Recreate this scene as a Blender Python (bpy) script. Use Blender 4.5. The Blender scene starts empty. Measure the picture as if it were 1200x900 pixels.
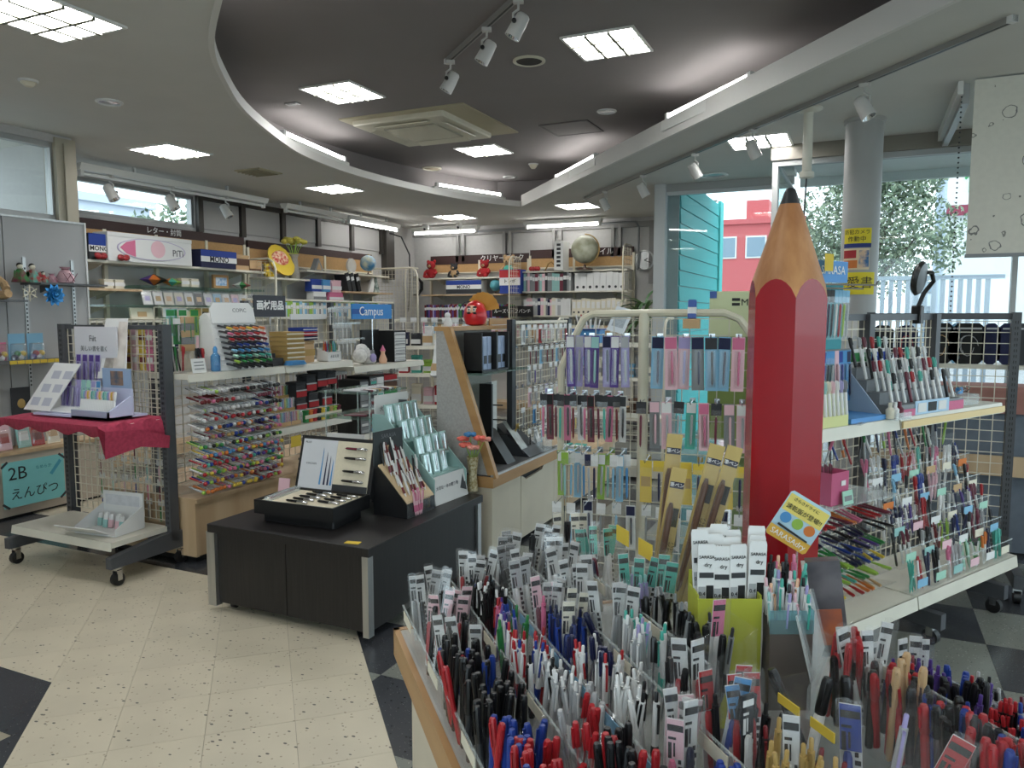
import bpy, bmesh, math, random
from mathutils import Vector, Matrix, Euler
R = random.Random(11)
scene = bpy.context.scene
COL = scene.collection
PI = math.pi
def rad(d): return d * PI / 180

# ------------------------------------------------------------------ camera
FPX, PITCH, YAW, CAMH = 890.0, math.atan(82 / 890.0), rad(24.8), 1.46
cam = bpy.data.cameras.new('camera'); cam.sensor_width = 36; cam.lens = FPX / 1200 * 36
cam.clip_start = 0.02; cam.clip_end = 300
camo = bpy.data.objects.new('camera', cam); COL.objects.link(camo)
camo.location = (0, 0, CAMH); camo.rotation_euler = (PI / 2 - PITCH, 0, YAW)
scene.camera = camo
# ------------------------------------------------------------------ sky and exposure (overcast daylight)
world = bpy.data.worlds.new('overcast_sky'); scene.world = world; world.use_nodes = True
_bg = world.node_tree.nodes['Background']; _bg.inputs[0].default_value = (0.86, 0.93, 1.0, 1); _bg.inputs[1].default_value = 2.4
PANEL_W, TUBE_W = 20.0, 14.0
vs = scene.view_settings
scene.display_settings.display_device = 'sRGB'
vs.view_transform = 'Standard'; vs.look = 'None'; vs.gamma = 1; vs.use_curve_mapping = False; vs.exposure = 0.6
scene.cycles.transparent_max_bounces = 40; scene.cycles.max_bounces = 8; scene.cycles.diffuse_bounces = 4

# ------------------------------------------------------------------ picture geometry: pixel (of 1200x900) -> point in the place
_r = Vector((math.cos(YAW), math.sin(YAW), 0))
_f = Vector((-math.sin(YAW) * math.cos(PITCH), math.cos(YAW) * math.cos(PITCH), -math.sin(PITCH)))
_u = _r.cross(_f)
CAM = Vector((0, 0, CAMH))
def ray(x, y): return _f * FPX + _r * (x - 600) - _u * (y - 450)
def atz(x, y, z): d = ray(x, y); return CAM + d * ((z - CAMH) / d.z)
def atx(x, y, X): d = ray(x, y); return CAM + d * (X / d.x)
def aty(x, y, Y): d = ray(x, y); return CAM + d * (Y / d.y)

class Fr:
    """A local frame: a runs to the viewer's right along a unit, b goes into it, z is up."""
    def __init__(s, x, y, deg, z=0):
        s.o = Vector((x, y, z)); s.rz = rad(deg)
        s.a = Vector((math.cos(s.rz), math.sin(s.rz), 0)); s.b = Vector((-math.sin(s.rz), math.cos(s.rz), 0))
    def w(s, a, b, z): return s.o + s.a * a + s.b * b + Vector((0, 0, z))
    def px(s, x, y, b=0):
        d = ray(x, y); P = s.o + s.b * b
        q = CAM + d * ((P - CAM).dot(s.b) / d.dot(s.b)) - s.o
        return q.dot(s.a), q.z
WORLD = Fr(0, 0, 0)

# ------------------------------------------------------------------ mesh builder
class MB:
    def __init__(s): s.v = []; s.f = []; s.m = []
    def add(s, vs, fs, mi=0):
        n = len(s.v); s.v += [tuple(v) for v in vs]
        s.f += [tuple(i + n for i in f) for f in fs]; s.m += [mi] * len(fs); return s
    def box(s, x0, x1, y0, y1, z0, z1, mi=0, M=None):
        vs = [Vector(p) for p in ((x0,y0,z0),(x1,y0,z0),(x1,y1,z0),(x0,y1,z0),(x0,y0,z1),(x1,y0,z1),(x1,y1,z1),(x0,y1,z1))]
        if M: vs = [M @ v for v in vs]
        return s.add(vs, [(0,3,2,1),(4,5,6,7),(0,1,5,4),(1,2,6,5),(2,3,7,6),(3,0,4,7)], mi)
    def cbox(s, w, d, h, c=0.004, mi=0, z0=0, M=None):
        """box centred in x, y standing on z0 with chamfered vertical and top edges"""
        x, y = w / 2, d / 2
        def ring(i, z): return [(-x+i,-y+c,z),(-x+c,-y+i,z),(x-c,-y+i,z),(x-i,-y+c,z),(x-i,y-c,z),(x-c,y-i,z),(-x+c,y-i,z),(-x+i,y-c,z)]
        vs = ring(0, z0) + ring(0, z0 + h - c) + ring(c * .9, z0 + h)
        fs = [tuple(range(7,-1,-1)), tuple(range(16,24))]
        for k in (0, 8):
            fs += [(k+i, k+(i+1)%8, k+8+(i+1)%8, k+8+i) for i in range(8)]
        vs = [Vector(v) for v in vs]
        if M: vs = [M @ v for v in vs]
        return s.add(vs, fs, mi)
    def cyl(s, p0, p1, r0, r1=None, n=8, mi=0):
        r1 = r0 if r1 is None else r1
        p0, p1 = Vector(p0), Vector(p1); d = (p1 - p0).normalized()
        t = Vector((0,0,1)) if abs(d.z) < .9 else Vector((1,0,0))
        e = d.cross(t).normalized(); g = d.cross(e)
        vs = []
        for p, r in ((p0, r0), (p1, r1)):
            vs += [p + (e * math.cos(2*PI*i/n) + g * math.sin(2*PI*i/n)) * r for i in range(n)]
        fs = [(i, n+i, n+(i+1)%n, (i+1)%n) for i in range(n)] + [tuple(range(n)), tuple(range(2*n-1, n-1, -1))]
        return s.add(vs, fs, mi)
    def tube(s, pts, r, n=6, mi=0):
        pts = [Vector(p) for p in pts]; N = len(pts); vs = []; e = None
        for i, p in enumerate(pts):
            d = (pts[min(i+1,N-1)] - pts[max(i-1,0)]).normalized()
            if e is None:
                t = Vector((0,0,1)) if abs(d.z) < .9 else Vector((1,0,0)); e = d.cross(t).normalized()
            else: e = (e - d * e.dot(d)).normalized()
            g = d.cross(e)
            vs += [p + (e * math.cos(2*PI*k/n) + g * math.sin(2*PI*k/n)) * r for k in range(n)]
        fs = []
        for i in range(N-1):
            fs += [(i*n+k, (i+1)*n+k, (i+1)*n+(k+1)%n, i*n+(k+1)%n) for k in range(n)]
        fs += [tuple(range(n)), tuple(range(N*n-1, (N-1)*n-1, -1))]
        return s.add(vs, fs, mi)
    def lathe(s, prof, n=12, mi=0, M=None):
        vs = []; fs = []
        for r, z in prof: vs += [Vector((max(r,1e-4)*math.cos(2*PI*k/n), max(r,1e-4)*math.sin(2*PI*k/n), z)) for k in range(n)]
        for i in range(len(prof)-1):
            fs += [(i*n+k, i*n+(k+1)%n, (i+1)*n+(k+1)%n, (i+1)*n+k) for k in range(n)]
        fs += [tuple(range(n-1,-1,-1)), tuple(range((len(prof)-1)*n, len(prof)*n))]
        if M: vs = [M @ v for v in vs]
        return s.add(vs, fs, mi)
    def prism(s, poly, h0, h1, mi=0, M=None):
        """polygon in x, y (counter-clockwise) extruded in z"""
        n = len(poly); vs = [Vector((p[0],p[1],h0)) for p in poly] + [Vector((p[0],p[1],h1)) for p in poly]
        if M: vs = [M @ v for v in vs]
        return s.add(vs, [tuple(range(n-1,-1,-1)), tuple(range(n,2*n))] + [(i,(i+1)%n,n+(i+1)%n,n+i) for i in range(n)], mi)
    def ball(s, c, r, n=12, m=8, sc=(1,1,1), mi=0):
        vs = []; fs = []
        for j in range(m+1):
            th = PI * j / m
            for i in range(n):
                ph = 2*PI*i/n
                vs.append((c[0]+r*sc[0]*max(math.sin(th),1e-3)*math.cos(ph), c[1]+r*sc[1]*max(math.sin(th),1e-3)*math.sin(ph), c[2]-r*sc[2]*math.cos(th)))
        for j in range(m): fs += [(j*n+i, j*n+(i+1)%n, (j+1)*n+(i+1)%n, (j+1)*n+i) for i in range(n)]
        return s.add(vs, fs, mi)
    def bar(s, p0, p1, w, h, mi=0):
        """rectangular bar from p0 to p1"""
        p0, p1 = Vector(p0), Vector(p1); d = (p1-p0); L = d.length; d.normalize()
        t = Vector((0,0,1)) if abs(d.z) < .95 else Vector((0,1,0))
        e = d.cross(t).normalized(); g = e.cross(d)
        M = Matrix(((e.x,d.x,g.x,p0.x),(e.y,d.y,g.y,p0.y),(e.z,d.z,g.z,p0.z),(0,0,0,1)))
        return s.box(-w/2, w/2, 0, L, -h/2, h/2, mi, M)
    def mesh(s, name, mats, ang=38):
        me = bpy.data.meshes.new(name); me.from_pydata(s.v, [], s.f)
        for m in (mats if isinstance(mats, (list, tuple)) else [mats]): me.materials.append(m)
        me.polygons.foreach_set('material_index', s.m)
        me.polygons.foreach_set('use_smooth', [True] * len(s.f)); me.update()
        me.set_sharp_from_angle(angle=rad(ang))
        return me
def RX(d): return Matrix.Rotation(rad(d), 4, 'X')
def RY(d): return Matrix.Rotation(rad(d), 4, 'Y')
def RZ(d): return Matrix.Rotation(rad(d), 4, 'Z')
def T(x, y, z): return Matrix.Translation((x, y, z))

# ------------------------------------------------------------------ objects
def link(name, me, parent=None, loc=(0,0,0), rot=(0,0,0)):
    o = bpy.data.objects.new(name, me); COL.objects.link(o)
    o.location = loc; o.rotation_euler = rot
    if parent: o.parent = parent
    return o
def tag(o, label=None, cat=None, group=None, kind=None):
    if label: o['label'] = label
    if cat: o['category'] = cat
    if group: o['group'] = group
    if kind: o['kind'] = kind
    return o
def thing(name, label, cat, loc=(0,0,0), rz=0, group=None):
    return tag(link(name, None, None, loc, (0,0,rz)), label, cat, group)
def part(parent, name, mb, mats, loc=(0,0,0), rot=(0,0,0), label=None):
    me = mb.mesh(name, mats) if isinstance(mb, MB) else mb
    o = link(name, me, parent, loc, rot)
    if label: o['label'] = label
    return o
def struct(name, mb, mats, parent=None, loc=(0,0,0), rot=(0,0,0)):
    o = link(name, mb.mesh(name, mats) if isinstance(mb, MB) else mb, parent, loc, rot)
    if not parent: o['kind'] = 'structure'
    return o
def put(proto, label, cat, loc, rot=(0,0,0), group=None, name=None):
    """proto: [(name, mesh)] or [(name, mesh, [(subname, mesh)])]; the first mesh is the thing, the others its parts"""
    o = tag(link(name or proto[0][0], proto[0][1], None, loc, rot), label, cat, group)
    for p in proto[1:]:
        c = link(p[0], p[1], o)
        for q in (p[2] if len(p) > 2 else ()): link(q[0], q[1], c)
    return o

# ------------------------------------------------------------------ materials
def lin(c): return tuple(((v/255)/12.92 if v/255 <= .04045 else ((v/255+.055)/1.055)**2.4) for v in c)
_M = {}
def mat(name, c, rough=.5, metal=0, noise=0, scale=20, bump=0, spec=None, stretch=None, c2=None, coat=0):
    if name in _M: return _M[name]
    m = bpy.data.materials.new(name); m.use_nodes = True; nt = m.node_tree; b = nt.nodes['Principled BSDF']
    b.inputs['Base Color'].default_value = (*lin(c), 1); b.inputs['Roughness'].default_value = rough; b.inputs['Metallic'].default_value = metal
    if spec is not None: b.inputs['Specular IOR Level'].default_value = spec
    if coat: b.inputs['Coat Weight'].default_value = coat
    if noise or bump or c2:
        tc = nt.nodes.new('ShaderNodeTexCoord'); mp = nt.nodes.new('ShaderNodeMapping'); nz = nt.nodes.new('ShaderNodeTexNoise')
        nz.inputs['Scale'].default_value = scale; nz.inputs['Detail'].default_value = 4
        if stretch: mp.inputs['Scale'].default_value = stretch
        nt.links.new(tc.outputs['Object'], mp.inputs[0]); nt.links.new(mp.outputs[0], nz.inputs['Vector'])
        if noise or c2:
            mx = nt.nodes.new('ShaderNodeMix'); mx.data_type = 'RGBA'
            k = 1 - (noise or 0)
            mx.inputs[6].default_value = (*lin(c), 1)
            mx.inputs[7].default_value = (*(lin(c2) if c2 else tuple(v * k for v in lin(c))), 1)
            rp = nt.nodes.new('ShaderNodeValToRGB'); rp.color_ramp.elements[0].position = .38; rp.color_ramp.elements[1].position = .64
            nt.links.new(nz.outputs['Fac'], rp.inputs[0]); nt.links.new(rp.outputs[0], mx.inputs[0]); nt.links.new(mx.outputs[2], b.inputs['Base Color'])
        if bump:
            bp = nt.nodes.new('ShaderNodeBump'); bp.inputs['Strength'].default_value = bump; bp.inputs['Distance'].default_value = .004
            nt.links.new(nz.outputs['Fac'], bp.inputs['Height']); nt.links.new(bp.outputs[0], b.inputs['Normal'])
    _M[name] = m; return m
def emit(name, c, s):
    if name in _M: return _M[name]
    m = bpy.data.materials.new(name); m.use_nodes = True; nt = m.node_tree; nt.nodes.clear()
    e = nt.nodes.new('ShaderNodeEmission'); e.inputs[0].default_value = (*lin(c), 1); e.inputs[1].default_value = s
    o = nt.nodes.new('ShaderNodeOutputMaterial'); nt.links.new(e.outputs[0], o.inputs[0]); _M[name] = m; return m
def clear(name, tint=(255,255,255), body=.06, bodyc=(235,240,240), gloss=.10, rough=.05):
    """thin clear plastic or glass: mostly lets light through, a little body colour, a glossy skin"""
    if name in _M: return _M[name]
    m = bpy.data.materials.new(name); m.use_nodes = True; nt = m.node_tree; nt.nodes.clear(); N = nt.nodes.new; L = nt.links.new
    tr = N('ShaderNodeBsdfTransparent'); tr.inputs[0].default_value = (*lin(tint), 1)
    df = N('ShaderNodeBsdfDiffuse'); df.inputs[0].default_value = (*lin(bodyc), 1)
    gl = N('ShaderNodeBsdfGlossy'); gl.inputs['Roughness'].default_value = rough
    lw = N('ShaderNodeLayerWeight'); lw.inputs[0].default_value = .25
    ma = N('ShaderNodeMath'); ma.operation = 'MULTIPLY_ADD'; ma.inputs[1].default_value = .35; ma.inputs[2].default_value = gloss * .5
    m1 = N('ShaderNodeMixShader'); m1.inputs[0].default_value = body; m2 = N('ShaderNodeMixShader'); o = N('ShaderNodeOutputMaterial')
    L(tr.outputs[0], m1.inputs[1]); L(df.outputs[0], m1.inputs[2]); L(lw.outputs['Facing'], ma.inputs[0])
    pw = N('ShaderNodeMath'); pw.operation = 'POWER'; pw.inputs[1].default_value = 3; L(lw.outputs['Facing'], pw.inputs[0]); L(pw.outputs[0], ma.inputs[0])
    L(ma.outputs[0], m2.inputs[0]); L(m1.outputs[0], m2.inputs[1]); L(gl.outputs[0], m2.inputs[2]); L(m2.outputs[0], o.inputs[0])
    _M[name] = m; return m
PAL = dict(red=(190,28,36), darkred=(120,16,24), blue=(28,62,160), lightblue=(70,150,215), navy=(24,30,74), black=(22,22,24), white=(232,232,230),
    grey=(135,138,140), silver=(176,178,180), green=(40,140,66), lime=(150,196,60), yellow=(236,200,50), orange=(230,120,40), pink=(226,110,150),
    palepink=(240,190,200), purple=(88,58,150), lilac=(170,160,215), teal=(70,185,165), paleteal=(150,205,200), gold=(186,150,80), tan=(205,165,115),
    brown=(95,60,40), cream=(232,224,200), skyblue=(130,190,225), charcoal=(52,54,58), wine=(120,40,60), mint=(165,220,195), peach=(245,190,150))
def _soft(c, k=.86):
    g = .3*c[0]+.59*c[1]+.11*c[2]; return tuple(max(0, (g+(v-g)*k)*.94) for v in c)
PAL = {k: _soft(v) for k, v in PAL.items()}
def P(c, rough=.35): return mat('plastic_' + c + ('' if rough == .35 else str(int(rough*100))), PAL[c], rough)
def paper(c): return mat('paper_' + c, PAL[c], .75)
M_ACR = clear('acrylic_clear', body=.012, gloss=.05)
M_ACRE = clear('acrylic_edge', body=.28, bodyc=(225,235,235), gloss=.12)
M_BAG = clear('plastic_bag', body=.12, bodyc=(235,238,240), gloss=.25, rough=.15)
M_FILM = clear('thin_film', body=.025, bodyc=(240,242,244), gloss=.10, rough=.12)
M_GLASS = clear('window_glass', tint=(238,246,247), body=.015, gloss=.08, rough=.01)
M_SHELFGLASS = clear('shelf_glass', tint=(222,238,232), body=.05, bodyc=(190,215,205), gloss=.2, rough=.03)
M_CHROME = mat('chrome', (205,206,208), .2, 1)
M_STEEL = mat('brushed_aluminium', (196,197,196), .38, 1, noise=.12, scale=40, stretch=(1,1,.05))
M_WIRE = mat('cream_wire', (206,200,182), .4)
M_GREYPOST = mat('grey_painted_steel', (74,76,80), .45, noise=.1, scale=15)
M_SHELF = mat('cream_shelf_enamel', (214,210,196), .38, noise=.06, scale=6)
M_WHITE = mat('white_enamel', (226,226,222), .4)
M_WOODP = mat('beige_wood_laminate', (196,170,136), .5, c2=(180,152,118), scale=8, stretch=(1,1,.12))
M_TAN = mat('tan_edge_laminate', (180,140,92), .45, c2=(166,126,80), scale=14, stretch=(.2,.2,1))
M_CREAMP = mat('cream_laminate', (206,196,176), .5, noise=.04, scale=5)

_T = {}
def textmesh(body, size, m, align='CENTER', bold=0):
    k = (body, round(size,4), m.name, align)
    if k in _T: return _T[k]
    c = bpy.data.curves.new('lettering', 'FONT'); c.body = body; c.size = size; c.align_x = align; c.align_y = 'CENTER'; c.resolution_u = 2; c.extrude = .0004; c.offset = bold * size
    o = bpy.data.objects.new("lettering", c)
    me = bpy.data.meshes.new_from_object(o)
    bpy.data.objects.remove(o); bpy.data.curves.remove(c); me.name = 'lettering'; me.materials.clear(); me.materials.append(m)
    _T[k] = me; return me
M_INK = mat('black_ink', (20,20,22), .6); M_WHITEINK = mat('white_ink', (240,240,238), .6); M_GREYINK = mat('grey_ink', (110,112,116), .6)
def letters(parent, body, size, m, loc, rot=(PI/2,0,0), align='CENTER', bold=0):
    return link('lettering', textmesh(body, size, m, align, bold), parent, loc, rot)
# ================================================================== THE SETTING
ZC, ZU = 2.86, 3.22
M_WALL = mat('grey_white_wall_paper', (188,186,184), .8, noise=.05, scale=30, bump=.05)
M_CEIL = mat('matt_ceiling_paint', (204,203,198), .9, noise=.03, scale=3)
M_UPCEIL = mat('taupe_ceiling_paint', (132,126,126), .9, noise=.03, scale=3)
M_LIP = mat('white_fascia_paint', (214,212,208), .7)
M_FRAME = mat('aluminium_window_frame', (168,168,166), .45, .6)
M_DKFRAME = mat('dark_bronze_frame', (70,66,62), .5, .3)
# ---- floor
def speckle(name, base, spots, dens, rough, scale=1.0):
    m = mat(name, base, rough, noise=.10, scale=3); nt = m.node_tree; N = nt.nodes.new; L = nt.links.new
    b = nt.nodes['Principled BSDF']; src = b.inputs['Base Color'].links[0].from_socket
    ge = N('ShaderNodeNewGeometry'); prev = src
    for k, (c, sc, th) in enumerate(spots):
        vo = N('ShaderNodeTexVoronoi'); vo.inputs['Scale'].default_value = sc; vo.inputs['Randomness'].default_value = 1
        mp = N('ShaderNodeMapping'); mp.inputs['Scale'].default_value = (1, 1.7 if k == 0 else 1, 1); mp.inputs['Rotation'].default_value = (0, 0, .5 + k)
        L(ge.outputs['Position'], mp.inputs[0]); L(mp.outputs[0], vo.inputs['Vector'])
        sx = N('ShaderNodeSeparateColor'); L(vo.outputs['Color'], sx.inputs[0])
        lt = N('ShaderNodeMath'); lt.operation = 'LESS_THAN'; lt.inputs[1].default_value = th; L(vo.outputs['Distance'], lt.inputs[0])
        pk = N('ShaderNodeMath'); pk.operation = 'LESS_THAN'; pk.inputs[1].default_value = dens; L(sx.outputs[0], pk.inputs[0])
        mu = N('ShaderNodeMath'); mu.operation = 'MULTIPLY'; L(lt.outputs[0], mu.inputs[0]); L(pk.outputs[0], mu.inputs[1])
        mx = N('ShaderNodeMix'); mx.data_type = 'RGBA'; mx.inputs[7].default_value = (*lin(c), 1)
        L(mu.outputs[0], mx.inputs[0]); L(prev, mx.inputs[6]); prev = mx.outputs[2]
    L(prev, b.inputs['Base Color']); return m
M_BEIGE = speckle('beige_speckled_vinyl', (202,192,170), [((84,80,72),22,.17),((160,148,126),60,.25)], .30, .38)
M_DTILE = speckle('dark_speckled_vinyl', (60,62,66), [((150,150,150),90,.13),((40,40,44),50,.2)], .35, .22)
M_GTILE = speckle('grey_green_speckled_vinyl', (124,126,118), [((80,82,80),60,.2),((160,160,152),70,.2)], .4, .24)
M_JOINT = mat('floor_joint_filler', (150,142,124), .8)
floor = struct('floor', MB().box(-8, 4.2, -3.2, 11.2, -.12, -.004), M_JOINT)
C43 = Fr(0, 0, 43)
def clip(poly, nx, ny, d):
    """keep the side nx*x+ny*y >= d"""
    out = []
    for i, p in enumerate(poly):
        q = poly[(i+1) % len(poly)]; a = nx*p[0]+ny*p[1]-d; b = nx*q[0]+ny*q[1]-d
        if a >= 0: out.append(p)
        if a * b < 0: t = a/(a-b); out.append((p[0]+(q[0]-p[0])*t, p[1]+(q[1]-p[1])*t))
    return out
def area(p): return abs(sum(p[i][0]*p[(i+1)%len(p)][1]-p[(i+1)%len(p)][0]*p[i][1] for i in range(len(p)))/2)
_square = {}
def tile(poly, m, size=None):
    cx = sum(p[0] for p in poly)/len(poly); cy = sum(p[1] for p in poly)/len(poly)
    if size and len(poly) == 4 and abs(area(poly)-size[0]**2) < 1e-5:
        k = (m.name, size)
        if k not in _square: _square[k] = MB().prism([(p[0]-cx,p[1]-cy) for p in poly], -.006, 0).mesh('floor_tile', m)
        me = _square[k]
    else: me = MB().prism([(p[0]-cx,p[1]-cy) for p in poly], -.006, 0).mesh('floor_tile', m)
    link('floor_tile', me, floor, (cx, cy, 0))
TS, GAP = .303, .0007
V0 = .377                                                    # right border of the beige field, across the 43 degree grid
DX, DY = -2.88, 1.865                                          # corner of the dark field at the left
def seen(x, y):
    d = Vector((x, y, 0)) - CAM; w = d.dot(_f)
    if w < .3: return False
    X = 600 + FPX*d.dot(_r)/w; Y = 450 - FPX*d.dot(_u)/w
    return -90 < X < 1290 and Y < 1010
far_beige = []
for i in range(-26, 0):
    for j in range(-3, 30):
        v0, v1 = V0 + i*TS + GAP, V0 + (i+1)*TS - GAP; u0, u1 = j*TS + GAP, (j+1)*TS - GAP
        poly = [tuple(C43.w(v,u,0)[:2]) for v,u in ((v0,u0),(v1,u0),(v1,u1),(v0,u1))]
        cx, cy = C43.w((v0+v1)/2,(u0+u1)/2,0)[:2]
        if not seen(cx, cy) or cx < -5.7 or cy > 4.3 or cy < -1: continue
        if (v0+v1)/2 < C43.a.dot(Vector((DX,DY,0))): poly = clip(poly, 0, 1, DY)
        poly = clip(poly, 0, -1, -3.045) if len(poly) > 2 else poly
        if len(poly) > 2 and area(poly) > .0004: tile(poly, M_BEIGE, (TS-2*GAP, 0))
        poly2 = clip([tuple(C43.w(v,u,0)[:2]) for v,u in ((v0,u0),(v1,u0),(v1,u1),(v0,u1))], 0, 1, 3.5)
        if len(poly2) > 2 and area(poly2) > .0004: tile(poly2, M_BEIGE, (TS-2*GAP, 0))
# dark and grey square tiles along the building's own axes
KS = .455
_k0 = atz(1140, 713, 0)
vd = C43.a.dot(Vector((DX,DY,0)))
for i in range(-16, 8):
    for j in range(-9, 16):
        x0, y0 = _k0.x + i*KS, _k0.y + j*KS
        if not seen(x0+KS/2, y0+KS/2): continue
        m = M_DTILE if (i+j) % 2 == 0 else M_GTILE
        sq = [(x0+GAP,y0+GAP),(x0+KS-GAP,y0+GAP),(x0+KS-GAP,y0+KS-GAP),(x0+GAP,y0+KS-GAP)]
        c = Vector((x0+KS/2, y0+KS/2, 0))
        if c.y < 4.3:
            right = clip(sq, C43.a.x, C43.a.y, V0+GAP)
            if len(right) > 2 and area(right) > 4e-4 and c.x > -3: tile(right, m, (KS-2*GAP, 1 if m is M_DTILE else 2))
            left = clip(clip(sq, -C43.a.x, -C43.a.y, -vd+GAP), 0, -1, -DY+GAP) if c.y < 2.4 and c.x < -2 else []
            if len(left) > 2 and area(left) > 4e-4: tile(left, M_DTILE)
            band = clip(clip(sq, 0, 1, 3.045+GAP), 0, -1, -3.5+GAP)
            if c.y > 2.4: band = clip(band, -C43.a.x, -C43.a.y, -V0) if len(band) > 2 else band
            else: band = []
            if len(band) > 2 and area(band) > 4e-4 and c.x < -1.5: tile(band, M_DTILE)
        else: tile(sq, m, (KS-2*GAP, 1 if m is M_DTILE else 2))
# ---- ceiling with the drop-shaped recess
curve = [(-4.116,9.2),(-4.43,8.58),(-4.63,7.68),(-4.71,6.9),(-4.69,6.2),(-4.56,5.5),(-4.35,4.95),(-3.95,4.15),(-3.55,3.57),(-3.16,3.1),(-2.655,2.66),(-1.95,2.1),(-1.0,1.75),(-.05,1.8),(.7,2.25),(1.0,2.85),(.82,3.45)]
def smooth(pts, k=5):
    out = []
    for i in range(len(pts)-1):
        p0, p1, p2, p3 = pts[max(i-1,0)], pts[i], pts[i+1], pts[min(i+2,len(pts)-1)]
        for q in range(k):
            t = q/k
            out.append(tuple(.5*((2*p1[a])+(-p0[a]+p2[a])*t+(2*p0[a]-5*p1[a]+4*p2[a]-p3[a])*t*t+(-p0[a]+3*p1[a]-3*p2[a]+p3[a])*t**3) for a in (0,1)))
    return out + [pts[-1]]
hole = smooth(curve)
CX, CY = -2.0, 5.2
def grow(pts, d):
    n = len(pts); out = []
    for i, p in enumerate(pts):
        a, b = Vector(pts[i-1]), Vector(pts[(i+1) % n]); t = (b-a).normalized(); nrm = Vector((t.y, -t.x))
        if nrm.dot(Vector((p[0]-CX, p[1]-CY))) < 0: nrm = -nrm
        out.append((p[0]+nrm.x*d, p[1]+nrm.y*d))
    return out
def holed_slab(name, outer, inner, z0, z1, m):
    bm = bmesh.new(); loops = []
    for z in (z0, z1):
        es = []
        for loop in (outer, inner):
            vv = [bm.verts.new((p[0],p[1],z)) for p in loop]; loops.append(vv)
            es += [bm.edges.new((vv[i], vv[(i+1)%len(vv)])) for i in range(len(vv))]
        bmesh.ops.triangle_fill(bm, use_beauty=True, use_dissolve=False, edges=es)
    for a, b in ((loops[0],loops[2]),(loops[1],loops[3])):
        for i in range(len(a)): bm.faces.new((a[i],a[(i+1)%len(a)],b[(i+1)%len(b)],b[i]))
    bmesh.ops.recalc_face_normals(bm, faces=bm.faces)
    me = bpy.data.meshes.new(name); bm.to_mesh(me); bm.free(); me.materials.append(m); return me
ceiling = struct('ceiling', holed_slab('ceiling', [(-7.1,-3.2),(4.2,-3.2),(4.2,6.92),(-.68,6.92),(-.68,8.42),(-1.9,8.42),(-1.9,11.1),(-7.1,11.1)], hole, ZC, ZC+.05, M_CEIL), None)
def ring(pts, d0, d1, z0, z1):
    mb = MB(); a = grow(pts, d0); b = grow(pts, d1); n = len(pts)
    vs_ = [(p[0],p[1],z) for z in (z0,z1) for r in (a,b) for p in r]
    for i in range(n):
        j = (i+1) % n
        mb.add([vs_[i],vs_[j],vs_[n+j],vs_[n+i],vs_[2*n+i],vs_[2*n+j],vs_[3*n+j],vs_[3*n+i]], [(0,1,2,3),(4,7,6,5),(0,4,5,1),(3,2,6,7)])
    return mb
def lip(pts, z0, z1):
    mb = MB()
    a = grow(hole, -.004); b = grow(hole, .026); n = len(pts)
    for i in pts:
        j = (i+1) % len(hole)
        mb.add([(*a[i],z0),(*a[j],z0),(*b[j],z0),(*b[i],z0),(*a[i],z1),(*a[j],z1),(*b[j],z1),(*b[i],z1)], [(0,1,2,3),(4,7,6,5),(0,4,5,1),(3,2,6,7)])
    return mb
struct('trim_1', lip(range(len(hole)-1), ZC-.006, ZC+.065), M_LIP)['label'] = 'curved white lip around the ceiling recess'
struct('trim_17', lip([len(hole)-1], ZC-.006, ZC+.14), M_LIP)['label'] = 'straight white lip of the ceiling recess'
struct('ceiling_recess_wall', ring(hole, .42, .45, ZC+.02, ZU+.02), M_UPCEIL)
struct('ceiling_recess', MB().box(-5.6, 2.2, .8, 10.3, ZU, ZU+.05), M_UPCEIL)
# ---- walls
XL, XN, YB = -6.85, -5.82, 10.95
wl = MB(); wl.box(XL-.12, XL, 4.3, YB+.12, 0, 2.42); wl.box(XL-.12, XL, 6.36, YB+.12, 2.42, ZC); wl.box(XL-.12, XL, 4.3, 6.36, 2.77, ZC); wl.box(XL-.12, XL, 4.3, 4.42, 2.42, 2.77)
struct('wall_left', wl, M_WALL)
wn = MB(); wn.box(XN-.12, XN, -3.2, 4.18, 0, 2.2); wn.box(XN-.12, XN, -3.2, 2.3, 2.2, ZC); wn.box(XN-.12, XN, 2.3, 4.18, 2.8, ZC)
struct('wall_left_near', wn, M_WALL)
wr_ = MB(); wr_.box(XL-.1, XN-.12, 4.18, 4.3, 0, ZC)
struct('wall_left_return', wr_, M_WALL)
struct('trim_2', MB().box(XN-.13, XN+.02, 4.03, 4.2, 2.1, ZC-.02).box(XN-.02, XN+.035, 4.09, 4.14, 2.1, 2.8), mat('beige_post_paint', (172,164,146), .6))
struct('wall_back', MB().box(XL-.12, -1.88, YB, YB+.12, 0, ZC), M_WALL)
ws_ = struct('wall_side', MB().box(-2.0, -1.88, 8.42, YB, 0, ZC), M_WALL)
M_TEAL = mat('teal_siding_paint', (60,176,176), .6)
_sd = MB().prism([(-1.88,.004),(-1.858,.004),(-1.868,.166),(-1.88,.166)], -10.78, -8.44, 0, RX(90)).mesh('siding_board', M_TEAL)
for k in range(18): link('siding_board', _sd, ws_, (0, 0, .17*k - .1))
part(ws_, 'corner_board', MB().box(-1.88, -1.84, 10.8, 11.05, -.1, 3.0), mat('light_teal_paint', (84,200,196), .6))
struct('wall_front', MB().box(-6.0, 4.2, -3.2, -3.08, 0, .3).box(-6.0, 4.2, -3.2, -3.08, 2.6, ZC).box(-6.0, -2.4, -3.2, -3.08, .3, 2.6).box(2.6, 4.2, -3.2, -3.08, .3, 2.6), M_WALL)
struct('wall_right', MB().box(4.08, 4.2, -3.2, 6.92, 0, .3).box(4.08, 4.2, -3.2, 6.92, 2.7, ZC).box(4.08, 4.2, -3.2, -1.6, .3, 2.7), M_WALL)
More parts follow.
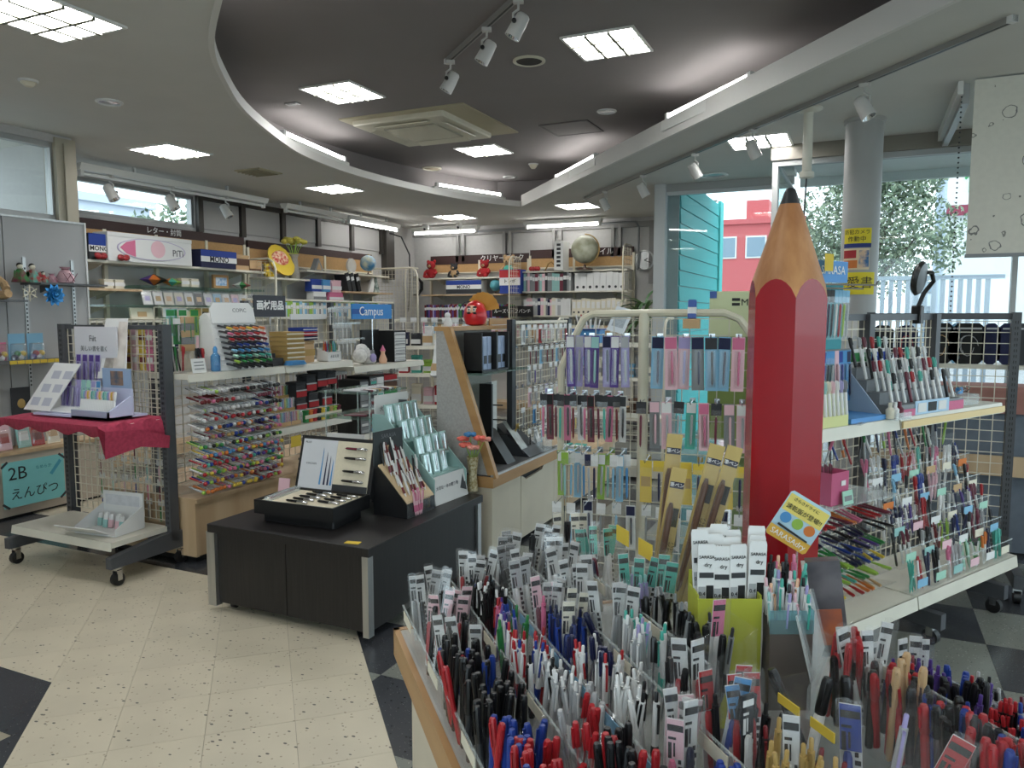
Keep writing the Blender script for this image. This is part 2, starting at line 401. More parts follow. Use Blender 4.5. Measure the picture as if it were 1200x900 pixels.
# ---- windows: frames and panes
def window(name, fr, a0, a1, z0, z1, muls=(), fw=.05, depth=.07, m=None, trans=()):
    m = m or M_FRAME
    f = MB(); f.box(a0, a1, 0, depth, z1-fw, z1); f.box(a0, a1, 0, depth, z0, z0+fw); f.box(a0, a0+fw, 0, depth, z0+fw, z1-fw); f.box(a1-fw, a1, 0, depth, z0+fw, z1-fw)
    o = struct(name, f, m, None, fr.o, (0,0,fr.rz))
    xs = [a0+fw] + list(muls) + [a1-fw]
    for q in muls: part(o, 'mullion', MB().box(q-fw*.4, q+fw*.4, .005, depth-.005, z0+fw, z1-fw), m)
    for i in range(len(xs)-1): part(o, 'pane', MB().box(xs[i]+.002, xs[i+1]-.002, depth*.45, depth*.45+.006, z0+fw, z1-fw), M_GLASS)
    return o
window('window_1', Fr(XL-.02, 0, 90), 4.42, 6.36, 2.42, 2.77, (), .035)
window('window_2', Fr(XN-.02, 0, 90), 2.3, 4.05, 2.2, 2.8, (3.2,), .04)
window('window_3', Fr(0, 8.35, 0), -2.06, -.72, .1, 2.78, (), .035, .06, mat('pale_window_frame', (196,198,198), .45, .2))
window('window_4', Fr(-.70, 0, 90), 6.93, 8.35, .1, 2.74, (), .02, .03)
window('window_5', Fr(0, 6.85, 0), -.75, 4.1, .1, 2.74, (1.02, 2.6), .045, .07)
window('fill_window_6', Fr(4.10, 0, 90), -1.6, 6.9, .3, 2.7, (0.1, 1.8, 3.5, 5.2), .05)  # unseen window, added to let fill daylight in from the right
window('fill_window_7', Fr(0, -3.16, 0), -2.4, 2.6, .3, 2.6, (-.7, 1.0), .05)  # unseen window behind the camera, added for more fill daylight
struct('trim_3', MB().box(-.76, 4.1, 6.82, 6.92, 2.74, ZC), mat('brown_grey_header', (128,122,112), .6))
struct('trim_4', MB().box(-2.06, -.70, 8.33, 8.43, 2.78, ZC), M_FRAME)
struct('trim_5', MB().box(-2.12, -2.0, 8.28, 8.42, 0, ZC), mat('pale_window_frame', (196,198,198), .45, .2))
# upper strip of the left wall: dark posts and grey panels
tp = MB()
for y in (6.4, 7.05, 7.75, 8.45, 9.2, 9.95): tp.box(XL, XL+.05, y-.035, y+.035, 2.38, 2.78)
tp.box(XL, XL+.04, 6.4, 10.2, 2.74, 2.80)
struct('trim_6', tp, M_DKFRAME)
for k, (y0, y1) in enumerate(((6.45,7.0),(7.1,7.7),(7.8,8.4),(8.5,9.15),(9.25,9.9))):
    struct('trim_%d' % (7+k), MB().box(XL, XL+.02, y0, y1, 2.42, 2.73), mat('grey_infill_panel', (170,168,166), .7))
struct('trim_12', MB().box(XL, XL+.10, 9.98, 10.2, 2.0, ZC), M_DKFRAME)
tb = MB()
for x in (-5.95, -5.12, -4.28, -3.35):
    tb.box(x-.075, x-.03, YB-.07, YB, 2.3, 2.76); tb.box(x+.03, x+.075, YB-.07, YB, 2.3, 2.76)
struct('trim_13', tb, mat('grey_steel_channel', (150,148,146), .5))
struct('trim_14', MB().box(XL, -2.6, YB-.06, YB, 2.72, 2.8).box(-2.86, -2.78, YB-.05, YB, 1.9, 2.78), mat('grey_steel_rail', (142,140,138), .5))
struct('baseboard_back', MB().box(XL, -2.0, YB-.015, YB, 0, .08), M_DKFRAME)
struct('baseboard_left', MB().box(XL, XL+.015, 4.3, YB-.02, 0, .08), M_DKFRAME)
# ---- outside
struct('ground_outside', MB().box(-60, 60, 11.2, 90, -.25, -.15).box(4.3, 60, -20, 11.2, -.25, -.15).box(-60, -8.1, -20, 11.2, -.25, -.15).box(-1.7, 4.3, 8.5, 11.2, -.25, -.15).box(-.5, 4.3, 7.0, 8.5, -.25, -.15), mat('pale_asphalt', (150,150,150), .9, noise=.15, scale=2))
struct('eave', MB().box(-.62, 4.4, 6.98, 8.05, 2.78, 2.92).box(-.62, 4.4, 8.05, 8.12, 2.70, 2.95), mat('white_eave_board', (222,222,220), .7, noise=.04, scale=4))
# ================================================================== OUTSIDE
def building(name, label, x, y, w, d, h, m, rows, cols, wz0=1.0, wh=1.1, ww=1.0, extra=None, roofm=None):
    t = thing(name, label, 'building', (x, y, -.15))
    part(t, 'wall', MB().box(0, w, 0, d, 0, h), m)
    part(t, 'roof', MB().box(-.15, w+.15, -.15, d+.15, h, h+.25), roofm or m)
    gm = mat('far_window_glass', (120,140,155), .2)
    for r_ in range(rows):
        for c_ in range(cols):
            a = (c_+.5)*w/cols
            f = part(t, 'window', MB().box(a-ww/2, a+ww/2, -.06, 0, wz0+r_*2.8, wz0+r_*2.8+wh), P('white', .5))
            part(f, 'pane', MB().box(a-ww/2+.07, a+ww/2-.07, -.08, -.06, wz0+r_*2.8+.07, wz0+r_*2.8+wh-.07), gm)
    return t
rb_ = building('red_building', 'red building seen far off through the window beside the pencil', -7.2, 40, 4.3, 6, 6.1, mat('hazed_red_paint', (190,92,94), .7), 2, 3, 1.6)  # red paled a little, distance haze put into the colour
part(rb_, 'rooftop_box', MB().box(1.5, 2.6, 1, 3, 6.1, 7.4), mat('hazed_red_paint', (190,92,94), .7))
ap = thing('apartment_block', 'pale grey apartment block with rows of balconies beyond the window', 'building', (2.2, 44, -.15))
part(ap, 'wall', MB().box(0, 16, 0, 6, 0, 3.2), mat('pale_blue_grey_render', (170,182,192), .8))
for r_ in range(2):
    for c_ in range(6):
        b_ = part(ap, 'balcony', MB().box(c_*2.6+.2, c_*2.6+2.5, -.6, 0, r_*1.5+.5, r_*1.5+1.1), mat('pale_blue_grey_render2', (192,200,206), .8))
        part(b_, 'rail', MB().box(c_*2.6+.2, c_*2.6+2.5, -.62, -.6, r_*1.5+1.15, r_*1.5+1.2), P('grey'))
        part(ap, 'window', MB().box(c_*2.6+.5, c_*2.6+2.2, -.04, 0, r_*1.5+1.15, r_*1.5+1.75), mat('far_window_glass', (120,140,155), .2))
sg = thing('shop_sign_building', 'white shop building with a red striped sign board behind the power pole', 'building', (2.35, 30, -.15))
part(sg, 'wall', MB().box(0, 9, 0, 4, 0, 6.0), mat('white_shop_render', (216,220,222), .8))
sb_ = part(sg, 'sign_board', MB().box(-.1, 9, -.2, 0, 4.9, 7.4), P('white', .5))
part(sb_, 'stripe', MB().box(-.1, 9, -.23, -.2, 6.8, 7.4), mat('sign_maroon', (130,40,66), .6))
part(sb_, 'stripe', MB().box(-.1, 9, -.23, -.2, 4.9, 5.25), mat('sign_maroon', (130,40,66), .6))
letters(sb_, '住まい', .95, mat('sign_green', (60,150,90), .6), (1.9, -.22, 6.0))
ob = building('office_building', 'pale office building seen through the high left window', -22, 12.0, 6.5, 10, 5.1, mat('pale_office_render', (196,204,216), .8), 1, 3, 2.4)
ob.rotation_euler = (0, 0, rad(90))
# trees: trunk, limbs and a crown of separate leaves
def leafmesh(name, spots, n, size, mats):
    mb = MB()
    for _ in range(n):
        cx, cy, cz, rr = R.choice(spots)
        d = Vector((R.gauss(0,1), R.gauss(0,1), R.gauss(0,.8))).normalized() * rr * (R.random()**.45)
        c = Vector((cx,cy,cz)) + d
        e = Vector((R.gauss(0,1),R.gauss(0,1),R.gauss(0,1))).normalized(); g = e.cross(Vector((R.gauss(0,1),R.gauss(0,1),R.gauss(0,1)))).normalized()
        s_ = size * R.uniform(.6, 1.3)
        mb.add([c-e*s_, c+g*s_*.45, c+e*s_, c-g*s_*.45], [(0,1,2,3)], R.randrange(len(mats)))
    return mb.mesh(name, mats)
LEAVES = [mat('leaf_green', (112,130,104), .6), mat('leaf_dark', (92,110,90), .6), mat('leaf_pale', (158,170,142), .6)]
def tree(label, x, y, h, spots, n, size, mats=LEAVES):
    t = thing('tree', label, 'tree', (x, y, -.15), 0, 'trees outside the windows')
    tr = part(t, 'trunk', MB().tube([(0,0,0),(.05,0,h*.35),(-.05,.05,h*.7),(0,0,h)], .13, 8), mat('bark', (92,80,70), .9, noise=.3))
    for s_ in spots: part(tr, 'branch', MB().cyl((0,0,h*.45), (s_[0],s_[1],s_[2]), .06, .02, 6), mat('bark', (92,80,70), .9))
    f = link('foliage', leafmesh('foliage', spots, n, size, mats), t); f['kind'] = 'stuff'
tree('large leafy tree behind the round column outside the window', -.1, 16, 4.2, [(-.6,0,3.2,.9),(.3,0,3.9,1.0),(-.9,.2,2.4,.8),(.9,0,3.0,.9),(.1,.4,2.6,.9),(.7,.2,4.2,.7),(-.2,0,4.4,.7)], 15000, .055)
tree('reddish shrub tree low behind the pencil outside', -1.2, 15, 1.6, [(0,0,1.5,.5),(.3,0,1.9,.45)], 900, .06, [mat('leaf_red', (170,92,70), .6), LEAVES[2]])
tree('bushy tree filling the right half of the high left window', -9.8, 8.3, 2.9, [(0,.6,2.7,.8),(.2,1.4,2.6,.8),(0,-.2,2.4,.7),(.3,2.0,2.9,.6)], 4200, .06)
# street furniture
def pole(label, x, y, h, r, m):
    t = thing('utility_pole', label, 'utility pole', (x, y, -.15), 0, 'utility poles outside')
    part(t, 'shaft', MB().cyl((0,0,0), (0,0,h), r, r*.8, 10), m)
    for k in range(3): part(t, 'crossarm', MB().bar((-.5,0,h-.6-.5*k), (.5,0,h-.6-.5*k), .07, .07), m)
    part(t, 'transformer', MB().lathe([(.02,0),(.16,.03),(.16,.45),(.1,.5)], 10, 0, T(.28,0,h-2.6)), P('grey'))
pole('pale steel utility pole right of the tree outside', 1.45, 19.5, 9, .12, mat('galvanised_pole', (176,188,204), .5, .2))
pole('thin dark utility pole far off left of the red building', -5.75, 30, 7, .10, mat('dark_pole', (110,106,104), .7))
fe = thing('slatted_fence', 'pale vertical bar fence outside behind the column', 'fence', (-1.2, 12.5, -.15))
_sl = MB().box(-.03, .03, -.02, .02, 0, 2.15).mesh('fence_bar', mat('fence_grey', (168,178,190), .5))
for k in range(26): link('fence_bar', _sl, fe, (k*.11, 0, 0))
part(fe, 'fence_rail', MB().box(-.1, 2.95, -.03, .03, 2.1, 2.16), mat('fence_grey', (168,178,190), .5))
ca = MB()
pts = [(-8+ k*1.2, 17 + .2*k, 4.9 - .2*math.sin(PI*k/12)) for k in range(13)]
tag(link('overhead_cable', MB().tube(pts, .02, 5).mesh('overhead_cable', P('grey'))), 'overhead cable crossing the sky outside the window', 'cable')
# ================================================================== CEILING FITTINGS
M_PANEL = emit('fluorescent_panel', (252,253,252), PANEL_W)
M_TUBE = emit('fluorescent_tube', (255,255,252), TUBE_W)
M_LOUVRE = mat('white_louvre', (120,120,104), .5)
def ceiling_panel(px, py, z, label, p=None):
    p = p or atz(px, py, z); s = .45
    t = thing('ceiling_light', label, 'ceiling light', (p.x, p.y, z), 0, 'square louvred ceiling lights')
    f = MB(); f.box(-s/2-.018, s/2+.018, -s/2-.018, -s/2, -.012, .002); f.box(-s/2-.018, s/2+.018, s/2, s/2+.018, -.012, .002)
    f.box(-s/2-.018, -s/2, -s/2, s/2, -.012, .002); f.box(s/2, s/2+.018, -s/2, s/2, -.012, .002)
    part(t, 'frame', f, M_WHITE)
    part(t, 'diffuser', MB().box(-s/2, s/2, -s/2, s/2, -.004, -.001), M_PANEL)
    for k in (-1, 1):
        part(t, 'louvre_blade', MB().prism([(-.010,-.024),(.010,-.024),(.002,0),(-.002,0)], -s/2, s/2, 0, T(k*s/6,0,0) @ RX(90) @ Matrix.Identity(4)), M_LOUVRE)
        part(t, 'louvre_blade', MB().prism([(-.010,-.024),(.010,-.024),(.002,0),(-.002,0)], -s/2, s/2, 0, T(0,k*s/6,0) @ RZ(90) @ RX(90)), M_LOUVRE)
for a in ((55,20,ZC,'square louvred ceiling light nearest the camera at the upper left'), (200,177,ZC,'square louvred ceiling light by the high left window'), (392,221,ZC,'square louvred ceiling light left of the recess above the wall shelves'),
          (533,254,ZC,'square louvred ceiling light close to the back wall corner'), (677,241,ZC,'square louvred ceiling light at the pointed end of the recess'), (890,165,ZC,'square louvred ceiling light by the right windows behind the pencil tip'),
          (402,108,ZU,'square louvred light in the recess left of the air conditioner'), (712,51,ZU,'large bright square louvred light in the recess near the spotlights'), (567,176,ZU,'square louvred light in the recess beyond the air conditioner')):
    ceiling_panel(*a)
for (x, y, z, l) in ((-1.59,2.6,ZU,'added square louvred fill light at the near end of the recess, above the picture'), (-3.57,.2,ZC,'added square louvred fill light behind the camera on the left'), (-1.3,.2,ZC,'added square louvred fill light straight above the camera'), (1.9,3.3,ZC,'added square louvred fill light over the right side aisle'), (1.9,.6,ZC,'added square louvred fill light behind the camera on the right'), (.3,-1.9,ZC,'added square louvred fill light at the shop front')):
    ceiling_panel(0, 0, z, l, Vector((x, y, z)))  # unseen panels, added as fill light for the foreground
# cassette air conditioner
M_AC = mat('cream_air_conditioner_plastic', (206,202,184), .5); M_ACD = mat('beige_filler_plate', (176,168,142), .6)
c0 = atz(497, 148, ZU)
ac = thing('air_conditioner', 'square cream cassette air conditioner in the ceiling recess', 'air conditioner', (c0.x, c0.y, ZU))
part(ac, 'filler_plate', MB().box(-.56, .72, -.56, .56, -.012, .001), M_ACD)
part(ac, 'panel', MB().cbox(.95, .95, .045, .012, 0, 0, T(0,0,-.012) @ RX(180)), M_AC)
part(ac, 'intake_grille', MB().box(-.27, .27, -.27, .27, -.066, -.055), mat('intake_mesh', (168,164,148), .7, noise=.2, scale=120))
gr = MB()
for k in range(-8, 9): gr.box(-.26, .26, k*.03-.004, k*.03+.004, -.070, -.066)
part(ac, 'grille_slats', gr, M_AC)
for k in range(4): part(ac, 'air_vane', MB().box(-.28, .28, -.04, .04, -.004, .004, 0, T(0,0,-.062) @ RZ(90*k) @ T(0,-.37,0) @ RX(18)), M_AC)
# tracks and spotlights
M_SPOT = mat('grey_white_spot_body', (196,194,190), .4); M_LENS = mat('spot_reflector', (225,228,230), .12, 1)
def track(label, p0, p1):
    d = p1 - p0; t = thing('spotlight_track', label, 'light track', p0, math.atan2(d.y, d.x)); L = d.length
    part(t, 'rail', MB().box(0, L, -.017, .017, -.03, 0), mat('track_aluminium', (150,148,144), .4, .3))
    part(t, 'slot', MB().box(.03, L-.03, -.006, .006, -.0315, -.030), P('black'))
    for x in (0, L-.03): part(t, 'end_cap', MB().box(x, x+.03, -.019, .019, -.032, 0), P('white', .5))
def spot(label, p, az, tilt, s=1.0, group=None):
    t = thing('spotlight', label, 'spotlight', p, rad(az), group)
    part(t, 'adaptor', MB().box(-.03*s, .03*s, -.017*s, .017*s, -.055*s, -.03*s), M_SPOT)
    part(t, 'arm', MB().tube([(0,0,-.05*s),(0,0,-.09*s),(.03*s,0,-.11*s),(.03*s,0,-.17*s)], .008*s, 6), M_SPOT)
    M = T(0,0,-.18*s) @ RY(tilt)
    h = part(t, 'lamp_head', MB().lathe([(.03*s,-.07*s),(.04*s,-.06*s),(.045*s,.0),(.048*s,.075*s),(.044*s,.075*s),(.036*s,.03*s)], 14, 0, M), M_SPOT)
    part(h, 'reflector', MB().lathe([(.008*s,.028*s),(.030*s,.036*s),(.043*s,.072*s),(.040*s,.070*s),(.02*s,.045*s)], 14, 0, M), M_LENS)
    part(t, 'knob', MB().cyl((.02*s,.05*s,-.17*s),(.02*s,.062*s,-.17*s), .014*s, None, 8), P('black'))
ta, tb2 = atz(523, 70, ZU), atz(612, -12, ZU)
track('short spotlight track running out of the picture in the recess', ta, tb2)
for (x, y, l) in ((530,66,'spotlight at the lower end of the short recess track'), (573,27,'middle spotlight on the short recess track'), (606,-8,'spotlight at the top edge of the picture on the recess track')):
    spot(l, ta + (tb2-ta) * ((atz(x,y,ZU)-ta).length/(tb2-ta).length), 200, 150, .95, 'spotlights on the short recess track')
ra, rb2 = atz(685, 231, ZC), atz(1190, 17, ZC)
track('long spotlight track along the straight edge of the ceiling recess', ra, rb2)
for (x, y, l, az) in ((711,221,'farthest small spotlight on the long track near the back',20), (754,202,'second spotlight from the far end of the long track',30), (812,176,'spotlight on the long track above the window corner',30), (881,147,'spotlight in front of the square light by the windows',40), (1017,92,'nearest spotlight on the long track left of the blind',-20)):
    q = (atz(x,y,ZC)-ra).dot((rb2-ra).normalized())
    spot(l, ra + (rb2-ra).normalized()*q, az, 150, .95, 'spotlights on the long track')
# fluorescent battens (white body, tube) on the wall side
def batten(label, p, L, deg, lit, z0, flip=1, sp=()):
    t = thing('fluorescent_batten', label, 'fluorescent light', (p[0], p[1], z0), rad(deg), 'fluorescent battens above the wall shelves')
    part(t, 'body', MB().prism([(-.06,0),(.06,0),(.035,-.055),(-.035,-.055)], 0, L, 0, Matrix(((0,0,1,0),(1,0,0,0),(0,1,0,0),(0,0,0,1)))), M_WHITE)
    for x in (.02, L-.05): part(t, 'lamp_holder', MB().box(x, x+.03, -.02, .02, -.11, -.055), P('white', .5))
    part(t, 'tube', MB().cyl((.05,0,-.085), (L-.05,0,-.085), .0145, None, 10), M_TUBE if lit else mat('unlit_tube', (226,228,226), .3))
    for x in (L*.25, L*.75): part(t, 'hanger', MB().box(x-.012, x+.012, -.012, .012, 0, ZC-z0), P('white', .5))
b1 = atz(90, 192, 2.79)
batten('unlit white batten hung along the high left window', (b1.x, b1.y), 2.35, 90, False, 2.80)
for k, (x, y, l) in enumerate(((128,196,'spotlight at the near end of the window batten'), (200,211,'middle spotlight on the window batten'), (264,222,'spotlight at the far end of the window batten'))):
    p = atx(x, y, b1.x); spot(l, (b1.x, p.y, 2.745+.03), 20, 150, 1.05, 'spotlights below the window batten')
b2 = atx(330, 242, -6.45); batten('batten along the left wall lit at its far end', (-6.45, 7.35), 1.2, 90, False, 2.80)
batten('lit batten along the left wall near the corner', (-6.45, 8.6), 1.25, 90, True, 2.80)
batten('lit batten on the back wall beside the corner', (-6.68, 10.62), 1.2, 0, True, 2.83)
batten('lit batten on the back wall above the globe', (-4.7, 10.62), 1.22, 0, True, 2.84)
for x, y in ((499,267),(538,265)):
    p = aty(x, y, 10.45); t = thing('camera_dome', 'small white dome at the left batten on the back wall' if x == 499 else 'small dark dome at the left batten on the back wall', 'dome camera', (p.x, p.y, 2.80))
    part(t, 'housing', MB().lathe([(.05,.06),(.055,.02),(.05,0),(.035,-.03),(.01,-.042)], 12), P('white', .5)); part(t, 'lens', MB().ball((0,-.035,-.012), .022), P('black'))
# cove tubes resting behind the lip
for (x0,y0,x1,y1,l) in ((332,155,403,186,'cove tube on the left curve of the recess'), (512,216,587,228,'cove tube at the far end of the curve'), (652,207,698,182,'cove tube at the far end of the straight edge'), (783,136,880,88,'cove tube in the middle of the straight edge')):
    p0, p1 = atz(x0,y0,3.02), atz(x1,y1,3.02); d = p1-p0
    t = thing('cove_light', l, 'fluorescent light', p0, math.atan2(d.y,d.x), 'tubes in the ceiling cove')
    L = d.length
    part(t, 'tube', MB().cyl((.02,0,0),(L-.02,0,0), .016, None, 10), M_TUBE)
    part(t, 'body', MB().box(-.06, L+.06, -.03, .03, -.11, -.03), M_WHITE)
    for x in (-.02, L-.02): part(t, 'lamp_holder', MB().box(x, x+.04, -.02, .02, -.03, .02), P('white', .5))
t = thing('cove_light', 'cove tube hidden behind the lip at the near left of the recess', 'fluorescent light', (-3.42,3.04,2.985), math.atan2(-.72,.74), 'tubes in the ceiling cove')
part(t, 'tube', MB().cyl((.02,0,0),(1.0,0,0), .016, None, 10), M_TUBE); part(t, 'body', MB().box(-.04, 1.06, -.03, .03, -.075, -.02), M_WHITE)
# round fittings
def disc(name, cat, label, px, py, z, r, ring_m, mid_m, dome=0):
    p = atz(px, py, z); t = thing(name, label, cat, (p.x, p.y, z))
    part(t, 'rim', MB().lathe([(r,.001),(r,-.008),(r*.85,-.014),(r*.8,-.006),(r*.8,.001)], 20), ring_m)
    part(t, 'centre', MB().lathe([(r*.8,-.002),(r*.78,-.006-dome*.4),(r*.4,-.007-dome),(.004,-.008-dome)], 20), mid_m)
DK = mat('dark_speaker_mesh', (62,58,56), .8, noise=.3, scale=150)
disc('ceiling_speaker', 'speaker', 'round dark ceiling speaker left of the big recess light', 620, 71, ZU, .115, M_AC, DK)
disc('ceiling_speaker', 'speaker', 'round beige ceiling speaker beyond the air conditioner', 506, 197, ZU, .12, M_AC, mat('beige_speaker_mesh', (150,138,118), .8))
disc('smoke_detector', 'smoke detector', 'domed smoke detector near the upper left ceiling light', 33, 94, ZC, .055, P('white', .5), P('cream', .5), .03)
disc('smoke_detector', 'smoke detector', 'small domed detector in the recess beside the far louvred light', 625, 192, ZU, .06, P('white', .5), P('cream', .5), .05)
for (x, y, z, l) in ((128,119,ZC,'chrome downlight on the left of the soffit'), (711,130,ZU,'chrome downlight in the recess above the access hatch'), (597,207,ZU,'chrome downlight at the far end of the recess'), (836,205,ZC,'wide chrome downlight near the window corner')):
    disc('downlight', 'downlight', l, x, y, z, .085 if x != 836 else .15, P('white', .5), M_CHROME)
p = atz(670, 150, ZU); h_ = thing('access_hatch', 'square access hatch outlined in the recess ceiling', 'hatch', (p.x, p.y, ZU))
part(h_, 'door', MB().box(-.22, .22, -.22, .22, -.006, .001), M_UPCEIL); part(h_, 'frame', MB().box(-.24, .24, -.24, -.22, -.01, .001).box(-.24, .24, .22, .24, -.01, .001).box(-.24, -.22, -.22, .22, -.01, .001).box(.22, .24, -.22, .22, -.01, .001), mat('hatch_trim', (104,98,98), .7))
p = atz(303, 201, ZC); v_ = thing('air_vent', 'small beige ceiling vent above the wall shelves', 'vent', (p.x, p.y, ZC))
part(v_, 'frame', MB().box(-.16, .16, -.16, .16, -.012, .001), M_ACD)
for k in range(6): part(v_, 'slat', MB().box(-.14, .14, -.016, .016, -.003, .003, 0, T(0,-.125+.05*k,-.016) @ RX(25)), M_ACD)
p = atz(343, 121, ZU); e_ = thing('ceiling_indicator', 'tiny rectangular plate in the recess near the left cove tube', 'indicator', (p.x, p.y, ZU))
part(e_, 'plate', MB().box(-.06, .06, -.03, .03, -.01, .001), P('grey')); part(e_, 'insert', MB().box(-.045, .045, -.018, .018, -.013, -.01), P('charcoal'))
# hanging pipe by the column
p = atz(948, 127, ZC); hp = thing('ceiling_pipe', 'short vertical pipe with flange hanging from the ceiling left of the column', 'pipe', (p.x, p.y, ZC))
part(hp, 'flange', MB().lathe([(.03,-.03),(.09,-.012),(.09,0)], 16), M_SHELF)
part(hp, 'shaft', MB().cyl((0,0,-.42),(0,0,-.01), .032, None, 14), M_SHELF)
part(hp, 'end_fitting', MB().lathe([(.03,-.47),(.05,-.465),(.05,-.43),(.034,-.42)], 14), M_SHELF)
part(hp, 'cable', MB().tube([(0,0,-.46),(-.01,.0,-.8),(.01,0,-1.2),(0,0,-1.9)], .006, 5), P('charcoal'))
# conduits on the back wall and the corner cable
cd = MB().tube([(XL+.1,YB-.09,2.79),(-5.5,YB-.09,2.76),(-4.0,YB-.09,2.78),(-3.05,YB-.09,2.79),(-3.0,YB-.09,2.7),(-3.0,YB-.09,2.3),(-3.02,YB-.09,2.1)], .016, 6).mesh('wall_conduit', P('grey'))
tag(link('wall_conduit', cd), 'grey conduit running along the top of the back wall', 'conduit')
p0 = atx(455, 275, -6.6)
tag(link('wall_cable', MB().tube([(-6.7,10.0,2.7),(-6.62,10.2,2.66),(-6.6,10.4,2.4),(-6.66,10.5,2.0),(-6.7,10.5,1.5)], .012, 6).mesh('wall_cable', P('charcoal'))), 'dark cable drooping down the corner of the left wall', 'cable')
# ================================================================== SMALL-GOODS BUILDERS
def carton(fr, a, b, z, w, d, h, base, label, cat='box', bands=(), text=None, turn=0, name='carton', group=None, inset=None):
    """box with a lid seam, printed bands and lettering on its front"""
    t = thing(name, label, cat, fr.w(a, b, z), fr.rz + rad(turn), group)
    bd = part(t, 'body', MB().cbox(w, d, h*.86, min(.006, h*.1)), paper(base))
    part(t, 'lid', MB().cbox(w+.004, d+.004, h*.14, min(.004, h*.05), 0, h*.86), paper(base))
    for (z0, z1, c) in bands: part(t, 'printed_band', MB().box(-w/2-.0025, w/2+.0025, -d/2-.0032, -d/2+.002, z0*h, z1*h), paper(c))
    if text:
        s_, size, m, zz = text[:4]; letters(t, s_, size, m, (text[4] if len(text) > 4 else 0, -d/2-(.0045 if len(text) < 5 else .012), zz*h), bold=.02)
    return t
_PK = {}
def bookproto(c, w, d, h, kind):
    k = (c, round(w,3), round(h,3), kind)
    if k in _PK: return _PK[k]
    if kind == 'binder':
        pr = [('binder', MB().cbox(w, d, h, .004).mesh('binder', paper(c))),
              ('spine_label', MB().box(-w*.32, w*.32, -d/2-.002, -d/2+.001, h*.45, h*.86).mesh('spine_label', paper('white'))),
              ('finger_hole', MB().cyl((0,-d/2-.002,h*.2),(0,-d/2+.002,h*.2), w*.22, None, 12).mesh('finger_hole', P('charcoal')))]
    else:
        pr = [('book', MB().box(-w/2, w/2, -d/2, d/2, 0, h).mesh('book', paper(c))),
              ('spine_label', MB().box(-w*.46, w*.46, -d/2-.0015, -d/2+.001, h*.6, h*.8).mesh('spine_label', paper('white'))),
              ('pages', MB().box(-w*.4, w*.4, -d/2+.003, d/2-.003, h, h+.001).mesh('pages', paper('cream')))]
    _PK[k] = pr; return pr
def bookrow(fr, a0, a1, b, z, hh, cols, label, cat, group, kind='book', wr=(.012,.03), d=.2, lean=0):
    a = a0
    while a < a1:
        w = round(R.uniform(*wr), 3); h = round(hh * R.choice((.92, .96, 1.0)), 3); c = R.choice(cols)
        put(bookproto(c, w, d, h, kind), label.replace('{c}', {'paleteal':'pale teal','palepink':'pale pink','lightblue':'light blue'}.get(c, c)), cat, fr.w(a + w/2, b, z), (0, rad(lean), fr.rz), group.replace('{c}', c))
        a += w + .0015
def plush(fr, a, b, z, s, c, label, shirt=None, face='tan', turn=0):
    t = thing('plush_toy', label, 'plush toy', fr.w(a, b, z), fr.rz + rad(turn)); m = mat('plush_' + c, PAL[c], .95, noise=.2, scale=60, bump=.4); f = mat('plush_' + face, PAL[face], .95, noise=.2, scale=60)
    part(t, 'body', MB().ball((0,0,.16*s), .16*s, 14, 10, (.95,.8,1)), mat('plush_' + shirt, PAL[shirt], .95, noise=.15, scale=60) if shirt else m)
    hd = part(t, 'head', MB().ball((0,-.02*s,.40*s), .135*s, 14, 10, (1.05,.92,.95)), m)
    part(hd, 'muzzle', MB().ball((0,-.13*s,.37*s), .055*s, 10, 6, (1.1,.8,.8)), f)
    part(hd, 'nose', MB().ball((0,-.175*s,.385*s), .018*s, 8, 5), P('black'))
    for k in (-1, 1):
        part(hd, 'ear', MB().ball((k*.11*s,0,.51*s), .055*s, 10, 6, (1,.5,1)), m)
        part(hd, 'eye', MB().ball((k*.05*s,-.135*s,.43*s), .015*s, 8, 5), P('black'))
        part(t, 'arm', MB().tube([(k*.12*s,0,.26*s),(k*.19*s,-.05*s,.18*s),(k*.17*s,-.12*s,.12*s)], .045*s, 8), m)
        part(t, 'leg', MB().tube([(k*.08*s,-.04*s,.06*s),(k*.12*s,-.14*s,.05*s),(k*.13*s,-.22*s,.07*s)], .05*s, 8), m)
    return t
def globe(fr, a, b, z, r, c, label):
    t = thing('desk_globe', label, 'globe', fr.w(a, b, z), fr.rz)
    part(t, 'base', MB().lathe([(r*.6,0),(r*.58,r*.06),(r*.12,r*.14),(r*.07,r*.4)], 16), P('brown'))
    part(t, 'meridian_arm', MB().tube([(math.sin(q)*r*1.1, 0, r*1.45-math.cos(q)*r*1.1) for q in [x*PI/10 for x in range(0,11)]], r*.05, 6), P('gold'))
    part(t, 'sphere', MB().ball((0,0,r*1.45), r, 20, 14), c)
_H = {}
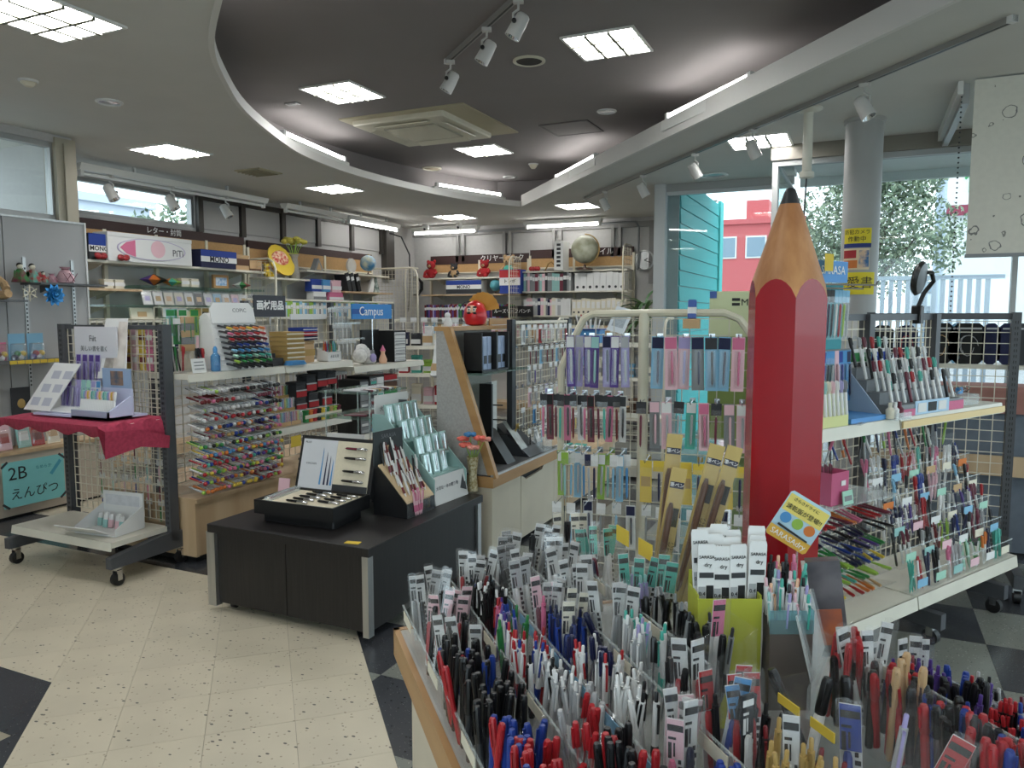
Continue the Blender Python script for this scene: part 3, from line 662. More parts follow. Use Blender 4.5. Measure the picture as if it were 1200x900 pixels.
def hangpack(kind, c, w, h, c2='white'):
    """pack hanging from its top: card, clear sleeve, pen inside; origin at the hole"""
    k = (kind, c, round(w,3), round(h,3), c2)
    if k in _H: return _H[k]
    cardh = h if kind != 'bag' else h*.22
    pr = [('pen_pack', MB().box(-w/2, w/2, -.0008, .0008, -cardh, .008).mesh('backing_card', paper(c)))]
    if kind == 'blister':
        pr.append(('header', MB().box(-w/2+.002, w/2-.002, -.0016, -.0008, -h*.2, .004).mesh('header', paper(c2))))
        pr.append(('pen', MB().lathe([(.001,-h*.9),(.0045,-h*.85),(.005,-h*.4),(.005,-h*.28),(.003,-h*.24)], 8, 0, T(w*.08,-.007,0)).mesh('pen', P(c2 if c2 != 'white' else 'silver'))))
        pr.append(('blister', MB().box(-w*.28, w*.36, -.014, -.0008, -h*.94, -h*.22).mesh('blister', M_FILM)))
    elif kind == 'bag':
        pr.append(('sleeve', MB().box(-w/2, w/2, -.006, -.001, -h, -h*.1).mesh('sleeve', M_FILM)))
        pr.append(('pen', MB().lathe([(.001,-h*.96),(.0045,-h*.9),(.0052,-h*.5),(.0052,-h*.3),(.003,-h*.25)], 8, 0, T(0,-.004,0)).mesh('pen', P(c2))))
    else:
        pr.append(('label_strip', MB().box(-w*.4, w*.4, -.0016, -.0008, -h*.6, -h*.35).mesh('label_strip', paper(c2))))
        pr.append(('sleeve', MB().box(-w/2, w/2, -.009, -.001, -h*.97, -h*.12).mesh('sleeve', M_FILM)))
    _H[k] = pr; return pr
NM = {'paleteal':'pale teal','palepink':'pale pink','lightblue':'light blue','darkred':'dark red','skyblue':'sky blue'}
def cn(c): return NM.get(c, c)
# ---- pens: barrel is the thing, the rest are its parts; origin at the foot of the standing pen
_PN = {}
def pen(kind, c, c2=None):
    k = (kind, c, c2)
    if k in _PN: return _PN[k]
    m = P(c); n = 9
    if kind == 'cap':        # cap at the top with a clip
        pr = [('capped_pen', MB().lathe([(.001,0),(.0045,.004),(.005,.012),(.005,.1)], n).mesh('barrel', P(c2 or c))),
              ('cap', MB().lathe([(.0058,.088),(.0062,.095),(.006,.143),(.0045,.148)], n).mesh('cap', m)),
              ('clip', MB().box(-.0015, .0015, -.0095, -.0075, .105, .142).box(-.0015,.0015,-.0095,-.004,.14,.143).mesh('clip', m))]
    elif kind == 'click':    # push button, coloured body, grip
        pr = [('click_pen', MB().lathe([(.001,0),(.003,.008),(.0052,.022),(.0056,.05),(.0052,.1),(.0048,.124)], n).mesh('barrel', P(c2 or c))),
              ('push_button', MB().lathe([(.003,.122),(.003,.138),(.0022,.14)], 7).mesh('push_button', m)),
              ('clip', MB().box(-.0017, .0017, -.009, -.007, .078, .122).box(-.0017,.0017,-.009,-.003,.118,.122).mesh('clip', m)),
              ('grip', MB().lathe([(.0056,.022),(.0061,.028),(.0061,.052),(.0056,.056)], n).mesh('grip', m))]
    elif kind == 'ball':     # round coloured knob at the end
        pr = [('ballpoint_pen', MB().lathe([(.003,0),(.0055,.004),(.0055,.11)], n).mesh('barrel', P(c2 or c))),
              ('knob', MB().ball((0,0,.122), .0125, 10, 7).mesh('knob', m)),
              ('collar', MB().lathe([(.0058,.1),(.007,.104),(.007,.11),(.005,.113)], n).mesh('collar', P('silver')))]
    elif kind == 'marker':   # thick body, blunt cap
        pr = [('marker_pen', MB().lathe([(.006,0),(.007,.004),(.007,.085),(.0055,.09)], n).mesh('barrel', P(c2 or c))),
              ('cap', MB().lathe([(.0066,.088),(.0078,.091),(.0072,.13),(.005,.136)], n).mesh('cap', m)),
              ('clip', MB().box(-.0018, .0018, -.0115, -.0085, .1, .132).mesh('clip', m))]
    else:                    # clear-barrel pen with visible refill
        pr = [('clear_pen', MB().lathe([(.001,0),(.003,.008),(.005,.02),(.005,.118)], n).mesh('barrel', M_BAG)),
              ('refill', MB().lathe([(.001,.004),(.0018,.02),(.002,.1)], 6).mesh('refill', m)),
              ('cap', MB().lathe([(.005,.1),(.0054,.104),(.0052,.136),(.004,.14)], n).mesh('cap', m)),
              ('clip', MB().box(-.0015, .0015, -.0085, -.006, .1, .134).mesh('clip', m))]
    _PN[k] = pr; return pr
_SA = {}
def sachet(c, c2='white', h=.165, w=.026):
    """standing film sachet with a printed header and a pen inside; origin at its foot"""
    k = (c, c2, round(h,3), round(w,3))
    if k in _SA: return _SA[k]
    inkc = 'black' if c2 != 'charcoal' else 'white'; hz = .80 if c2 == 'white' else .60; q = w*.40
    pt = MB().box(-q*.9, q*.9, -.0022, -.0014, h*.845, h*.90).box(-q*.8, q*.1, -.0022, -.0014, h*.77, h*.79).box(-q*.8, -q*.4, -.0022, -.0014, h*.60, h*.74).box(-q*.2, q*.0, -.0022, -.0014, h*.62, h*.74)
    for r_ in range(9): pt.box(q*.35, q*(.7+.2*(r_%2)), -.0022, -.0014, h*(.08+.06*r_), h*(.115+.06*r_))
    pr = [('pen_sachet', MB().box(-q, q, -.0006, .0006, h*.02, h*.95).mesh('card', mat('sachet_card', (206,206,204), .6) if c2 != 'charcoal' else paper('charcoal'))),
          ('header', MB().box(-q+.0004, q-.0004, -.0014, -.0006, h*hz, h*.945).mesh('header', paper(c2) if c2 != 'white' else mat('sachet_header', (198,198,198), .6))),
          ('print', pt.mesh('print', paper(inkc))),
          ('pen', MB().lathe([(.001,.006),(.0045,.02),(.0052,.05),(.0052,h*.56),(.0035,h*.6)], 8, 0, T(-w*.10,-.006,0)).mesh('pen', P(c))),
          ('film', MB().prism([(-w/2,0),(w/2,0),(w/2,h*.97),(w*.44,h*1.01),(w*.2,h*.995),(-w*.1,h*1.015),(-w*.46,h),(-w/2,h*.96)], .0113, .0117, 0, RX(90)).mesh('film', M_FILM))]
    _SA[k] = pr; return pr
def wiregrid(a0, a1, z0, z1, step, b=0, r=.0022, mi=0):
    mb = MB()
    n = max(1, round((a1-a0)/step)); k = max(1, round((z1-z0)/step))
    for i in range(n+1): x = a0 + (a1-a0)*i/n; mb.box(x-r, x+r, b-r, b+r, z0, z1)
    for j in range(k+1): z = z0 + (z1-z0)*j/k; mb.box(a0, a1, b-r*2.4, b-r*.4, z-r, z+r)
    return mb
def shelfboard(a0, a1, b0, b1, z, th=.03, lip=.045):
    """enamelled shelf with a turned-down, slightly sloping front lip"""
    mb = MB(); mb.box(a0, a1, b0+.01, b1, z-.006, z)
    mb.prism([(b0,z-lip),(b0+.008,z-lip),(b0+.014,z),(b0+.008,z)], a0, a1, 0, Matrix(((0,0,1,0),(1,0,0,0),(0,1,0,0),(0,0,0,1))))
    mb.box(a0, a0+.004, b0+.012, b1, z-th, z-.006); mb.box(a1-.004, a1, b0+.012, b1, z-th, z-.006)
    return mb
def hook(L=.16): return MB().tube([(0,0,0),(0,-L*.9,.0),(0,-L,.012)], .0026, 5).box(-.012,.012,-.004,.004,-.012,.012).mesh('hook', M_CHROME)
HOOK = hook()
def pricetag(parent, loc, w=.045, h=.022, c='white', rot=(0,0,0)):
    k = ('pt', round(w,3), round(h,3), c)
    if k not in _PK: _PK[k] = MB().box(-w/2, w/2, -.0008, .0008, -h/2, h/2).mesh('price_label', paper(c))
    return link('price_label', _PK[k], parent, loc, rot)
def pentray(parent_label, fr, a, b, z, w, d, h, base, cols, n, label, penkind='click', name='pen_display_box', cat='display box', lean=8, penlabel=None, group=None, text=None):
    """open-top display box with pens standing in it (the pens are things of their own)"""
    t = thing(name, label, cat, fr.w(a, b, z), fr.rz)
    wl_ = .003
    part(t, 'front_panel', MB().box(-w/2, w/2, -d/2, -d/2+wl_, 0, h*.8), paper(base) if base else M_ACR)
    part(t, 'back_panel', MB().box(-w/2, w/2, d/2-wl_, d/2, 0, h*1.1), paper(base) if base else M_ACR)
    part(t, 'base', MB().box(-w/2, w/2, -d/2+wl_, d/2-wl_, 0, wl_), paper(base) if base else M_ACR)
    for k in (-1, 1): part(t, 'side_panel', MB().prism([(-d/2+wl_,0),(d/2-wl_,0),(d/2-wl_,h*1.1),(-d/2+wl_,h*.8)], -wl_/2, wl_/2, 0, T(k*(w/2-wl_/2),0,0) @ Matrix(((0,0,1,0),(1,0,0,0),(0,1,0,0),(0,0,0,1)))), paper(base) if base else M_ACR)
    if text: letters(t, text[0], text[1], text[2], (0, -d/2-.001, h*.4))
    for k in range(n):
        c = cols[k % len(cols)]
        q = fr.w(a + (-.5+(k+.5)/n)*(w-.02), b + R.uniform(-.3,.3)*(d-.02), z+.004)
        put(pen(penkind, c), (penlabel or '{c} pen standing in the ' + parent_label).replace('{c}', cn(c)), 'pen', q, (rad(-R.uniform(0,lean)), rad(R.uniform(-lean,lean)), fr.rz + R.uniform(-.3,.3)), (group or ('{c} pens in the ' + parent_label)).replace('{c}', cn(c)))
    return t
# ================================================================== LEFT: MOBILE GRID RACK
RK = Fr(-3.61, 3.1, 0)            # a: right is +x, b into the shop
mr = thing('grid_display_rack', 'grey wheeled grid rack with a cream bottom shelf at the left', 'display rack', RK.w(-.43,0,0), 0)
for a in (-.43, .43):
    part(mr, 'post', MB().box(a-.022, a+.022, -.03, .03, .14, 1.40), M_GREYPOST)
    lg = part(mr, 'leg', MB().prism([(-.42,.10),(.08,.10),(.08,.2),(-.1,.2),(-.42,.16)], -.022, .022, 0, T(a,0,0) @ Matrix(((0,0,1,0),(1,0,0,0),(0,1,0,0),(0,0,0,1)))), M_GREYPOST)
    for b in (-.37, .05):
        cs = part(mr, 'caster', MB().cyl((a-.016,b,.035),(a+.016,b,.035), .035, None, 16), P('black', .5))
        part(cs, 'fork', MB().box(a-.022, a-.017, b-.014, b+.014, .03, .09).box(a+.017, a+.022, b-.014, b+.014, .03, .09).box(a-.022, a+.022, b-.014, b+.014, .085, .10), M_CHROME)
    sl = MB()
    for k in range(40): sl.box(a-.008, a-.003, -.0315, -.030, .22+.029*k, .235+.029*k); sl.box(a+.003, a+.008, -.0315, -.030, .22+.029*k, .235+.029*k)
    part(mr, 'post_slots', sl, P('black'))
part(mr, 'grid', wiregrid(-.40, .40, .26, 1.38, .05, 0), M_WIRE)
part(mr, 'top_bar', MB().box(-.41, .41, -.012, .012, 1.37, 1.395), M_GREYPOST)
part(mr, 'base_bar', MB().box(-.41, .41, -.02, .02, .14, .19), M_GREYPOST)
part(mr, 'bottom_shelf', shelfboard(-.42, .42, -.40, -.02, .235), M_SHELF)
part(mr, 'upper_shelf', shelfboard(-.41, .41, -.36, -.02, .862), M_SHELF)
# red cloth over the upper shelf
M_CLOTH = mat('rose_red_cloth', (176,58,84), .9, noise=.25, scale=60, bump=.3)
cl = thing('cloth', 'rose red cloth laid over the upper shelf of the grey grid rack', 'cloth', RK.w(-.43,-.2,.866), 0)
bm = MB(); nx, ny = 34, 12; vs_ = []
for i in range(nx+1):
    for j in range(ny+1):
        a = -.53 + 1.02*i/nx; q = j/ny; b = -.21 + .40*q
        z = .010 + .003*math.sin(i*1.7)*math.sin(j*1.1)
        if j == 0: b -= .012; z -= .055 + .012*math.sin(i*.9)
        if j == 1: b = -.222; z = .004
        if a > .42: z -= (a-.42)*1.5 + .02*math.sin(j*1.3); a = .42 + (a-.42)*.25
        if a < -.43: z -= (-.43-a)*.25
        vs_.append((a, b, z))
bm.add(vs_, [(i*(ny+1)+j, (i+1)*(ny+1)+j, (i+1)*(ny+1)+j+1, i*(ny+1)+j+1) for i in range(nx) for j in range(ny)])
o_ = part(cl, 'draped_sheet', bm, M_CLOTH); sm = o_.modifiers.new('thick', 'SOLIDIFY'); sm.thickness = .004
part(cl, 'corner_fold', MB().add([(.41,-.235,.0),(.46,-.225,-.02),(.50,-.05,-.03),(.51,.14,-.09),(.50,.14,-.16),(.47,-.02,-.13),(.44,-.215,-.17)], [(0,1,6),(1,2,5,6),(2,3,4,5),(0,6,1)]), M_CLOTH)
# lilac pen display standing on the cloth
LC = Fr(-4.02, 2.93, 0, .886)
pd = thing('pen_display_stand', 'pale lilac cardboard pen display with slanted header on the red cloth', 'display stand', LC.w(0,0,0), 0)
W_ = paper('white'); LIL = mat('paper_lilac_card', (196,200,226), .7)
part(pd, 'tray', MB().box(-.30, .33, -.15, .1, 0, .012), LIL)
part(pd, 'back_card', MB().box(-.24, .12, .085, .095, .0, .50), mat('pearl_card', (214,214,220), .6))
part(pd, 'tier_wall', MB().box(-.24, .33, .0, .012, .01, .16), LIL)
part(pd, 'info_panel', MB().prism([(-.40,.0),(-.17,.0),(-.08,.30),(-.31,.30)], 0, .006, 0, T(0,-.135,.02) @ RX(62)), W_)
part(pd, 'side_wing', MB().prism([(-.15,0),(.0,0),(.0,.12),(-.15,.04)], -.005, .005, 0, T(.325,.0,.0) @ Matrix(((0,0,1,0),(1,0,0,0),(0,1,0,0),(0,0,0,1)))), LIL)
part(pd, 'front_lip', MB().box(.03, .33, -.15, -.14, 0, .045), mat('grey_blue_card', (158,168,190), .7))
part(pd, 'photo_card', MB().box(.10, .33, .0, .006, .16, .27), mat('blue_card', (150,172,204), .7))
part(pd, 'photo_print', MB().box(.17, .27, -.003, .0, .175, .255), mat('photo_print', (150,120,100), .6, c2=(90,96,110), scale=25))
part(pd, 'header_card', MB().prism([(-.02,0),(.24,0),(.16,.36),(-.02,.36)], 0, .006, 0, T(-.02,.06,.2) @ RX(75)), W_)
part(pd, 'portrait_print', MB().prism([(.02,.06),(.12,.06),(.09,.25),(.03,.25)], .006, .007, 0, T(-.0,.06,.2) @ RX(75)), mat('portrait_print', (176,170,160), .6, c2=(120,112,110), scale=14))
part(pd, 'portrait_print', MB().prism([(.10,.05),(.2,.05),(.15,.34),(.08,.34)], .006, .0075, 0, T(-.0,.06,.2) @ RX(75)), mat('portrait_print2', (214,208,200), .6, c2=(190,180,172), scale=10))
letters(pd, 'Fiit', .05, M_GREYINK, (-.08, .083, .43)); letters(pd, '美しい書を書く', .034, M_GREYINK, (-.07, .083, .37))
ip = part(pd, 'info_lines', MB(), W_) if False else None
for k in range(3):
    for q in range(2): part(pd, 'info_block', MB().box(-.36+.04*k+.1*q, -.29+.04*k+.1*q, .03+.085*k, .08+.085*k, .006, .0066, 0, T(0,-.135,.02) @ RX(62)), mat('print_grey', (176,178,190), .7))
for k in range(8):
    c = ('lilac','purple','silver','lilac','paleteal','mint','lilac','lightblue')[k]
    put(hangpack('blister', 'lilac' if k < 4 else ('paleteal' if k in (4,5) else 'white'), .036, .16, c), c == 'lilac' and 'lilac pen pack standing in the middle of the lilac display' or '%s pen pack standing in the middle of the lilac display' % cn(c), 'pen pack', LC.w(-.20+.042*k, -.02, .19), (rad(-6),0,0), '%s packs in the middle of the lilac display' % cn(c))
for k in range(4):
    put(hangpack('blister', 'lilac', .04, .16, 'purple'), 'purple pen pack on the back card of the lilac display', 'pen pack', LC.w(-.19+.055*k, .07, .33), (rad(-3),0,0), 'packs on the back card of the lilac display')
for k in range(26):
    c = ('paleteal','mint','skyblue','lilac','palepink','yellow','peach','white','teal')[k % 9]
    put(pen('marker', c, 'white'), '%s capped marker in the front tray of the lilac display' % cn(c), 'marker pen', LC.w(.045+.0106*k, -.105, .014), (rad(-10), 0, 0), '%s markers in the lilac display tray' % cn(c))
for k in range(10):
    put(pen('click', 'white', 'white'), 'small white pen lying in the left tray of the lilac display', 'pen', LC.w(-.2+.02*k, -.13, .02), (rad(-80), 0, 0), 'white pens in the left tray of the lilac display')
# white eraser box on the bottom shelf
EB = Fr(-3.86, 2.88, 0, .237)
eb = thing('eraser_display_box', 'white open display box of erasers on the bottom shelf of the grey rack', 'display box', EB.w(0,0,0), rad(6))
part(eb, 'base', MB().box(-.13, .16, -.11, .10, 0, .006), W_); part(eb, 'header', MB().box(-.13, .16, .09, .10, 0, .2), W_)
part(eb, 'front_flap', MB().box(-.17, .12, -.002, .002, 0, .11, 0, T(0,-.11,.01) @ RX(60)), W_)
for s_ in (-.13, .16): part(eb, 'side', MB().prism([(-.11,0),(.09,0),(.09,.13),(-.11,.04)], -.002, .002, 0, T(s_,0,0) @ Matrix(((0,0,1,0),(1,0,0,0),(0,1,0,0),(0,0,0,1)))), W_)
part(eb, 'header_print', MB().box(-.11, .14, .088, .09, .12, .18), mat('pale_grey_print', (206,208,212), .7, noise=.1, scale=40))
_er = [('eraser', MB().cbox(.026, .014, .075, .003).mesh('eraser', P('white', .6))), ('sleeve', MB().box(-.0138,.0138,-.0078,.0078,.0,.045).mesh('sleeve', paper('palepink')))]
_er2 = [('eraser', _er[0][1]), ('sleeve', MB().box(-.0138,.0138,-.0078,.0078,.0,.045).mesh('sleeve', paper('paleteal')))]
for k in range(8):
    put(_er if k % 2 else _er2, 'small white eraser with a %s sleeve in the white box' % ('pale pink' if k % 2 else 'pale teal'), 'eraser', EB.w(-.1+.032*k, .02+.02*math.sin(k*2), .008), (rad(-8), 0, rad(6)), '%s sleeved erasers in the white box' % ('pink' if k % 2 else 'teal'))
# ================================================================== LEFT: GREY PANEL WITH SHELVES (near wall)
LP = Fr(-5.70, 0, 90); LPF = Fr(-5.45, 0, 90)
gp = thing('grey_wall_unit', 'tall grey panel unit with slotted rails and thin shelves at the left edge', 'shelving unit', LP.w(3.2,0,0), LP.rz)
gp_o = 3.2
part(gp, 'panel', MB().box(2.2-gp_o, 3.52-gp_o-.004, 0, .04, .46, 2.17), mat('grey_laminate_panel', (176,176,176), .55, noise=.03, scale=4))
part(gp, 'panel', MB().box(3.52-gp_o+.004, 4.16-gp_o, 0, .04, .46, 2.17), mat('grey_laminate_panel', (176,176,176), .55))
part(gp, 'top_trim', MB().box(2.2-gp_o, 4.165-gp_o, -.006, .045, 2.17, 2.185), M_STEEL)
part(gp, 'end_trim', MB().box(4.16-gp_o, 4.175-gp_o, -.008, .045, .46, 2.185), P('white', .5))
part(gp, 'plinth', MB().box(2.2-gp_o, 4.16-gp_o, -.22, .04, .02, .46), mat('pink_grey_laminate', (186,172,156), .5, noise=.03, scale=6))
part(gp, 'plinth_top', MB().box(2.2-gp_o, 4.16-gp_o, -.24, .0, .46, .485), M_WOODP)
part(gp, 'kick', MB().box(2.2-gp_o, 4.16-gp_o, -.19, .03, 0, .025), P('black', .6))
for a in (3.42, 3.66, 4.04):
    rl = MB(); rl.box(a-gp_o-.012, a-gp_o+.012, -.012, 0, .9 if a > 3.7 else .6, 1.88)
    part(gp, 'slotted_rail', rl, M_STEEL)
    sl = MB()
    for k in range(30): sl.box(a-gp_o-.005, a-gp_o+.005, -.0135, -.012, .92+.03*k, .935+.03*k)
    part(gp, 'rail_slots', sl, P('black'))
DKS = mat('dark_grey_shelf', (96,98,100), .5)
for (a0, a1, z) in ((3.62, 4.16, 1.69), (2.6, 3.52, 1.56), (2.6, 3.86, 1.12)):
    part(gp, 'shelf', MB().box(a0-gp_o, a1-gp_o, -.25, -.013, z-.014, z), DKS)
    part(gp, 'bracket', MB().prism([(-.22,z-.014),(-.013,z-.07),(-.013,z-.014)], -.004, .004, 0, T((a0+a1)/2-gp_o-.12,0,0) @ Matrix(((0,0,1,0),(1,0,0,0),(0,1,0,0),(0,0,0,1)))), DKS)
part(gp, 'price_strip', MB().box(3.0-gp_o, 3.86-gp_o, -.262, -.25, 1.105, 1.135), DKS)
for k in range(8): pricetag(gp, (3.38-gp_o+.055*k, -.2635, 1.118), .05, .026, 'yellow')
plush(LPF, 3.28, .1, 1.56, .62, 'tan', 'beige teddy bear in a blue shirt on the left shelf', 'lightblue')
# little cloth figures, pouches and rosettes on the upper shelf
def pouch(fr, a, b, z, s, c, c2, label):
    t = thing('gift_pouch', label, 'pouch', fr.w(a,b,z), fr.rz)
    part(t, 'bag', MB().lathe([(.3*s,0),(.5*s,.1*s),(.52*s,.4*s),(.3*s,.8*s),(.16*s,.9*s),(.34*s,1.05*s)], 12), mat('cloth_'+c, PAL[c], .9, noise=.3, scale=30))
    part(t, 'tie', MB().lathe([(.19*s,.86*s),(.22*s,.9*s),(.19*s,.94*s)], 12), P(c2))
    for k in range(4): part(t, 'lattice_band', MB().box(-.02*s,.02*s,-.005*s,.005*s,-.32*s,.32*s,0, T((-.3+.2*k)*s,-.5*s,.4*s) @ RY(35 if k%2 else -35)), P(c2))
pouch(LPF, 3.88, .1, 1.69, .12, 'palepink', 'wine', 'pink pouch with a dark lattice on the upper left shelf')
pouch(LPF, 3.80, .14, 1.69, .07, 'palepink', 'pink', 'small pale pink pouch beside the lattice pouch')
def paperdoll(fr, a, b, z, s, c, c2, label):
    t = thing('paper_doll', label, 'ornament', fr.w(a,b,z), fr.rz)
    part(t, 'robe', MB().lathe([(.5*s,0),(.48*s,.1*s),(.2*s,.7*s),(.1*s,.75*s)], 6), mat('washi_'+c, PAL[c], .8, c2=PAL[c2], scale=25))
    part(t, 'head', MB().ball((0,0,.88*s), .16*s), P('cream', .6)); part(t, 'hair', MB().ball((0,.03*s,.93*s), .16*s), P('black', .6))
    for k in (-1,1): part(t, 'sleeve', MB().prism([(0,0),(.45*s,-.1*s),(.4*s,.25*s)] if k > 0 else [(0,0),(-.4*s,.25*s),(-.45*s,-.1*s)], -.02*s, .02*s, 0, T(0,-.12*s,.4*s) @ RX(90)), mat('washi_'+c2, PAL[c2], .8, c2=PAL[c], scale=25))
for a, c, c2, l in ((3.55,'wine','green','folded paper doll in dark red and green on the upper left shelf'), (3.64,'teal','red','folded paper doll in teal and red on the upper left shelf'), (3.72,'red','cream','small red paper ornament leaning beside the pouches')):
    paperdoll(LPF, a, .12, 1.69, .13 if a < 3.7 else .08, c, c2, l)
rs = thing('rosette', 'shiny blue foil rosette hanging below the upper left shelf', 'ornament', LPF.w(3.71, -.01, 1.60), LPF.rz)
for ly in range(3):
    for k in range(10):
        q = 36*k + 12*ly; L = .085-.02*ly
        part(rs, 'petal', MB().prism([(0,-.012),(L*.7,-.016),(L,0),(L*.7,.016),(0,.012)], 0, .003, 0, RX(90) @ RZ(q) @ T(0,0,.004*ly) @ RY(-14*ly)), mat('blue_foil', (50,130,190), .25, .5))
part(rs, 'centre', MB().ball((0,-.02,0), .018), mat('blue_foil', (50,130,190), .25, .5))
sf = thing('snowflake', 'pale snowflake ornament hanging below the upper left shelf', 'ornament', LPF.w(3.53, -.005, 1.61), LPF.rz)
for k in range(6): part(sf, 'arm', MB().box(-.004, .004, -.003, .003, 0, .06, 0, RY(60*k)).box(-.02,.02,-.002,.002,.038,.043,0,RY(60*k)), P('cream', .6))
# packaged toys on the middle shelf and goods on the plinth
for k, (c, c2, l) in enumerate((('teal','white','teal round puzzle pack on the left middle shelf'), ('pink','darkred','pink craft pack on the left middle shelf'), ('navy','green','dark craft kit in a clear pack on the left middle shelf'), ('purple','red','purple and red craft kit in a clear pack, last on the left middle shelf'))):
    t = thing('craft_pack', l, 'craft pack', LPF.w(3.20+.135*k, .06, 1.12), LPF.rz)
    part(t, 'card', MB().box(-.06, .06, .02, .024, 0, .2 if k > 1 else .14), paper('skyblue' if k != 1 else 'pink'))
    part(t, 'clear_cover', MB().cbox(.11, .04, .13, .01), M_BAG)
    for q in range(4): part(t, 'figure', MB().ball((-.03+.02*q, 0, .03+.025*(q%2)), .022, 10, 6), P((c,c2,'white','yellow')[q]))
for k, (px, c, h, l) in enumerate(((3.06,'skyblue',.22,'pale blue bagged notebook standing on the left plinth'), (3.20,'grey',.16,'grey computer mouse pack on the left plinth'), (3.36,'palepink',.2,'pink and red card of brushes on the left plinth'), (3.50,'paleteal',.2,'pale teal bagged goods on the left plinth'), (3.60,'red',.16,'red pencil pot pack on the left plinth'), (3.72,'cream',.2,'cream goods bag at the right of the left plinth'))):
    t = thing('goods_pack', l, 'goods pack', LPF.w(px, .1, .487), LPF.rz)
    part(t, 'card', MB().box(-.05, .05, -.003, .003, 0, h, 0, RX(-12)), paper(c)); part(t, 'clear_cover', MB().cbox(.09, .03, h*.7, .008, 0, .01), M_BAG)
    part(t, 'print', MB().box(-.035, .035, -.005, -.003, h*.25, h*.6, 0, RX(-12)), paper(('white','charcoal','red','white','darkred','tan')[k]))
ss = thing('hanging_stationery_pack', 'black and gold pack leaning on the grey panel below the middle shelf', 'goods pack', LPF.w(3.55, .2, .72), LPF.rz)
part(ss, 'card', MB().box(-.07,.07,-.004,.004,0,.2), paper('charcoal')); part(ss, 'gold_print', MB().ball((0,-.006,.08), .03, 10, 6, (1,.2,1.2)), paper('gold'))
_tp = MB().box(-.001,.001,-.001,.001,0,.001)
# turquoise poster on the plinth
po = thing('poster', 'turquoise hand-lettered poster taped to the left plinth', 'poster', LPF.w(3.48, -.034, .25), LPF.rz + 0)
part(po, 'sheet', MB().box(-.235, .215, .0, .003, -.155, .17), mat('turquoise_paper', (122,190,190), .8, noise=.05, scale=10))
letters(po, '2B', .13, M_INK, (-.13, -.001, .08)); letters(po, 'えんぴつ', .09, M_INK, (-.01, -.001, -.07)); letters(po, 'なめらか', .03, mat('teal_ink', (40,110,120), .7), (.06, -.001, .10))
pc = part(po, 'drawn_pencil', MB().box(-.012,.012,-.002,.0,-.06,.06,0,T(.15,0,.08) @ RY(40)), mat('teal_ink2', (70,150,170), .7))
for sx in (-.22, .2):
    for sz in (-.14, .155): part(po, 'tape', MB().box(-.03,.03,-.0015,.0,-.008,.008,0,T(sx,0,sz) @ RY(40 if sx*sz > 0 else -40)), P('charcoal'))
# near wall items end
# ================================================================== LEFT WALL SHELVING (far part)
LW = Fr(-6.45, 0, 90)
M_DBR = mat('dark_brown_header', (58,36,34), .6); M_CORK = mat('tan_header_panel', (184,146,98), .8, noise=.1, scale=40)
M_BACKP = mat('white_back_panel', (186,186,184), .6)
def wallunit(label, fr, a0, a1, divs, text, shelves, ztop=2.37, bh=.095):
    o = (a0+a1)/2; t = thing('wall_shelf_unit', label, 'shelving unit', fr.w(o, 0, 0), fr.rz)
    A0, A1 = a0-o, a1-o; bb = .36
    part(t, 'back_panel', MB().box(A0, A1, bb-.012, bb, .1, ztop-.28), M_BACKP)
    part(t, 'header_band', MB().box(A0, A1, bb-.05, bb-.02, ztop-bh, ztop), M_DBR)
    xs = [A0] + [d-o for d in divs] + [A1]
    for i in range(len(xs)-1): part(t, 'header_panel', MB().box(xs[i]+.018, xs[i+1]-.018, bb-.045, bb-.02, ztop-.27, ztop-bh), M_CORK)
    for x in xs:
        p_ = part(t, 'upright', MB().box(x-.018, x+.018, bb-.055, bb-.015, .1, ztop-.085), P('cream', .5))
    part(t, 'rail', MB().box(A0, A1, bb-.06, bb-.02, ztop-.285, ztop-.268), P('cream', .5))
    for (s0, s1, z, m, d) in shelves:
        s_ = part(t, 'shelf', MB().box(s0-o, s1-o, bb-d, bb-.02, z-.022, z), m)
        for q in (s0+.25, s1-.25): part(s_, 'bracket', MB().prism([(bb-d+.05,z-.022),(bb-.03,z-.1),(bb-.03,z-.022)], -.004, .004, 0, T(q-o,0,0) @ Matrix(((0,0,1,0),(1,0,0,0),(0,1,0,0),(0,0,0,1)))), M_SHELF)
    part(t, 'plinth', MB().box(A0, A1, .0, bb, 0, .1), M_WOODP)
    if text: letters(t, text[0], text[1], M_WHITEINK, (text[2]-o, bb-.058, ztop-bh/2))
    return t
wallunit('left wall shelving under the high window with a brown header', LW, 4.70, 7.0, (5.15,5.75,6.42), ('レター・封筒', .075, 5.85),
         [(4.7,7.0,1.96,M_SHELF,.36),(4.7,5.3,1.70,M_WOODP,.36),(5.3,7.0,1.745,M_SHELFGLASS,.34),(4.7,7.0,1.55,M_SHELFGLASS,.34),(4.7,7.0,1.40,M_SHELF,.36),(4.7,7.0,1.1,M_SHELF,.36)])
wallunit('left wall shelving towards the corner with a globe on top', LW, 7.06, 9.6, (7.7,8.5,9.1), None,
         [(7.06,7.9,1.90,M_SHELF,.36),(7.75,9.6,2.02,M_SHELF,.36),(7.9,8.5,1.62,M_SHELF,.3),(8.45,9.6,1.77,M_WOODP,.42),(7.06,9.6,1.42,M_SHELF,.36),(7.06,9.6,1.1,M_SHELF,.36)], 2.345)
carton(LW, 4.86, .1, 1.96, .2, .18, .24, 'charcoal', 'striped eraser box half hidden by the grey panel', bands=((.55,1.0,'blue'),(.3,.55,'white')), text=('MONO', .06, M_INK, .43))
big = carton(LW, 5.42, .08, 1.96, .98, .2, .27, 'white', 'long white product box with a pink oval on the top left shelf', text=('PiTi', .09, M_GREYINK, .42, .30))
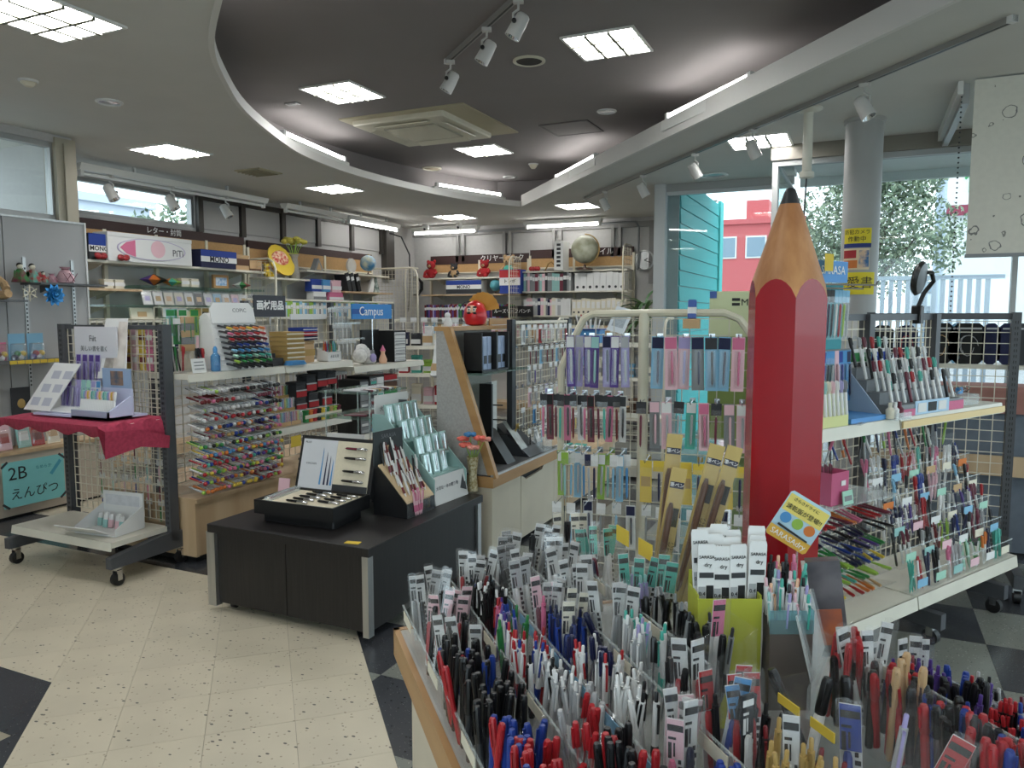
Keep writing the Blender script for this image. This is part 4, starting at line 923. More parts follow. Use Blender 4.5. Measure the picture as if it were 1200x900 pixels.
ov = MB(); ov.lathe([(.0,-.0),(.4,0),(.4,.004)], 28, 0, T(0,-.104,.13) @ Matrix.Scale(.26,4,(0,0,1)) @ RX(90)); part(big, 'oval_outline', ov, mat('oval_grey_violet', (178,170,196), .7))
ov = MB(); ov.lathe([(.0,-.0),(.385,0),(.385,.002)], 28, 0, T(0,-.107,.13) @ Matrix.Scale(.25,4,(0,0,1)) @ RX(90)); part(big, 'oval_fill', ov, paper('white'))
part(big, 'pink_tip', MB().prism([(-.37,.0),(-.3,.055),(-.2,.08),(-.2,-.08),(-.3,-.055)][::-1], 0, .002, 0, T(0,-.108,.13) @ RX(90)), paper('pink'))
part(big, 'pink_ring', MB().lathe([(.06,0),(.085,0),(.085,.003),(.06,.003)], 20, 0, T(.06,-.107,.14) @ RX(90)), paper('palepink'))
carton(LW, 6.28, .08, 1.96, .50, .2, .19, 'navy', 'blue and white striped eraser box on the top left shelf', bands=((.62,.98,'blue'),(.32,.62,'white')), text=('MONO', .085, M_INK, .47))
carton(LW, 6.66, .1, 1.96, .22, .16, .17, 'tan', 'small brown box with a printed mark beside the striped eraser box', bands=((.3,.75,'brown'),))
carton(LW, 6.88, .1, 1.96, .2, .16, .12, 'tan', 'low brown paper box at the end of the top left shelf', bands=((.0,.2,'brown'),))
for a, l in ((4.95,'dark red ribbon bow at the left of the top shelf'), (5.02,'dark red ribbon rosette before the long white box')):
    t = thing('ribbon_bow', l, 'ribbon', LW.w(4.84 if a < 5 else 5.08, -.03, 1.962), LW.rz)
    for k in range(6): part(t, 'loop', MB().ball((.04*math.cos(k),-.02*(k%2),.03+.012*math.sin(k*2)), .035, 8, 6, (1,.5,.6)), mat('red_foil', (150,30,34), .35))
M_MOS = [P(c) for c in ('lime','purple','orange','black','teal')]
def cushion_ball(a, z, s, label, ms):
    t = thing('patchwork_pouch', label, 'pouch', LW.w(a, .1, z), LW.rz)
    for k in range(8): part(t, 'patch', MB().add([(0,0,s*.9),(s*math.cos(k*PI/4)*1.3,s*math.sin(k*PI/4)*.8,s*.45),(s*math.cos((k+1)*PI/4)*1.3,s*math.sin((k+1)*PI/4)*.8,s*.45),(0,0,.0)], [(0,1,2),(3,2,1)]), ms[k % len(ms)])
cushion_ball(5.52, 1.746, .13, 'dark patchwork pouch on the glass left shelf', M_MOS[1:4] + M_MOS[:1]); cushion_ball(5.74, 1.746, .1, 'green and orange patchwork pouch on the glass left shelf', M_MOS[:1] + M_MOS[2:3] + M_MOS[4:])
cushion_ball(6.72, 1.746, .1, 'small red and white patchwork pouch at the right of the glass shelf', [P('red'), P('white'), P('green')])
fr_ = thing('framed_picture', 'small wooden frame with a blue picture on the glass left shelf', 'picture frame', LW.w(6.42,.12,1.746), LW.rz)
part(fr_, 'frame', MB().box(-.11,.11,-.015,.015,0,.15), M_TAN); part(fr_, 'picture', MB().box(-.08,.08,-.017,-.015,.03,.12), mat('blue_picture', (110,150,190), .7, c2=(200,210,220), scale=30))
for k in range(4): carton(LW, 5.0+.115*k if k < 2 else 5.9+.13*(k-2), .12, 1.70 if k < 2 else 1.746, .10, .08, .09, 'cream', ('first small cream gift box on the wooden left shelf','second small cream gift box on the wooden left shelf','small clear-topped cream box in the middle of the glass shelf','small cream box right of the clear-topped box on the glass shelf')[k], bands=((.3,.7,'white'),))
for k in range(12):
    c = ('white','white','cream','cream','white','charcoal','white','skyblue','white','palepink','white','grey')[k]
    t = thing('card_pack', '%s greeting card pack standing in the clear rack on the left wall' % cn(c), 'card pack', LW.w(5.38+.13*k, .02, 1.552), LW.rz, '%s card packs in the clear wall rack' % cn(c))
    part(t, 'card', MB().box(-.055,.055,-.002,.002,0,.13,0,RX(-14)), paper(c)); part(t, 'film', MB().box(-.06,.06,-.006,-.003,0,.15,0,RX(-14)), M_BAG)
    part(t, 'print', MB().box(-.03,.03,-.004,-.002,.04,.09,0,RX(-14)), paper(('lilac','gold','tan')[k%3]))
for k, (a, w, c, l) in enumerate(((5.35,.26,'cream','cream folder on the lower left wall shelf'), (5.75,.3,'white','white paper pack on the lower left wall shelf'), (6.15,.22,'gold','gold paper pack on the lower left wall shelf'), (6.5,.2,'cream','patterned cream pack on the lower left wall shelf'))):
    t = thing('paper_pack', l, 'paper pack', LW.w(a, .08, 1.402), LW.rz)
    part(t, 'sheet_stack', MB().box(-w/2,w/2,-.01,.01,0,.12,0,RX(-10)), paper(c)); part(t, 'label', MB().box(-w*.2,w*.2,-.013,-.01,.03,.08,0,RX(-10)), paper('charcoal' if k == 2 else 'tan'))
# right-hand part of the left wall
t = thing('snack_basket', 'yellow and red round tray of sweets on the left wall shelf', 'tray', LW.w(7.34,.1,1.902), LW.rz)
part(t, 'tray', MB().lathe([(.16,0),(.2,.03),(.21,.06),(.17,.05)], 16, 0, T(0,0,.19) @ RX(65)), P('yellow')); part(t, 'filling', MB().ball((0,-.02,.19), .16, 14, 8, (1,.35,.9)), mat('sweets_mix', (196,40,40), .6, c2=(236,214,180), scale=30))
plush(LW, 7.12, .08, 1.902, .30, 'yellow', 'yellow plush toy beside the sweets tray', None, 'red')
t = thing('flower_vase', 'grey vase of yellow flowers on the left wall shelf', 'vase', LW.w(7.58,.06,1.902), LW.rz)
part(t, 'vase', MB().lathe([(.06,0),(.07,.02),(.055,.14),(.045,.26),(.07,.30),(.06,.29)], 12), mat('stone_vase', (150,146,136), .8, noise=.2, scale=30))
for k in range(11):
    q = k*2.4; rr = .04+.1*(k/11)
    s_ = part(t, 'stem', MB().tube([(0,0,.2),(rr*.5*math.cos(q),rr*.5*math.sin(q),.36),(rr*math.cos(q),rr*math.sin(q),.46+.02*math.cos(k))], .004, 4), P('lime'))
    part(s_, 'flower', MB().ball((rr*math.cos(q),rr*math.sin(q),.47+.02*math.cos(k)), .045, 8, 6, (1,1,.7)), mat('yellow_flower', (206,196,90), .9, noise=.3, scale=60))
globe(LW, 9.18, .08, 2.022, .115, mat('blue_globe_print', (66,140,190), .4, c2=(196,196,170), scale=9), 'blue desk globe on the top shelf of the left wall')
t = thing('glass_ornament', 'round clear ornament beside the blue globe', 'ornament', LW.w(8.78,.08,2.022), LW.rz)
part(t, 'disc', MB().lathe([(.0,-.02),(.1,-.015),(.1,.015),(.0,.02)], 18, 0, T(0,0,.11) @ RX(90)), clear('frosted_disc', body=.45)); part(t, 'foot', MB().box(-.05,.05,-.03,.03,0,.02), P('white'))
t = thing('a_board_sign', 'small grey folded stand on the top left wall shelf', 'stand', LW.w(8.0,.05,2.022), LW.rz)
part(t, 'board', MB().prism([(-.09,0),(.09,0),(0,.16)], -.04, .04, 0, RX(90)), P('grey', .6)); part(t, 'photo', MB().prism([(-.05,.01),(.05,.01),(0,.11)], .041, .043, 0, RX(90)), paper('tan'))
for k, (a, w, z, h, c, l) in enumerate(((8.02,.2,1.75,.16,'blue','blue printed box stacked on the upper left wall shelf'), (8.22,.16,1.75,.16,'lightblue','light blue printed box on the upper left wall shelf'), (8.43,.2,1.75,.16,'palepink','pale pink printed box on the upper left wall shelf'), (8.08,.26,1.622,.127,'white','white printed box under the blue boxes'), (8.42,.3,1.622,.127,'pink','pink printed box under the pale pink box'))):
    carton(LW, a-.12, .03, z, w-.01, .12, h, c, l, bands=((.2,.5,'white' if c != 'white' else 'grey'),))
for k, (a, c) in enumerate(((8.62,'charcoal'),(8.72,'charcoal'),(8.84,'black'))):
    put(bookproto(c, .07, .2, .26, 'book'), 'dark album leaning on the wooden left wall shelf' if k < 2 else 'black album lying against the leaning albums', 'album', LW.w(a, .08, 1.772), (0, rad(-16), LW.rz), 'albums on the wooden left wall shelf' if k < 2 else None)
t = thing('wooden_stand', 'white triangular pen stand on the wooden left wall shelf', 'stand', LW.w(9.22,.04,1.772), LW.rz)
part(t, 'side', MB().prism([(-.1,0),(.1,0),(.02,.22)], -.03, .0, 0, RX(90)), P('white', .5)); part(t, 'side', MB().prism([(.02,.0),(.16,.0),(.08,.22)], -.02, .02, 0, RX(90)), mat('green_marble', (70,96,92), .5, c2=(180,190,184), scale=20))
bookrow(LW, 7.1, 9.5, .12, 1.42, .2, ['white','cream','lime','grey','skyblue','tan'], '{c} pad standing on the low left wall shelf', 'pad', '{c} pads on the low left wall shelf', 'book', (.03,.07))
bookrow(LW, 4.8, 7.0, .12, 1.1, .22, ['white','cream','navy','grey','skyblue','palepink'], '{c} notebook standing on the lowest left wall shelf', 'notebook', '{c} notebooks on the lowest left wall shelf', 'book', (.03,.06))
# white wire end frames with posts
def endframe(label, p, deg, w, h):
    t = thing('wire_end_frame', label, 'wire rack', p, rad(deg))
    part(t, 'hoop', MB().tube([(0,0,0),(0,0,h-.12),(.03,0,h-.04),(.1,0,h),(w-.02,0,h)], .012, 8), M_WIRE)
    part(t, 'grid', wiregrid(.02, w, h*.35, h-.03, .06, 0, .002), M_WIRE)
q = atx(314, 300, -6.25); endframe('cream wire end frame rising left of the sweets tray', (-6.2, 6.9, 0), 180, .4, 2.1)
endframe('cream wire end frame at the corner end of the left wall shelving', (-6.0, 9.66, 0), 180, .8, 2.14)
# framed mirror-like clock ornament on the wall corner
q = aty(481, 335, 10.8); t = thing('wall_mirror', 'small square mirror in a dark frame on the back wall corner', 'mirror', (q.x, YB-.03, q.z))
part(t, 'frame', MB().lathe([(.0,-.02),(.17,-.02),(.17,.02),(.0,.02)], 8, 0, RX(90) @ RZ(22.5)), P('black')); part(t, 'glass', MB().lathe([(.0,.02),(.14,.02),(.14,.026),(.0,.03)], 8, 0, RX(90) @ RZ(22.5)), M_CHROME)
# ================================================================== LEFT GONDOLA (pens, art materials)
LG = Fr(-3.48, 0, 90)
XZ = Matrix(((0,0,1,0),(1,0,0,0),(0,1,0,0),(0,0,0,1)))
lg = thing('gondola_shelf', 'long gondola with a beige wood plinth and wire grid holding rows of pens', 'gondola', LG.w(4.4,0,0), LG.rz)
g0 = 4.4
for (a0, a1) in ((3.17,3.95),(3.95,4.88),(4.88,5.75)):
    part(lg, 'plinth_panel', MB().box(a0-g0+.002, a1-g0-.002, .01, .03, .045, .365), M_WOODP)
part(lg, 'plinth_top', MB().box(3.15-g0, 5.75-g0, -.015, .8, .365, .39), M_WOODP)
part(lg, 'plinth_end', MB().box(3.15-g0, 3.17-g0, .0, .78, .045, .365), M_WOODP)
part(lg, 'shadow_gap', MB().box(3.16-g0, 5.75-g0, .02, .78, .335, .34), P('black', .6))
part(lg, 'kick', MB().box(3.19-g0, 5.75-g0, .05, .75, 0, .045), P('black', .6))
for a in (3.20, 3.95, 4.87, 5.72): part(lg, 'upright', MB().box(a-g0-.02, a-g0+.02, .33, .37, .39, 1.55 if a > 3.5 else 1.38), M_GREYPOST)
part(lg, 'grid', wiregrid(3.2-g0, 5.7-g0, .42, 1.5, .06, .325), M_WIRE)
part(lg, 'shelf', shelfboard(3.14-g0, 3.94-g0, .0, .32, 1.115), M_SHELF)
part(lg, 'shelf', shelfboard(3.95-g0, 4.68-g0, .0, .32, 1.115), M_SHELF)
part(lg, 'shelf', shelfboard(4.70-g0, 5.70-g0, .0, .32, 1.06), M_SHELF)
part(lg, 'low_shelf', shelfboard(3.72-g0, 4.65-g0, .0, .30, .70), M_SHELF)
part(lg, 'low_shelf', shelfboard(4.62-g0, 5.6-g0, .0, .30, .53), M_SHELF)
part(lg, 'top_rail', MB().cyl((3.95-g0,.33,1.56),(5.72-g0,.33,1.56), .008, None, 6), M_WIRE)
# clear angled trays in rows with pens pointing out
pal_rows = [['silver','black','charcoal'], ['wine','darkred','silver'], ['white','black','silver'], ['white','red','darkred','red'], ['white','blue','navy','orange'], ['purple','pink','gold','wine'], ['white','green','lime','black'], ['lightblue','orange','yellow','pink'], ['red','purple','blue','teal'], ['lime','green','pink','yellow'], ['wine','yellow','orange','purple'], ['yellow','red','orange']]
_tr = MB().box(-.11,.11,-.03,.30,0,.002).box(-.11,.11,-.03,-.0285,0,.012).box(-.11,-.109,-.03,.30,0,.02).box(.109,.11,-.03,.30,0,.02).mesh('clear_tray', M_ACR)
_trl = MB().box(-.11,.11,-.0315,-.0303,.009,.013).mesh('tray_edge', M_ACRE)
for r_, pal in enumerate(pal_rows):
    z = 1.005 - .0525*r_
    for s_ in range(4 if r_ not in (0,1) else 3):
        a = 3.265 + .226*s_
        if a > 3.80: continue
        tr = tag(link('clear_tray', _tr, None, LG.w(a, 0, z), (rad(-12), 0, LG.rz)), 'clear sloping pen tray, row %s from the top of the gondola grid' % ('first','second','third','fourth','fifth','sixth','seventh','eighth','ninth','tenth','eleventh','twelfth')[r_], 'tray', 'clear trays in row %d of the gondola' % (r_+1))
        link('tray_edge', _trl, tr)
        for k in range(8):
            c = pal[(k*3+s_+r_) % len(pal)] if R.random() < .8 else R.choice(['white','silver','blue','red','lime','pink'])
            q = LG.w(a-.09+.03*k, -.02+R.uniform(-.012,.012), z+.013)
            put(pen('ball', c, R.choice(['silver','white',c])), '%s pen pointing out of a clear tray in row %s of the gondola grid' % (cn(c), ('one','two','three','four','five','six','seven','eight','nine','ten','eleven','twelve')[r_]), 'pen', LG.w(a-.095+.027*k, .06+R.uniform(-.014,.014), z+.028), (rad(90+12), 0, LG.rz+R.uniform(-.05,.05)), '%s pens in tray row %d of the gondola' % (cn(c), r_+1))
# goods on the main shelf
zs = 1.117
# stack of hanging green packs (behind), pen cups
for k in range(10):
    c = ('green','teal','lime','green','mint','paleteal','green','white','teal','lime')[k]
    put(hangpack('blister', c, .06, .15, 'green' if c != 'green' else 'white'), '%s pen pack hanging on the gondola grid above the pen cups' % cn(c), 'pen pack', LG.w(3.24+.045*(k%5), .27-.03*(k//5), 1.43+.05*(k%2)), (0,0,LG.rz), '%s packs on the gondola grid' % cn(c))
for k in range(8):
    c = ('yellow','pink','yellow','yellow','pink','palepink','yellow','pink')[k]
    put(hangpack('card', c, .06, .16, 'darkred'), '%s packet hanging on the grid left of the grey rack post' % cn(c), 'goods pack', LG.w(2.98+.0*k, .30, 1.38), (0,0,0), '%s packets hanging behind the grey rack' % cn(c)) if False else None
pentray('clear pen box at the left end of the gondola shelf', LG, 3.235, .2, zs, .14, .1, .13, None, ['black','red','black','teal','silver','black','green','red'], 10, 'clear box of mixed pens at the left end of the gondola shelf', 'cap')
pentray('narrow clear box on the gondola shelf', LG, 3.35, .13, zs, .09, .08, .11, None, ['black','red','black','wine'], 7, 'narrow clear box of dark pens on the gondola shelf', 'marker')
t = thing('price_card', 'small white lettered price card on the gondola shelf', 'price card', LG.w(3.26,.04,zs), LG.rz); part(t, 'card', MB().box(-.05,.05,-.002,.002,0,.085,0,RX(-10)), W_)
for k in range(3): part(t, 'line', MB().box(-.035,.035,-.0035,-.002,.02+.02*k,.026+.02*k,0,RX(-10)), paper('grey'))
t = thing('toothbrush_pack', 'grey and white stacked packs hanging left of the marker rack', 'goods pack', LG.w(3.36,.24,zs+.12), LG.rz)
for k in range(5): part(t, 'pack', MB().cbox(.1,.02,.04,.004,0,.042*k), paper('grey' if k % 2 else 'tan'))
part(t, 'back_card', MB().box(-.055,.055,.012,.016,-.12,.24), paper('cream'))
t = thing('blue_bottle', 'clear blue bottle of paste on the gondola shelf', 'bottle', LG.w(3.40,.06,zs), LG.rz)
part(t, 'body', MB().lathe([(.025,0),(.028,.01),(.028,.09),(.012,.11)], 12), clear('blue_bottle_plastic', tint=(150,200,235), body=.3, bodyc=(120,180,220))); part(t, 'cap', MB().lathe([(.013,.11),(.014,.135),(.006,.15)], 12), P('lightblue'))
# marker rack with a curved white back and rows of coloured markers
mk = thing('marker_rack', 'tall white marker rack with rows of coloured markers on the gondola shelf', 'display stand', LG.w(3.60,.12,zs), LG.rz + rad(-8))
part(mk, 'body', MB().prism([(-.10,0),(.11,0),(.11,.28),(.09,.33),(.05,.35),(.01,.33),(-.01,.29)], -.16, .16, 0, XZ), W_)
part(mk, 'arched_header', MB().prism([(-.16,0),(.16,0),(.16,.09),(.13,.13),(-.13,.13),(-.16,.09)], 0, .006, 0, T(0,-.022,.285) @ RX(78)), W_)
letters(mk, 'COPIC', .035, M_GREYINK, (.05, -.012, .365), (rad(78),0,0))
mrows = ['orange','red','darkred','blue','lightblue','teal','green','black']
for r_, c in enumerate(mrows):
    zz = .265 - .033*r_; bb = -.012 - .011*r_
    part(mk, 'slot_row', MB().box(-.145,.145,bb-.012,bb+.01,zz-.006,zz-.003), paper('white'))
    for k in range(6):
        cc = c if k % 3 else {'orange':'yellow','red':'pink','darkred':'red','blue':'navy','lightblue':'skyblue','teal':'mint','green':'lime','black':'charcoal'}[c]
        M = mk.matrix_basis
        p = Vector((-.12+.048*k, bb-.012, zz+.006)); p.rotate(Euler((0,0,mk.rotation_euler.z)))
        put(pen('marker', cc, 'charcoal'), '%s marker in the %s row of the white marker rack' % (cn(cc), ('top','second','third','fourth','fifth','sixth','seventh','lowest')[r_]), 'marker pen', mk.location + p + LG.a*.0 , (0, rad(90), LG.rz + rad(-8)) if False else (rad(97), 0, LG.rz + rad(-8)), '%s markers in rack row %d' % (cn(cc), r_+1))
# white sheet poster, black brush stand
t = thing('white_poster', 'white ink-brush poster card behind the black brush stand', 'poster', LG.w(3.86,.27,zs), LG.rz); part(t, 'sheet', MB().box(-.1,.1,0,.004,.0,.27), W_)
part(t, 'ink_print', MB().box(-.05,.05,-.002,0,.03,.16), mat('ink_wash', (230,230,228), .8, c2=(120,120,124), scale=18)); letters(t, '筆ペン', .035, mat('red_ink', (180,40,50), .6), (0,-.003,.22))
bs = thing('brush_pen_stand', 'black stepped stand of white brush pens on the gondola shelf', 'display stand', LG.w(3.86,.13,zs), LG.rz)
part(bs, 'stand', MB().prism([(-.09,0),(.1,0),(.1,.12),(.05,.12),(.05,.08),(-.02,.08),(-.02,.05),(-.09,.05)], -.11, .11, 0, XZ), P('black', .5))
part(bs, 'front_label', MB().box(-.09,.09,-.093,-.09,.01,.04), paper('charcoal'))
for k in range(14):
    put(pen('cap', 'white', 'silver'), 'white brush pen leaning in the black stepped stand', 'brush pen', LG.w(3.78+.012*k, .1+.04*(k%2), zs+.05+.03*(k%2)), (rad(-14), rad(R.uniform(-22,16)), LG.rz), 'white brush pens in the black stand')
# gold box stack, paint tubes, blue packs
for k in range(7):
    carton(LG, 4.12, .14, zs+.032*k, .17, .16, .030, 'gold', 'flat gold pencil box in the stack on the gondola shelf', group='stacked gold pencil boxes', bands=((.35,.65,'cream'),), name='pencil_box')
for k in range(3): carton(LG, 4.30, .15, zs+.16+.03*k, .15, .14, .028, ('navy','red','blue')[k], '%s flat box stacked behind the paint pens' % ('navy','red','blue')[k], bands=((.4,.6,'white'),), name='pencil_box')
carton(LG, 4.30, .17, zs, .15, .12, .155, 'tan', 'brown box under the small stacked boxes on the gondola shelf', bands=((.3,.6,'gold'),))
t = thing('blue_bag_pack', 'light blue flat bags lying on the gondola shelf', 'bag pack', LG.w(4.06,.02,zs), LG.rz)
for k in range(3): part(t, 'bag', MB().cbox(.16-.02*k,.07,.009,.003,0,.0095*k), paper('lightblue'))
pentray('white box of coloured pens on the gondola shelf', LG, 4.50, .08, zs, .15, .1, .085, 'white', ['red','orange','teal','blue','skyblue','green','wine','white'], 14, 'white box of coloured pens on the gondola shelf', 'click', text=('水彩毛筆', .025, M_GREYINK))
for k in range(15):
    c = ('white','silver','white','white','grey')[k % 5]
    put(hangpack('bag', 'white', .04, .13, c), '%s brush pack hanging on the clear grid right of the coloured pens' % cn(c), 'brush pack', LG.w(4.72+.05*(k%5), .24-.04*(k//5), 1.50-.12*(k//5)), (0,0,LG.rz), '%s brush packs on the gondola grid' % cn(c))
for r_ in range(3): part(lg, 'clear_rail', MB().box(4.68-g0, 5.0-g0, .2-.04*r_, .21-.04*r_, 1.50-.12*r_, 1.515-.12*r_), M_ACRE)
# dark sign and blue sign
t = thing('shop_sign', 'dark grey sign with white characters above the gondola', 'sign', LG.w(4.16,.32,1.44), LG.rz)
part(t, 'board', MB().box(-.155,.155,-.006,.006,0,.15), mat('slate_sign', (56,58,66), .6)); letters(t, '画材用品', .068, M_WHITEINK, (0,-.0075,.077), bold=.03); part(t, 'stem', MB().cyl((0,0,-.1),(0,0,0), .005), M_CHROME)
t = thing('brand_sign', 'light blue sign board with white lettering on the gondola top', 'sign', LG.w(LG.px(436,366,.12)[0],.12,1.42), LG.rz)
part(t, 'board', MB().box(-.27,.27,-.006,.006,0,.12), mat('bright_blue_sign', (50,130,200), .55)); part(t, 'stripe', MB().box(-.27,-.12,-.008,-.006,.04,.08), mat('deep_blue_print', (30,84,160), .55)); letters(t, 'Campus', .1, M_WHITEINK, (-.02,-.0085,.06)); part(t, 'stem', MB().cyl((0,0,-.36),(0,0,0), .005), M_CHROME)
part(lg, 'header_strip', MB().box(4.35-g0, 4.75-g0, .3, .31, 1.42, 1.46), W_)
# drawer tower, plush and cards at the right end
def drawer_tower(fr, a, b, z, w, d, h, n, cols, label, frontc='white'):
    t = thing('drawer_tower', label, 'drawer unit', fr.w(a,b,z), fr.rz)
    part(t, 'case', MB().box(-w/2,w/2,-d/2+.01,d/2,0,h).box(-w/2,-w/2+.006,-d/2,-d/2+.01,0,h).box(w/2-.006,w/2,-d/2,-d/2+.01,0,h).box(-w/2,w/2,-d/2,-d/2+.01,h-.006,h), P('black', .5))
    for k in range(n):
        for c_ in range(cols):
            x0 = -w/2+.008+(w-.016)*c_/cols; x1 = -w/2+.008+(w-.016)*(c_+1)/cols-.003; z0 = .006+(h-.016)*k/n; z1 = .006+(h-.016)*(k+1)/n-.004
            dr = part(t, 'drawer', MB().box(x0,x1,-d/2-.002,-d/2+.009,z0,z1), M_BAG if c_ == 0 and cols > 1 else paper(frontc))
            part(dr, 'label', MB().box(x0+.01,x1-.01,-d/2-.004,-d/2-.002,z0+.004,(z0+z1)/2), paper(('silver','white','grey')[k%3] if cols == 1 else ('lightblue','teal','navy','white','darkred','charcoal')[(k+c_*2)%6]))
    return t
drawer_tower(LG, 5.40, .15, 1.062, .18, .2, .26, 9, 1, 'black drawer tower with white fronts at the right of the gondola shelf')
t = thing('sales_board', 'black square back board left of the small drawer tower', 'board', LG.w(5.20,.2,1.062), LG.rz); part(t, 'board', MB().box(-.13,.11,0,.02,0,.27), P('black', .6)); part(t, 'foot', MB().box(-.12,.1,-.04,.05,0,.008), P('black', .6))
t = thing('white_plush', 'white tissue-like plush on the right of the gondola shelf', 'plush toy', LG.w(4.98,.12,1.062), LG.rz)
for k in range(5): part(t, 'lump', MB().ball((-.05+.035*k,.01*math.sin(k),.07+.04*math.sin(k*1.3)), .06-.004*k, 10, 7), mat('white_plush', (224,222,218), .95, noise=.2, scale=50, bump=.4))
part(t, 'lilac_ear', MB().ball((.06,-.05,.05), .035, 10, 6, (1,.6,1)), P('lilac', .8))
t = thing('figurine', 'small pink figurine beside the green card on the gondola shelf', 'figurine', LG.w(5.16,.06,1.062), LG.rz)
part(t, 'body', MB().lathe([(.03,0),(.035,.03),(.015,.08),(.02,.1),(.0,.12)], 10), P('peach', .6)); part(t, 'hat', MB().lathe([(.025,.1),(.0,.15)], 10), P('pink', .6))
t = thing('small_card', 'grey green card standing beside the figurine', 'card', LG.w(5.08,.1,1.062), LG.rz); part(t, 'card', MB().box(-.04,.04,-.003,.003,0,.11,0,RX(-10)), paper('grey')); part(t, 'print', MB().box(-.03,.03,-.0045,-.003,.02,.08,0,RX(-10)), paper('mint'))
# pencil sets and tins on the low shelf
for r_ in range(3):
    for k in range(4):
        a = 3.79+.10*k
        t = thing('pencil_set', ('topmost','middle','lowest')[r_] + ' tier clear pencil set on the low gondola shelf', 'pencil set', LG.w(a, .06+.05*(2-r_), .702+.085*(2-r_)), LG.rz, 'pencil sets in the %s tier' % ('top','middle','bottom')[r_])
        part(t, 'case', MB().box(-.046,.046,-.01,.012,0,.1), M_BAG)
        for q in range(9): part(t, 'pencil', MB().cyl((-.04+.01*q,0,.004),(-.04+.01*q,0,.092), .004, None, 6), P(('red','orange','yellow','lime','green','teal','lightblue','blue','purple','pink','brown','palepink')[(q+3*k+5*r_) % 12]))
        part(t, 'band', MB().box(-.047,.047,-.012,-.010,.0,.028), paper('tan' if r_ == 2 else 'gold'))
for k, (a, z, h) in enumerate(((4.20,.875,.11),(4.31,.91,.12),(4.43,.93,.12),(4.54,.94,.1),(4.20,.79,.085),(4.33,.79,.11),(4.48,.79,.13))):
    carton(LG, a, .14, z, .10, .1, h, 'charcoal', ('black and red pencil tin, topmost row on the low gondola shelf' if k < 4 else 'black and red pencil tin in the second row on the low gondola shelf'), bands=((.05,.4,'red'),(.42,.5,'silver')), name='pencil_tin', cat='pencil tin', group='upper pencil tins' if k < 4 else 'lower pencil tins')
part(lg, 'tier_riser', MB().box(4.14-g0, 4.6-g0, .08, .25, .702, .788), M_ACRE)
for k in range(9):
    c = ('green','orange','red','black','yellow','green','gold','lime','wine')[k]
    carton(LG, 4.19+.045*k, .05, .702, .04, .03, .085, c, '%s narrow pencil box in front of the tins on the low gondola shelf' % c, bands=((.3,.6,'cream'),), name='pencil_box', group='%s narrow pencil boxes' % c)
drawer_tower(LG, 4.83, .12, .532, .12, .22, .42, 8, 1, 'tall black cabinet of ink packs on the low gondola shelf', 'grey')
drawer_tower(LG, 5.00, .12, .532, .20, .22, .44, 8, 2, 'tall black cabinet of white drawers on the low gondola shelf')
t = thing('ink_pad_rack', 'clear rack of coloured ink pads right of the drawer cabinets', 'display rack', LG.w(5.24,.12,.532), LG.rz)
part(t, 'frame', MB().box(-.11,-.107,-.08,.08,0,.46).box(.107,.11,-.08,.08,0,.46).box(-.11,.11,.077,.08,0,.46), M_ACRE)
for k in range(7): part(t, 'ink_pad_row', MB().box(-.105,.105,-.07,.07,.03+.06*k,.07+.06*k), paper(('tan','tan','gold','lightblue','green','brown','red')[k])); part(t, 'tier', MB().box(-.107,.107,-.08,.077,.022+.06*k,.026+.06*k), W_)
# hanging packs under the main shelf (dark pens) and pink packs by the plinth
for k in range(8):
    c = ('wine','darkred','black','grey','wine','pink','black','wine')[k]
    put(hangpack('bag', 'white', .035, .16, c), '%s pen pack hanging below the gondola shelf right of the tins' % cn(c), 'pen pack', LG.w(4.60+.035*k, .2, 1.03), (0,0,LG.rz), '%s packs hanging below the gondola shelf' % cn(c))
for k in range(10):
    c = ('pink','wine','darkred','palepink','red')[k % 5]
    put(hangpack('bag', 'white', .035, .15, c), '%s pen pack hanging at the low right of the tray rows' % cn(c), 'pen pack', LG.w(3.80+.045*(k%5), .12-.03*(k//5), .66-.1*(k//5)), (0,0,LG.rz), '%s packs low beside the tray rows' % cn(c))
pricetag(lg, (4.02-g0, -.005, .60), .1, .075, 'yellow')
# goods showing behind the mobile rack, left end of the gondola: yellow and pink packets, blue case
GE = Fr(-3.90, 3.165, 0)
for k in range(12):
    c = ('pink','yellow','yellow','palepink','yellow','pink')[k % 6]
    put(hangpack('card', c, .055, .12, 'darkred' if c == 'yellow' else 'white'), '%s packet hanging behind the grey rack post' % cn(c), 'goods pack', GE.w(-.16+.062*(k%6)-.02, -.036, 1.38-.13*(k//6)), (0,0,0), '%s packets hanging behind the grey rack post' % cn(c))
t = thing('blue_folder_case', 'dark blue magazine case behind the lilac pen display', 'magazine case', GE.w(-.30,-.035,1.0), 0); part(t, 'case', MB().prism([(0,0),(.13,0),(.13,.16),(0,.26)], 0, .08, 0, RX(90)), mat('navy_case', (28,40,100), .5)); part(t, 'spine', MB().box(.128,.134,-.08,0,0,.16), W_)
tg = thing('goods_grid', 'cream wire panel hung with packets behind the grey rack', 'wire rack', GE.w(-.02,-.03,0), 0); part(tg, 'grid', wiregrid(-.36, .3, .4, 1.42, .06), M_WIRE); part(tg, 'frame', MB().tube([(-.36,.0,.4),(-.36,0,1.43),(.3,0,1.43),(.3,0,.4)], .006, 6), M_WIRE)
for k in range(30):
    r_ = k // 6; c = ('silver','pink','paleteal','white','blue','green','wine','palepink')[(k*5+r_) % 8]
    put(hangpack('bag', 'white', .05, .13, c), '%s small pack on the wire panel below the red cloth' % cn(c), 'goods pack', GE.w(-.33+.1*(k%6), -.036, .84-.12*r_), (0,0,0), '%s small packs below the red cloth' % cn(c))
